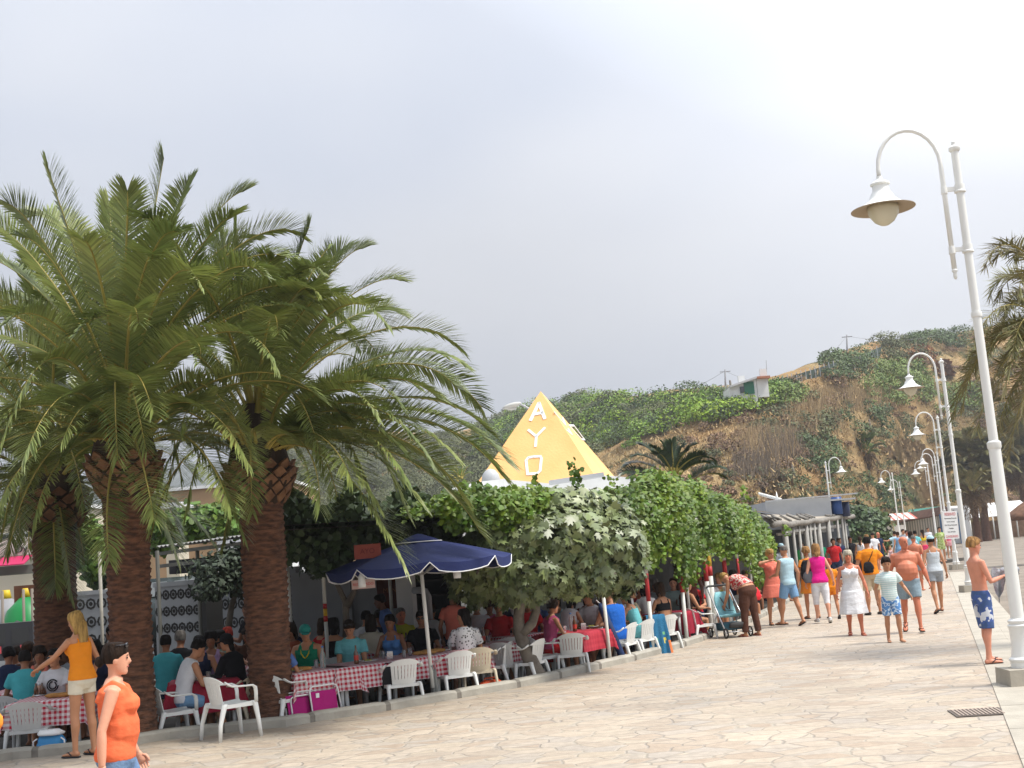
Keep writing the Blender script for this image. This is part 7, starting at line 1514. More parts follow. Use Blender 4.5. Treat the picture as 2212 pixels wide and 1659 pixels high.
for kd, px, off, lb in (('cruet', 430, 1.35, 'oil and vinegar cruet on the red cloth before the woman in black'), ('glass', 455, 1.15, 'glass beside the cruet on the red cloth'), ('plate', 425, 1.2, 'plate of food before the man in the white sleeveless shirt'), ('plate', 470, 1.5, 'plate before the woman in black'), ('glass', 412, 1.5, 'glass at the left end of the red cloth table'),
    ('cruet', 88, 1.5, 'cruet on the far left checked table'), ('plate', 120, 1.1, 'plate before the man in the printed white shirt'), ('bread', 132, 1.0, 'bread on the far left checked table'),
    ('plate', 645, 1.0, 'plate before the man in the green tank top'), ('bread', 652, .95, 'bread roll on the first gingham table'), ('glass', 690, 1.15, 'glass on the gingham cloth right of the green tank top'), ('water', 705, .95, 'water bottle near the right end of the first gingham table'),
    ('bottle', 777, 1.0, 'brown bottle before the man in turquoise'), ('glass', 783, 1.3, 'glass behind the brown bottle before the man in turquoise'), ('plate', 805, 1.1, 'plate right of the man in turquoise'), ('napkins', 850, 1.1, 'napkin holder before the woman in the blue halter'), ('glass', 836, 1.3, 'glass before the woman in the blue halter'), ('glass', 880, 1.0, 'glass right of the napkin holder'), ('glass', 893, 1.2, 'second glass right of the napkin holder'), ('bread', 925, 1.0, 'long loaf left of the parasol pole'), ('bread', 943, 1.15, 'second loaf by the parasol pole'), ('plate', 965, 1.3, 'plate right of the parasol pole'), ('glass', 980, 1.2, 'glass right of the parasol pole'), ('water', 1000, 1.5, 'water bottle before the patterned blouse'),
    ('glass', 1228, 1.3, 'glass on the red table right of the fig trunk'), ('water', 1243, 1.4, 'water bottle on the red table'), ('bottle', 1250, 1.1, 'brown bottle on the red table'), ('plate', 1215, 1.3, 'plate before the pink top woman'), ('napkins', 1268, 1.2, 'napkin holder on the red table'), ('plate', 1285, 1.5, 'plate before the man in the white printed tee'),
    ('bottle', 1052, 1.7, 'brown bottle before the man in the red shirt'), ('glass', 1062, 1.8, 'glass before the man in the red shirt'), ('bottle', 887, 2.9, 'brown bottle beside the yellow shirt'), ('bottle', 878, 2.95, 'second brown bottle beside the yellow shirt')): item(kd, px, off, lb)
# ================================================================ who sits and walks where
def seat(pxh, off, label, face, hz=1.06, **kw):
    k0 = kerb_at(pxh); d = k0.y + off; loc = KD(pxh + 1.1 * .082 * F / d, off); kw.setdefault('lean', 10); kw.setdefault('seat_z', .43); kw.setdefault('vox', .015)
    kw.setdefault('h', 1.68); return person(label, loc, face=face, sit=True, group='diners at the restaurant tables', **kw)
def walk(pxf, pyf, label, face, **kw):
    kw.setdefault('vox', .013); kw.setdefault('group', 'people strolling on the promenade'); return person(label, G(pxf, pyf), face=face, **kw)
cw = cloth('white', (.74, .74, .76)); cblk = cloth('black', (.015, .015, .018)); cteal = cloth('teal', (.07, .38, .42)); cnavy = cloth('navy', (.02, .03, .07)); cred = cloth('red', (.50, .02, .025)); cor = cloth('orange', (.80, .26, .02)); ccoral = cloth('coral', (.80, .17, .07)); cturq = cloth('turquoise', (.17, .52, .55))
cdenim = mat('cloth_denim', (.17, .27, .42), .9, col2=(.10, .17, .30), scale=7, bump=.4, bscale=40); cblue = cloth('royal', (.02, .13, .52)); clb = cloth('light_blue', (.42, .60, .68)); cbs = cloth('blue_shorts', (.20, .36, .56)); ckh = cloth('khaki', (.55, .45, .30)); cgrn = cloth('green', (.01, .22, .12)); cyg = cloth('yellow_green', (.50, .52, .03)); cpk = cloth('pink', (.55, .10, .22)); cmag = cloth('magenta', (.80, .02, .27)); cbr = cloth('brown', (.10, .045, .03)); cslm = cloth('salmon', (.74, .20, .14)); cgry = cloth('grey', (.32, .35, .38)); cblv = cloth('blue_shirt', (.10, .18, .42)); clav = cloth('lavender', (.45, .30, .50)); ccream = cloth('cream', (.72, .66, .52))
def printed(name, c1, c2, scale, thr=.5, c3=None, kind='noise'):
    m = bpy.data.materials.new('print_' + name); m.use_nodes = True; t = m.node_tree; b = t.nodes['Principled BSDF']; ln = t.links.new; b.inputs['Roughness'].default_value = .85; tcn = t.nodes.new('ShaderNodeTexCoord')
    if kind == 'stripe':
        w_ = t.nodes.new('ShaderNodeTexWave'); w_.bands_direction = 'Z'; w_.inputs['Scale'].default_value = scale; w_.inputs['Distortion'].default_value = .6; ln(tcn.outputs['Object'], w_.inputs[0]); src = w_.outputs[0]
    elif kind == 'voronoi': w_ = t.nodes.new('ShaderNodeTexVoronoi'); w_.inputs['Scale'].default_value = scale; ln(tcn.outputs['Object'], w_.inputs['Vector']); src = w_.outputs['Distance']
    else: w_ = t.nodes.new('ShaderNodeTexNoise'); w_.inputs['Scale'].default_value = scale; w_.inputs['Detail'].default_value = 1.5; ln(tcn.outputs['Object'], w_.inputs['Vector']); src = w_.outputs[0]
    r = t.nodes.new('ShaderNodeValToRGB'); r.color_ramp.interpolation = 'CONSTANT'; e = r.color_ramp.elements; e[0].color = (*c1, 1); e[1].position = thr; e[1].color = (*c2, 1)
    if c3: q = e.new(thr + .1); q.color = (*c3, 1)
    ln(src, r.inputs[0]); ln(r.outputs[0], b.inputs['Base Color']); return m
ppat = printed('bw', (.05, .05, .05), (.66, .66, .66), 26, .32, kind='voronoi'); pfl = printed('red_floral', (.5, .03, .03), (.62, .5, .42), 13, .48, (.45, .03, .04)); psh = printed('palm_shorts', (.10, .26, .55), (.62, .75, .85), 16, .5, (.12, .22, .45)); psurf = printed('surf_shorts', (.045, .09, .22), (.05, .10, .30), 9, .45, (.62, .64, .68)); pstr = printed('stripes', (.50, .66, .64), (.62, .74, .70), 9, .5, (.72, .78, .76), kind='stripe'); pgf = printed('green_floral', (.30, .42, .10), (.55, .62, .30), 12, .5); pyw = printed('yellow_white', (.66, .62, .5), (.55, .45, .06), 12, .55); pred = printed('red_white_shirt', (.55, .03, .03), (.55, .03, .03), 5, .6); porf = printed('orange_flower', (.80, .26, .02), (.80, .26, .02), 7, .58, (.75, .6, .05)); pwd = printed('white_dots', (.74, .74, .76), (.74, .74, .76), 9, .62, (.5, .4, .42)); ppt = printed('pink_towel', (.60, .02, .10), (.60, .02, .10), 8, .55, (.7, .3, .4))
# ---- foreground figures
g = DP(262, 8.5); fw, fi = person('woman in a coral tank top and jeans walking right, sunglasses on her dark hair', g, h=1.51, face=-78, sex='f', skin='fair', hair=('bun', 'dkbrown'), top=('tank', ccoral), bottom=('trousers', cdenim), vox=.0085, glasses='up', fat=1.12, aR=(.10, -.08, -.52), aL=(.10, .12, -.50), lL=(20, 2, 6), lR=(-14, 2, 14), turn=(0, 4), bust=1.0, belly=.1, shoes='flip')
g = G(182, 1634); bl, bi = person('blonde woman in an orange strapless top and white shorts reaching to the table', g, h=1.66, face=62, sex='f', skin='tan', hair=('long', 'blonde'), top=('camisole', cor), bottom=('short_shorts', ccream), vox=.009, shoes='flip', aL=(.10, .42, -.30), aR=(.16, .12, -.45), lL=(4, 2, 4), lR=(-3, 2, 2), lean=6, turn=(12, 14))
g = DP(-44, 7.6); person('passer-by in an orange flowered wrap dress cut by the left edge', g, h=1.58, face=-60, sex='f', skin='tan', hair=('bob', 'brown'), top=('sundress', porf), vox=.012, hem=.20, aR=(.1, .1, -.48), shoes='flip')
# ---- right foreground boy
g = G(2138, 1434); by, bti = person('shirtless ginger-haired boy in blue surf shorts holding a grey towel at the right', g, h=1.66, face=-80, skin='pink', hair=('fringe', 'ginger'), bottom=('trunks', psurf, 1.0), vox=.0085, shoes='flip', aL=(.0, .30, -.24), aR=(-.02, .29, -.22), lL=(9, 4, 6), lR=(-3, 4, 5), turn=(0, 12), lean=-3, fat=.86)
W_ = bti['W']; h1, h2 = [s_[3] for s_ in bti['S']]
mb = MB(); a, b = W_(h1 + Vector((0, .06, .02))), W_(h2 + Vector((0, .06, .02))); n_ = 16; V = []
cx = (a + b) / 2; ux = Vector((1, 0, 0))
for i in range(n_ + 1):
    for j in range(14):
        u, s_ = i / n_, j / 13; fold = .035 * math.sin(u * 19 + s_ * 2.5) * (.4 + s_); top_ = .05 + .045 * math.sin(u * 3.1); V.append((cx.x - .14 + .40 * u - .10 * s_ * u * 1.2 + .10 * s_ * (1 - u) - .06 * s_, cx.y - .06 + fold + .05 * math.sin(u * 7), cx.z + top_ + .05 * math.sin(u * 11) * (1 - s_) - s_ * (.10 + .36 * max(0, 1 - abs(u - .22) * 2.2) ** 1.0)))
k_ = len(V); V += [(x, y + .012, z) for x, y, z in V]; Fq = []
for i in range(n_):
    for j in range(13): q_ = i * 14 + j; Fq += [(q_, q_ + 14, q_ + 15, q_ + 1), (k_ + q_ + 1, k_ + q_ + 15, k_ + q_ + 14, k_ + q_)]
mb.add(V, Fq)
for i in range(5): mb.ball(cx + Vector((-.02 + .06 * i, .01 * (-1) ** i, .05 + .015 * math.sin(i * 2))), (.06, .05, .045), 8)
T(mb.build('towel', mat('towel_grey', (.46, .47, .50), .95, col2=(.30, .31, .34), scale=10, bump=.7, bscale=60)), 'crumpled grey towel held up by the shirtless boy', 'towel')
# ---- strollers, front group
person('elderly woman in a white knee-length sundress walking towards the camera', G(1851, 1372), h=1.54, face=172, sex='f', skin='red', hair=('bob', 'white'), top=('sundress', cw), vox=.0095, hem=.44, shoes='red', aL=(.14, .06, -.50), aR=(.14, .05, -.50), lL=(10, 2, 4), lR=(-6, 2, 10), fat=1.12, bust=1.2, group='people strolling on the promenade')
walk(1934, 1387, 'boy in a striped pale polo shirt and blue palm print shorts walking forward', 178, h=1.38, skin='tan', hair=('short', 'dkbrown'), top=('polo', pstr), bottom=('trunks', psh), child=True, vox=.0095, lL=(12, 2, 10), lR=(-4, 2, 4), turn=(-5, 12), aL=(.22, .10, -.42), aR=(.10, .0, -.50))
walk(1975, 1366, 'bald shirtless man with a big belly and grey blue shorts', 166, h=1.70, skin='red', hair=('bald', 'grey'), bottom=('shorts', cloth('grey_blue', (.27, .36, .42)), .7), shoes='sandal', fat=1.28, belly=.85, vox=.0095, turn=(38, 0), lL=(14, 3, 4), lR=(-12, 3, 26), aL=(.16, .02, -.50), aR=(.16, .06, -.50))
_, oi = walk(1891, 1328, 'man in an orange T-shirt and beige shorts seen from behind, black bag across his back', 4, h=1.73, skin='tan', hair=('short', 'black'), top=('tee', cor), bottom=('shorts', ckh, .85), shoes='darkshoe', fat=1.1, vox=.011, lL=(2, 4, 2), lR=(2, 4, 2), aR=(.22, .12, -.40), aL=(.12, .16, -.44))
walk(2030, 1325, 'woman in a pale cap, white strappy top and grey shorts walking away', 2, h=1.62, sex='f', skin='tan', hair=('short', 'dkbrown'), top=('camisole', cloth('pale_grey', (.55, .60, .64))), bottom=('shorts', cgry, .5), cap=(clb, 1), shoes='flip', vox=.011, lL=(-8, 2, 14), lR=(10, 2, 4), aL=(.12, .02, -.50), aR=(.12, .0, -.52))
walk(1780, 1346, 'woman in a magenta sleeveless top and white capris seen from behind', -4, h=1.63, sex='f', skin='fair', hair=('bob', 'ginger'), top=('sleeveless', cmag), bottom=('capri', cw), shoes='shoe', fat=1.1, vox=.011, lL=(6, 3, 2), lR=(-8, 3, 10), aL=(.13, .04, -.50), aR=(.16, .06, -.48))
walk(1803, 1337, 'child in an orange T-shirt walking beside the woman in magenta', 0, h=1.28, skin='tan', hair=('short', 'red'), top=('tee', cor), bottom=('shorts', cor, .5), shoes='darkshoe', child=True, vox=.012, lL=(8, 2, 4), lR=(-8, 2, 10))
walk(1757, 1336, 'woman in an orange beach tunic with a black backpack, left of the magenta top', 8, h=1.60, sex='f', skin='tan', hair=('curly', 'ginger'), top=('tunic', porf), shoes='flip', vox=.012, hem=.60, lL=(4, 2, 4), lR=(-6, 2, 6))
walk(1712, 1353, 'grey-haired man in a pale blue sleeveless shirt and blue shorts', 32, h=1.67, skin='tan', hair=('crop', 'grey'), top=('sleeveless', clb), bottom=('shorts', cbs, .75), shoes='flip', fat=1.08, vox=.011, lL=(14, 4, 4), lR=(-12, 4, 6), aL=(-.02, .30, -.30), aR=(.12, .0, -.50))
walk(1679, 1350, 'woman in a salmon beach dress holding her hand to her face', 195, h=1.62, sex='f', skin='tan', hair=('curly', 'blonde'), top=('dress', cslm), shoes='flip', hem=.62, fat=1.12, vox=.011, aR=(-.04, .20, .10, .9), aL=(.14, .16, -.40), turn=(18, 4), lL=(4, 4, 2), lR=(-4, 4, 2))
_, wi = walk(1624, 1374, 'woman in brown trousers and a red patterned top bending over the pram', 38, h=1.66, sex='f', skin='tan', hair=('short', 'blonde'), top=('crop', pfl), bottom=('trousers', cbr), shoes='red', lean=78, fat=1.22, vox=.0105, aL=(.05, .12, -.50), aR=(.05, .10, -.52), turn=(0, 20), lL=(4, 4, 2), lR=(-4, 4, 4))
# ---- bags carried
def bag_at(name, label, W, loc, d_, m, strap=None, seed=1, rz=0):
    o = sack(name, label, W(loc), d_, m, seed, rz)
    if strap: mb = MB(); base = W(loc); mb.tube([W(q) - base for q in strap], .009, 6); s_ = mb.build('strap', m, o); s_.rotation_euler = (0, 0, -o.rotation_euler.z)
    return o
bag_at('shoulder_bag', 'small black bag worn across the back of the man in orange', oi['W'], (-.10, -.19, .93), (.24, .10, .25), cblk, [(-.10, -.19, 1.15), (.02, -.17, 1.33), (.11, -.05, 1.455), (.06, .06, 1.44)], 11, 4)
bag_at('handbag', 'bright red handbag on the arm of the bending woman', wi['W'], (.26, .02, .70), (.30, .14, .26), mat('bag_red', (.62, .01, .02), .5), [(-.06 + .30, .02, .94), (.26, .12, 1.1), (.30, .08, .94)], 12, 40)
mi = o_info[[o.name for o in SC.objects if o.get('label', '').startswith('woman in a magenta')][0]]
bag_at('handbag', 'grey shoulder bag of the woman in magenta', mi['W'], (-.22, -.03, .88), (.28, .13, .24), mat('bag_grey', (.10, .10, .11), .6), [(-.22, -.03, 1.1), (-.17, -.02, 1.42), (-.2, .03, 1.1)], 13, 0)
bi2 = o_info[[o.name for o in SC.objects if o.get('label', '').startswith('woman in an orange beach tunic')][0]]
bag_at('backpack', 'black backpack of the woman in the orange tunic', bi2['W'], (-.10, -.22, .92), (.32, .2, .46), cblk, None, 14, 8)
# ---- middle distance people
mid = dict(vox=.018, group='people in the far crowd')
def far(px, pyh, d, label, face, **kw):
    """stands so the head centre shows at pyh"""
    for k_, v_ in mid.items(): kw.setdefault(k_, v_)
    hh = kw.get('h', 1.68); hor_ = 1209 - (px - 1106) * .0813; z_h = CH - (pyh - hor_) * d / F; q = P(px, pyh, d); q.z = 0; q.x += .085 * 1.55
    return person(label, q, face=face, **kw)
far(1988, 1164, 62, 'woman in a yellow bikini top with a pink towel round her waist', 5, sex='f', skin='tan', hair=('pony', 'dkbrown'), top=('bikini', cloth('yellow', (.75, .55, .02))), bottom=('towel', ppt))
far(2000, 1146, 80, 'man in a white T-shirt with folded arms near the hut', 178, skin='tan', hair=('crop', 'dkbrown'), top=('tee', cw), bottom=('shorts', cgry), aL=(-.2, .22, -.25), aR=(-.2, .22, -.22), h=1.75)
far(2024, 1148, 66, 'man in a green floral shirt standing by the lamp row', 168, skin='tan', hair=('short', 'dkbrown'), top=('tee', pgf), bottom=('shorts', pgf, .7), h=1.76)
far(2041, 1150, 72, 'woman in red and pink with a white hat right of the green shirt', 190, sex='f', skin='tan', hair=('short', 'brown'), top=('tee', cloth('pinkred', (.62, .06, .14))), bottom=('skirt', cloth('rose', (.62, .3, .32))), cap=(cw, 1))
far(1927, 1158, 63, 'man in a pale blue T-shirt pointing left', 20, skin='tan', hair=('short', 'dkbrown'), top=('tee', clb), bottom=('shorts', cgry, .8), aL=(.42, .2, -.06), h=1.74)
far(1917, 1184, 63.5, 'little girl in pale pink beside the pointing man', 175, sex='f', h=1.02, child=True, skin='fair', hair=('long', 'blonde'), top=('sundress', cloth('baby_pink', (.72, .5, .52))), hem=.55)
far(1879, 1159, 58, 'man in a white T-shirt beyond the orange shirted man', 10, skin='tan', hair=('crop', 'dkbrown'), top=('tee', cw), bottom=('shorts', cblk), h=1.76)
far(1890, 1156, 60, 'man in a dark shirt beside the white T-shirt', 200, skin='red', hair=('bald', 'grey'), top=('tee', cnavy), bottom=('shorts', cnavy), h=1.76)
far(1851, 1172, 50, 'woman in a white top and black trousers by the plank stack', -20, sex='f', skin='tan', hair=('pony', 'brown'), top=('tank', cw), bottom=('trousers', cblk), h=1.66)
far(1866, 1170, 54, 'woman with ginger hair and a white shawl left of the white T-shirt', 20, sex='f', skin='fair', hair=('bob', 'ginger'), top=('tee', cw), bottom=('skirt', ckh))
far(1934, 1164, 60, 'man in a blue vest behind the pointing man', 15, skin='tan', hair=('short', 'brown'), top=('sleeveless', cbs), bottom=('shorts', cbs), h=1.7)
far(1945, 1150, 66, 'man in a grey shirt at the centre of the crowd', 185, skin='tan', hair=('short', 'dkbrown'), top=('tee', cgry), bottom=('shorts', cgry), h=1.8)
far(1953, 1158, 61, 'man in sunglasses and a white shirt behind the bald man', 175, skin='red', hair=('short', 'dkbrown'), top=('tee', cw), bottom=('shorts', cnavy), glasses='on', h=1.74)
far(1961, 1172, 50, 'dark-haired woman in a light blue top behind the bald man', 0, sex='f', skin='tan', hair=('bob', 'dkbrown'), top=('tee', clb), bottom=('skirt', cred))
far(1966, 1190, 38, 'shirtless reddened man walking right behind the bald man', -30, skin='red', hair=('crop', 'grey'), bottom=('shorts', cgry), h=1.62, fat=1.15)
far(1972, 1168, 58, 'dark-haired person in turquoise between the crowd and the pink towel', 0, sex='f', skin='tan', hair=('short', 'black'), top=('tee', cturq), bottom=('shorts', cred))
far(1829, 1170, 52, 'man in a black shirt standing by the bar end', 190, skin='brown', hair=('short', 'black'), top=('tee', cblk), bottom=('trousers', cblk))
far(1816, 1186, 42, 'person in a white shirt sitting at the bar edge', 60, skin='tan', hair=('short', 'brown'), top=('tee', cw), bottom=('shorts', cnavy), sit=True, seat_z=.45)
C_('w', (P(1817, 1240, 42).x, 42, 0), 60, 'white plastic chair at the edge of the beach bar')
for px, ph, d, lb, tp_, hr_ in ((1752, 1180, 44, 'dark figure in white inside the beach bar', cw, 'black'), (1763, 1183, 46, 'man in a green T-shirt inside the beach bar', cgrn, 'black'), (1723, 1188, 42, 'person in bright green inside the beach bar', cloth('bright_green', (.05, .45, .12)), 'brown'), (1738, 1176, 48, 'person in black inside the beach bar', cblk, 'black'),
    (1678, 1192, 38, 'man in a pale cap inside the beach bar', cgry, 'brown'), (1793, 1186, 45, 'woman in red at the back of the beach bar', cred, 'dkbrown'), (1806, 1184, 47, 'man in navy near the bar posts', cnavy, 'brown')):
    far(px, ph, d, lb, 160 + (px * 7) % 60, skin='brown', hair=('short', hr_), top=('tee', tp_), bottom=('shorts', cnavy), cap=(clb, 1) if 'cap' in lb else None)
# ---- diners, front row
seat(44, 2.0, 'diner in a teal T-shirt at far left with his back to us', 20, skin='brown', hair=('short', 'black'), top=('tee', cteal), bottom=('shorts', cnavy), lean=16)
_, si = seat(118, 1.75, 'man in sunglasses and a white T-shirt with a dark emblem, behind the blonde woman', 172, skin='tan', hair=('short', 'black'), top=('tee', cloth('greywhite', (.60, .60, .62))), bottom=('shorts', cnavy), glasses='on', vox=.011, aL=(-.02, .34, -.30), aR=(.0, .36, -.28))
W_ = si['W']; c_, u_ = si['sp'](1.24); mb = MB(); cc = W_(c_ + Vector((0, .135, 0)))
for k_ in range(2): mb.tube([cc + Vector((.075 * math.cos(a) * (1 - .35 * k_), -.012, .075 * math.sin(a) * (1 - .35 * k_))) for a in np.linspace(.6 + k_, 6.2 + k_, 14)], .009, 5)
o = mb.build('shirt_emblem', cblk); pr = [q for q in SC.objects if q.get('label', '').startswith('man in sunglasses and a white T-shirt with')][0]; o.parent = pr; o.matrix_parent_inverse = (Matrix.Translation(pr.location) @ Matrix.Rotation(pr.rotation_euler.z, 4, 'Z')).inverted()
seat(78, 3.0, 'diner in an orange red top behind the man in sunglasses', 200, sex='f', skin='brown', hair=('curly', 'dkbrown'), top=('tank', cslm), bottom=('shorts', cnavy))
seat(384, .95, 'man in a white sleeveless shirt and blue shorts hunched at the red table', -58, skin='tan', hair=('short', 'black'), top=('sleeveless', cw), bottom=('shorts', cbs, .6), vox=.010, lean=24, turn=(0, 14), aL=(.02, .34, -.26), aR=(.0, .32, -.30), shoes='flip', lL=(80, 6, 78), lR=(80, 6, 60))
seat(505, 1.3, 'woman in a black shirt and black cap facing left across the red table', 66, sex='f', skin='tan', hair=('pony', 'black'), top=('long', cblk), bottom=('shorts', cblk), cap=(cblk, 1), lean=16, vox=.011, fat=1.15, aL=(-.02, .33, -.24), aR=(-.02, .33, -.26), shoes='flip')
seat(424, 2.2, 'man in a navy tank top behind the red table', 196, skin='tan', hair=('short', 'black'), top=('singlet', cnavy), bottom=('shorts', cnavy), lean=22)
seat(452, 2.5, 'woman in lavender beside the navy tank top', 190, sex='f', skin='brown', hair=('curly', 'black'), top=('tank', clav), bottom=('shorts', cnavy))
seat(352, 2.6, 'diner in teal just right of the nearest palm trunk', 10, skin='brown', hair=('short', 'black'), top=('tee', cteal), bottom=('shorts', cnavy))
seat(382, 3.3, 'grey-haired man in dark clothes behind the white sleeveless shirt', 0, skin='brown', hair=('short', 'grey'), top=('tee', cblk), bottom=('shorts', cnavy), h=1.72)
seat(493, 3.6, 'person with a red bandana in the second row', 30, skin='brown', hair=('short', 'red'), top=('tank', cbr), bottom=('shorts', cnavy))
seat(594, .95, 'girl in a blue shirt with dark curls seated with her back to us', -30, sex='f', skin='tan', hair=('curly', 'dkbrown'), top=('tee', cblv), bottom=('shorts', cblv), vox=.012, lean=14, h=1.6)
seat(590, 2.4, 'man in a dark shirt with brown hair by the second palm trunk', 76, skin='tan', hair=('short', 'brown'), top=('tee', cblk), bottom=('shorts', cnavy), lean=14, aL=(0, .36, -.12), aR=(0, .34, -.14))
_, gi = seat(664, 1.95, 'man in a green cap, sunglasses and a green tank top with yellow edges', 168, skin='tan', hair=('short', 'black'), top=('singlet', cgrn), bottom=('shorts', cnavy), cap=(mat('cap_green', (.02, .26, .22), .7), 1), glasses='on', vox=.011, lean=12, turn=(24, 6), fat=1.12)
W_ = gi['W']; pr = [q for q in SC.objects if q.get('label', '').startswith('man in a green cap')][0]; mb = MB(); sp_ = gi['sp']
for s_ in (-1, 1):
    pts = []
    for z, x, y in ((1.43, .055, .02), (1.39, .06, .085), (1.33, .05, .118), (1.28, .02, .133), (1.26, .0, .137)): c, u = sp_(z); v = Vector((0, u.z, -u.y)); pts.append(W_(c + v * y * 1.08 + Vector((s_ * x * 1.2, 0, 0))))
    mb.tube(pts, .009, 5)
o = mb.build('yellow_edging', cloth('yellow', (.75, .55, .02))); o.parent = pr; o.matrix_parent_inverse = (Matrix.Translation(pr.location) @ Matrix.Rotation(pr.rotation_euler.z, 4, 'Z')).inverted()
seat(757, 1.95, 'man in a turquoise T-shirt with sunglasses on his head, centre of the checked tables', 178, skin='tan', hair=('short', 'dkbrown'), top=('tee', cturq), bottom=('shorts', cnavy), glasses='up', vox=.010, lean=14, turn=(0, 22), aL=(-.06, .30, -.30), aR=(-.10, .30, -.30), fat=1.05)
seat(690, 3.4, 'woman in a red top with short brown hair in the second row', -30, sex='f', skin='tan', hair=('bob', 'brown'), top=('tank', cred), bottom=('shorts', cnavy))
seat(720, 3.0, 'dark-haired woman with bare shoulders seen from behind', 10, sex='f', skin='tan', hair=('bob', 'black'), top=('crop', cblk), bottom=('shorts', cnavy))
seat(786, 4.3, 'dark-haired diner in a white shirt behind the man in turquoise', -20, skin='tan', hair=('short', 'black'), top=('tee', cw), bottom=('shorts', cnavy), h=1.74)
seat(800, 3.1, 'woman with long dark hair and a cream top behind the man in turquoise', 5, sex='f', skin='tan', hair=('long', 'dkbrown'), top=('tee', ccream), bottom=('shorts', cnavy))
seat(846, 2.3, 'young woman in a blue halter top resting her hand on the table', 170, sex='f', skin='brown', hair=('short', 'black'), top=('halter', cloth('halter_blue', (.10, .25, .55))), bottom=('shorts', cnavy), vox=.011, turn=(0, 6))
seat(864, 3.9, 'man in a yellow green T-shirt with grey hair', -160, skin='red', hair=('crop', 'grey'), top=('tee', cyg), bottom=('shorts', cnavy), h=1.76)
seat(912, 2.5, 'man in a black shirt and sunglasses left of the parasol pole', 178, skin='brown', hair=('short', 'black'), top=('tee', cblk), bottom=('shorts', cnavy), glasses='on')
seat(930, 4.0, 'man in a grey white printed T-shirt seen from behind', -10, skin='tan', hair=('short', 'brown'), top=('tee', cloth('greywhite', (.60, .60, .62))), bottom=('shorts', cnavy), h=1.76)
seat(1002, 1.05, 'woman with long black hair in a black and white patterned blouse', 12, sex='f', skin='tan', hair=('long', 'black'), top=('dress', ppat), vox=.011, lean=6, fat=1.1, hem=.7, turn=(70, 0))
seat(1030, 4.4, 'man in a white T-shirt with a cross body strap, seated further back', 190, skin='tan', hair=('crop', 'dkbrown'), top=('tee', cw), bottom=('shorts', cnavy), h=1.76)
seat(1080, 3.2, 'man in a red football shirt looking down at his plate', 180, skin='tan', hair=('short', 'dkbrown'), top=('tee', cred), bottom=('shorts', cnavy), turn=(0, 18), h=1.72)
seat(1114, 4.6, 'man in a dark blue shirt half hidden by the fig trunk', 180, skin='brown', hair=('crop', 'dkbrown'), top=('tee', cnavy), bottom=('shorts', cnavy), h=1.8)
seat(1183, 1.5, 'woman in a pink top with short dark hair seated right of the fig trunk', -60, sex='f', skin='tan', hair=('curly', 'dkbrown'), top=('singlet', cpk), bottom=('skirt', cred), vox=.011, h=1.62)
seat(1222, 2.5, 'woman in a white sleeveless blouse leaning towards the red table', -40, sex='f', skin='tan', hair=('bob', 'black'), top=('sleeveless', cw), bottom=('shorts', cnavy), lean=22, h=1.72)
seat(1280, 2.2, 'man in a white printed T-shirt facing right at the red table', 150, skin='tan', hair=('short', 'dkbrown'), top=('tee', cw), bottom=('shorts', cnavy), turn=(-35, 0), vox=.011, lean=14, h=1.74)
seat(1326, .95, 'broad man in a royal blue tank top seen from behind', 32, skin='tan', hair=('crop', 'dkbrown'), top=('sleeveless', cblue), bottom=('shorts', ppat, .8), vox=.011, fat=1.25, lean=12, h=1.76, lL=(82, 6, 60), lR=(82, 6, 74))
seat(1372, 1.1, 'dark-haired woman in a turquoise strap top leaning forward', 55, sex='f', skin='tan', hair=('pony', 'black'), top=('camisole', cturq), bottom=('shorts', cturq), vox=.012, lean=22, h=1.62)
seat(1434, 1.3, 'brown-haired woman with a bare back near the red cloth', 30, sex='f', skin='tan', hair=('bob', 'brown'), top=('bikini', cblk), bottom=('shorts', cnavy), vox=.013, h=1.7)
seat(1398, 2.9, 'woman in a white blouse behind the turquoise top', 20, sex='f', skin='tan', hair=('bob', 'dkbrown'), top=('tee', cw), bottom=('shorts', cnavy))
seat(1458, 3.2, 'pale man with receding hair in the shade of the vine', 170, skin='fair', hair=('crop', 'brown'), top=('tee', cloth('mint', (.35, .5, .5))), bottom=('shorts', cnavy), h=1.76)
seat(1500, 2.6, 'diner in dark red between the banded posts', 160, skin='tan', hair=('short', 'black'), top=('tee', cred), bottom=('shorts', cnavy))
seat(1478, 2.0, 'tanned diner beside the second banded post', -60, skin='tan', hair=('short', 'dkbrown'), top=('tank', cbr), bottom=('shorts', cnavy))
_, smi = seat(1557, 1.3, 'smiling woman in a yellow and white strap top beside the pram', 160, sex='f', skin='tan', hair=('bun', 'ginger'), top=('singlet', pyw), bottom=('shorts', cw), vox=.012, lean=10, turn=(-16, 10), h=1.72, bust=1.2)
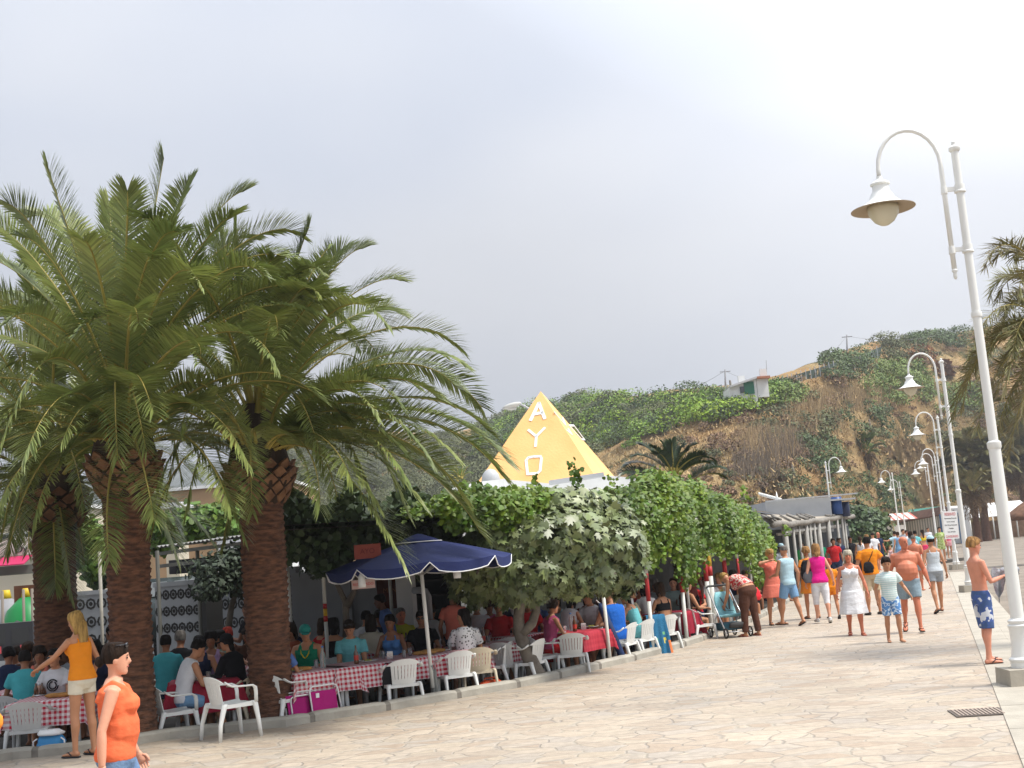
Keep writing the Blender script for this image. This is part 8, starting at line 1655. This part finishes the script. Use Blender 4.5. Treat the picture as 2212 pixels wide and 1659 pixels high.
# dim back rows
bk = [(10, 3.6, 'diner in blue at the dim far left table', cnavy, 'black', 20), (28, 4.4, 'dark-haired diner in the dim far left back row', cgry, 'dkbrown', 190), (62, 4.0, 'curly-haired diner behind the teal T-shirt', cbr, 'brown', 180), (95, 4.8, 'diner in grey in front of the third palm trunk', cgry, 'black', 170), (150, 3.2, 'diner with dark hair just behind the blonde woman', cgry, 'dkbrown', 200),
      (640, 4.2, 'diner with dark hair left of the red top', cnavy, 'black', 150), (900, 4.9, 'diner in brown in the back row by the wall pier', cbr, 'black', 180), (985, 4.4, 'diner in orange red beyond the patterned blouse', cslm, 'brown', 190), (1160, 4.2, 'diner in blue behind the forked fig trunk', cblv, 'brown', 170), (1250, 4.6, 'diner in white at the back behind the red table', cw, 'black', 10), (1300, 4.4, 'diner in brown behind the capped post', cbr, 'black', 190), (1340, 3.9, 'diner in white behind the man in royal blue', cw, 'dkbrown', 200), (1418, 4.8, 'diner in grey deep under the vine', cgry, 'grey', 180), (1520, 3.8, 'diner in grey behind the thick red banded post', cgry, 'brown', 190), (1585, 2.8, 'diner in navy behind the smiling woman', cnavy, 'dkbrown', 180), (1640, 2.6, 'diner in brown behind the woman in salmon', cbr, 'dkbrown', 190)]
bk += [(200, 3.0, 'diner in navy in the gap left of the nearest palm trunk', cnavy, 'black', 190), (540, 3.6, 'diner in brown left of the second palm trunk foot', cbr, 'dkbrown', 170), (470, 3.2, 'diner in pale green behind the woman in lavender', cloth('sage', (.3, .4, .3)), 'black', 200), (632, 2.9, 'diner in rust red left of the green cap', cloth('rust', (.35, .09, .04)), 'dkbrown', 160), (824, 4.8, 'diner in dark blue behind the blue halter', cnavy, 'dkbrown', 185), (946, 4.9, 'diner in olive by the dark shelves', cloth('olive', (.16, .17, .06)), 'black', 175), (1060, 4.6, 'diner in pink behind the red football shirt', cpk, 'brown', 180),
       (1140, 3.3, 'diner in red just right of the fig fork', cred, 'black', 185), (1205, 3.6, 'diner in sky blue behind the pink top', clb, 'dkbrown', 170), (1268, 3.2, 'diner in maroon behind the white printed tee', cloth('maroon', (.16, .02, .03)), 'black', 190), (1352, 2.6, 'diner in khaki right of the royal blue tank top', ckh, 'brown', 185), (1385, 4.0, 'diner in red at the back behind the turquoise top', cred, 'black', 175), (1530, 2.4, 'diner in white beside the thick banded posts', cw, 'dkbrown', 190), (1605, 2.0, 'diner in pale blue behind the pram', clb, 'brown', 200)]
for px, off, lb, m, hc_, fc in bk: seat(px, off, lb, fc, skin=('brown', 'tan')[px % 2], hair=(('short', 'curly', 'bob')[px % 3], hc_), top=(('tee', 'tank')[px % 4 == 1], m), bottom=('shorts', cnavy), vox=.02, h=1.62 + (px % 7) * .02, lean=6 + px % 14, turn=((px * 13) % 70 - 35, px % 16))
# standing staff
def stand(px, d, label, face, **kw): kw.setdefault('vox', .015); q = DP(px, d, TZ); q.z = TZ; return person(label, q, face=face, group='waiters and people standing under the pergola', **kw)
stand(548, 20.5, 'waiter in black with dark hair standing left of the second palm', 78, skin='brown', hair=('short', 'black'), top=('tee', cblk), bottom=('trousers', cblk), h=1.66, aL=(0, .3, -.2))
stand(248, 19.0, 'waiter in black half hidden behind the nearest palm trunk', 60, skin='brown', hair=('short', 'black'), top=('tee', cblk), bottom=('trousers', cblk), h=1.5, aL=(.0, .4, -.25), aR=(.1, .3, -.3))
stand(852, 21.0, 'dim figure in blue standing before the dark red board', 100, skin='dark', hair=('short', 'black'), top=('tee', cblv), bottom=('trousers', cblv), h=1.62, lean=14)
stand(992, 20.6, 'person in orange red standing by the right banded pole', -20, skin='brown', hair=('short', 'black'), top=('tee', cslm), bottom=('shorts', cnavy), h=1.6)
stand(1360, 24.5, 'waiter in a white T-shirt standing behind the royal blue tank top', 175, skin='tan', hair=('short', 'black'), top=('tee', cw), bottom=('trousers', cloth('dark_denim', (.03, .035, .06))), h=1.75, aL=(-.1, .25, -.2), aR=(-.05, .22, -.22))
stand(1300, 26.0, 'waiter in white deep behind the capped post', 180, skin='brown', hair=('short', 'black'), top=('tee', cw), bottom=('trousers', cblk), h=1.7)
stand(1500, 27.0, 'dark figure in brown red standing between the banded posts', 160, skin='dark', hair=('short', 'black'), top=('tee', mat('cloth_brick', (.18, .04, .03), .9)), bottom=('trousers', cblk), h=1.75)

# ================================================================ pram
g = G(1580, 1376); t = empty('baby_pram', 'pale blue baby pushchair parked by the kerb under the bending woman', 'pushchair', (g.x, g.y, 0), R(18))
mb = MB()
for x in (-.25, .25): mb.tube([(x, -.30, .10), (x, .05, .55), (x * .95, .40, 1.0)], .014, 8); mb.tube([(x, .36, .12), (x, .0, .50)], .014, 8)
mb.tube([(-.25, -.30, .12), (.25, -.30, .12)], .012, 8); mb.tube([(-.24, .36, .12), (.24, .36, .12)], .012, 8); mb.build('frame', mat('alu', (.55, .56, .57), .3, metal=.6), t)
mb = MB(); mb.tube([(-.25, .40, 1.0), (-.2, .43, 1.03), (.2, .43, 1.03), (.25, .40, 1.0)], .022, 8); mb.build('handle', blk, t)
pal = mat('pram_blue', (.30, .58, .62), .8, col2=(.20, .48, .54), scale=12, bump=.3); mb = MB()
mb.loft([((0, -.20, .46), (.2, 0, 0), (0, .03, .012)), ((0, -.10, .42), (.22, 0, 0), (0, .03, .02)), ((0, .08, .44), (.22, 0, 0), (0, .04, .035)), ((0, .16, .60), (.21, 0, 0), (0, .035, -.015)), ((0, .22, .78), (.2, 0, 0), (0, .03, -.01)), ((0, .25, .90), (.15, 0, 0), (0, .025, -.01))], 16, sq=.6); mb.build('seat', pal, t)
mb = MB()
for s_ in (-1, 1): mb.rbox((s_ * .10, .13, .80), (s_ * .02, .0, .56), .03, .012); 
mb.rbox((-.12, .02, .55), (.12, .02, .52), .03, .012); mb.build('harness', blk, t, smooth=False)
mb = MB(); mb.box((0, .03, .22), (.42, .40, .14), taper=1.1); mb.build('basket', mat('pram_dark', (.03, .10, .14), .8), t, smooth=False)
mb = MB(); mb.loft([((0, -.28, .2), (.18, 0, 0), (0, .05, .01)), ((0, -.34, .3), (.17, 0, 0), (0, .03, .01))], 12); mb.build('footrest', blk, t)
for x in (-.27, .27):
    for y in (-.32, .36):
        mb = MB(); mb.tube([(x + dx_, y + .105 * math.cos(a), .105 + .0 + .105 * math.sin(a) * .0) for dx_, a in ((0, 0),)] * 2, .001, 3) if 0 else None
        ring_ = [(x, y + .088 * math.cos(a), .105 + .088 * math.sin(a)) for a in np.linspace(0, 2 * math.pi, 17)]; mb.tube(ring_, .017, 6); w__ = mb.build('wheel', mat('tyre', (.02, .02, .02), .9), t); mb = MB()
        for k_ in range(6): a = k_ * math.pi / 3; mb.tube([(x, y, .105), (x, y + .078 * math.cos(a), .105 + .078 * math.sin(a))], .008, 5)
        mb.tube([(x - .02, y, .105), (x + .02, y, .105)], .02, 8); mb.build('spokes', mat('alu', (.55, .56, .57), .3, metal=.6), w__)
finish_remesh()

# ================================================================ haze: damp sea air between the camera and the far hills
mb = MB(); x0, x1, y0, y1, z0, z1 = -1700, 1700, -60, 2100, -1.3, 140
mb.add([(x0, y0, z0), (x1, y0, z0), (x1, y1, z0), (x0, y1, z0), (x0, y0, z1), (x1, y0, z1), (x1, y1, z1), (x0, y1, z1)], [(0, 3, 2, 1), (4, 5, 6, 7), (0, 1, 5, 4), (1, 2, 6, 5), (2, 3, 7, 6), (3, 0, 4, 7)])
hz = bpy.data.materials.new('haze'); hz.use_nodes = True; t = hz.node_tree; t.nodes.clear(); o_ = t.nodes.new('ShaderNodeOutputMaterial'); pv = t.nodes.new('ShaderNodeVolumePrincipled'); pv.inputs['Density'].default_value = HAZE; pv.inputs['Color'].default_value = (.88, .89, .92, 1); pv.inputs['Anisotropy'].default_value = .3; t.links.new(pv.outputs[0], o_.inputs['Volume'])
if HAZE: T(mb.build('haze', hz, smooth=False), 'thin pale sea haze filling the air towards the mountain', 'haze', kind='stuff')
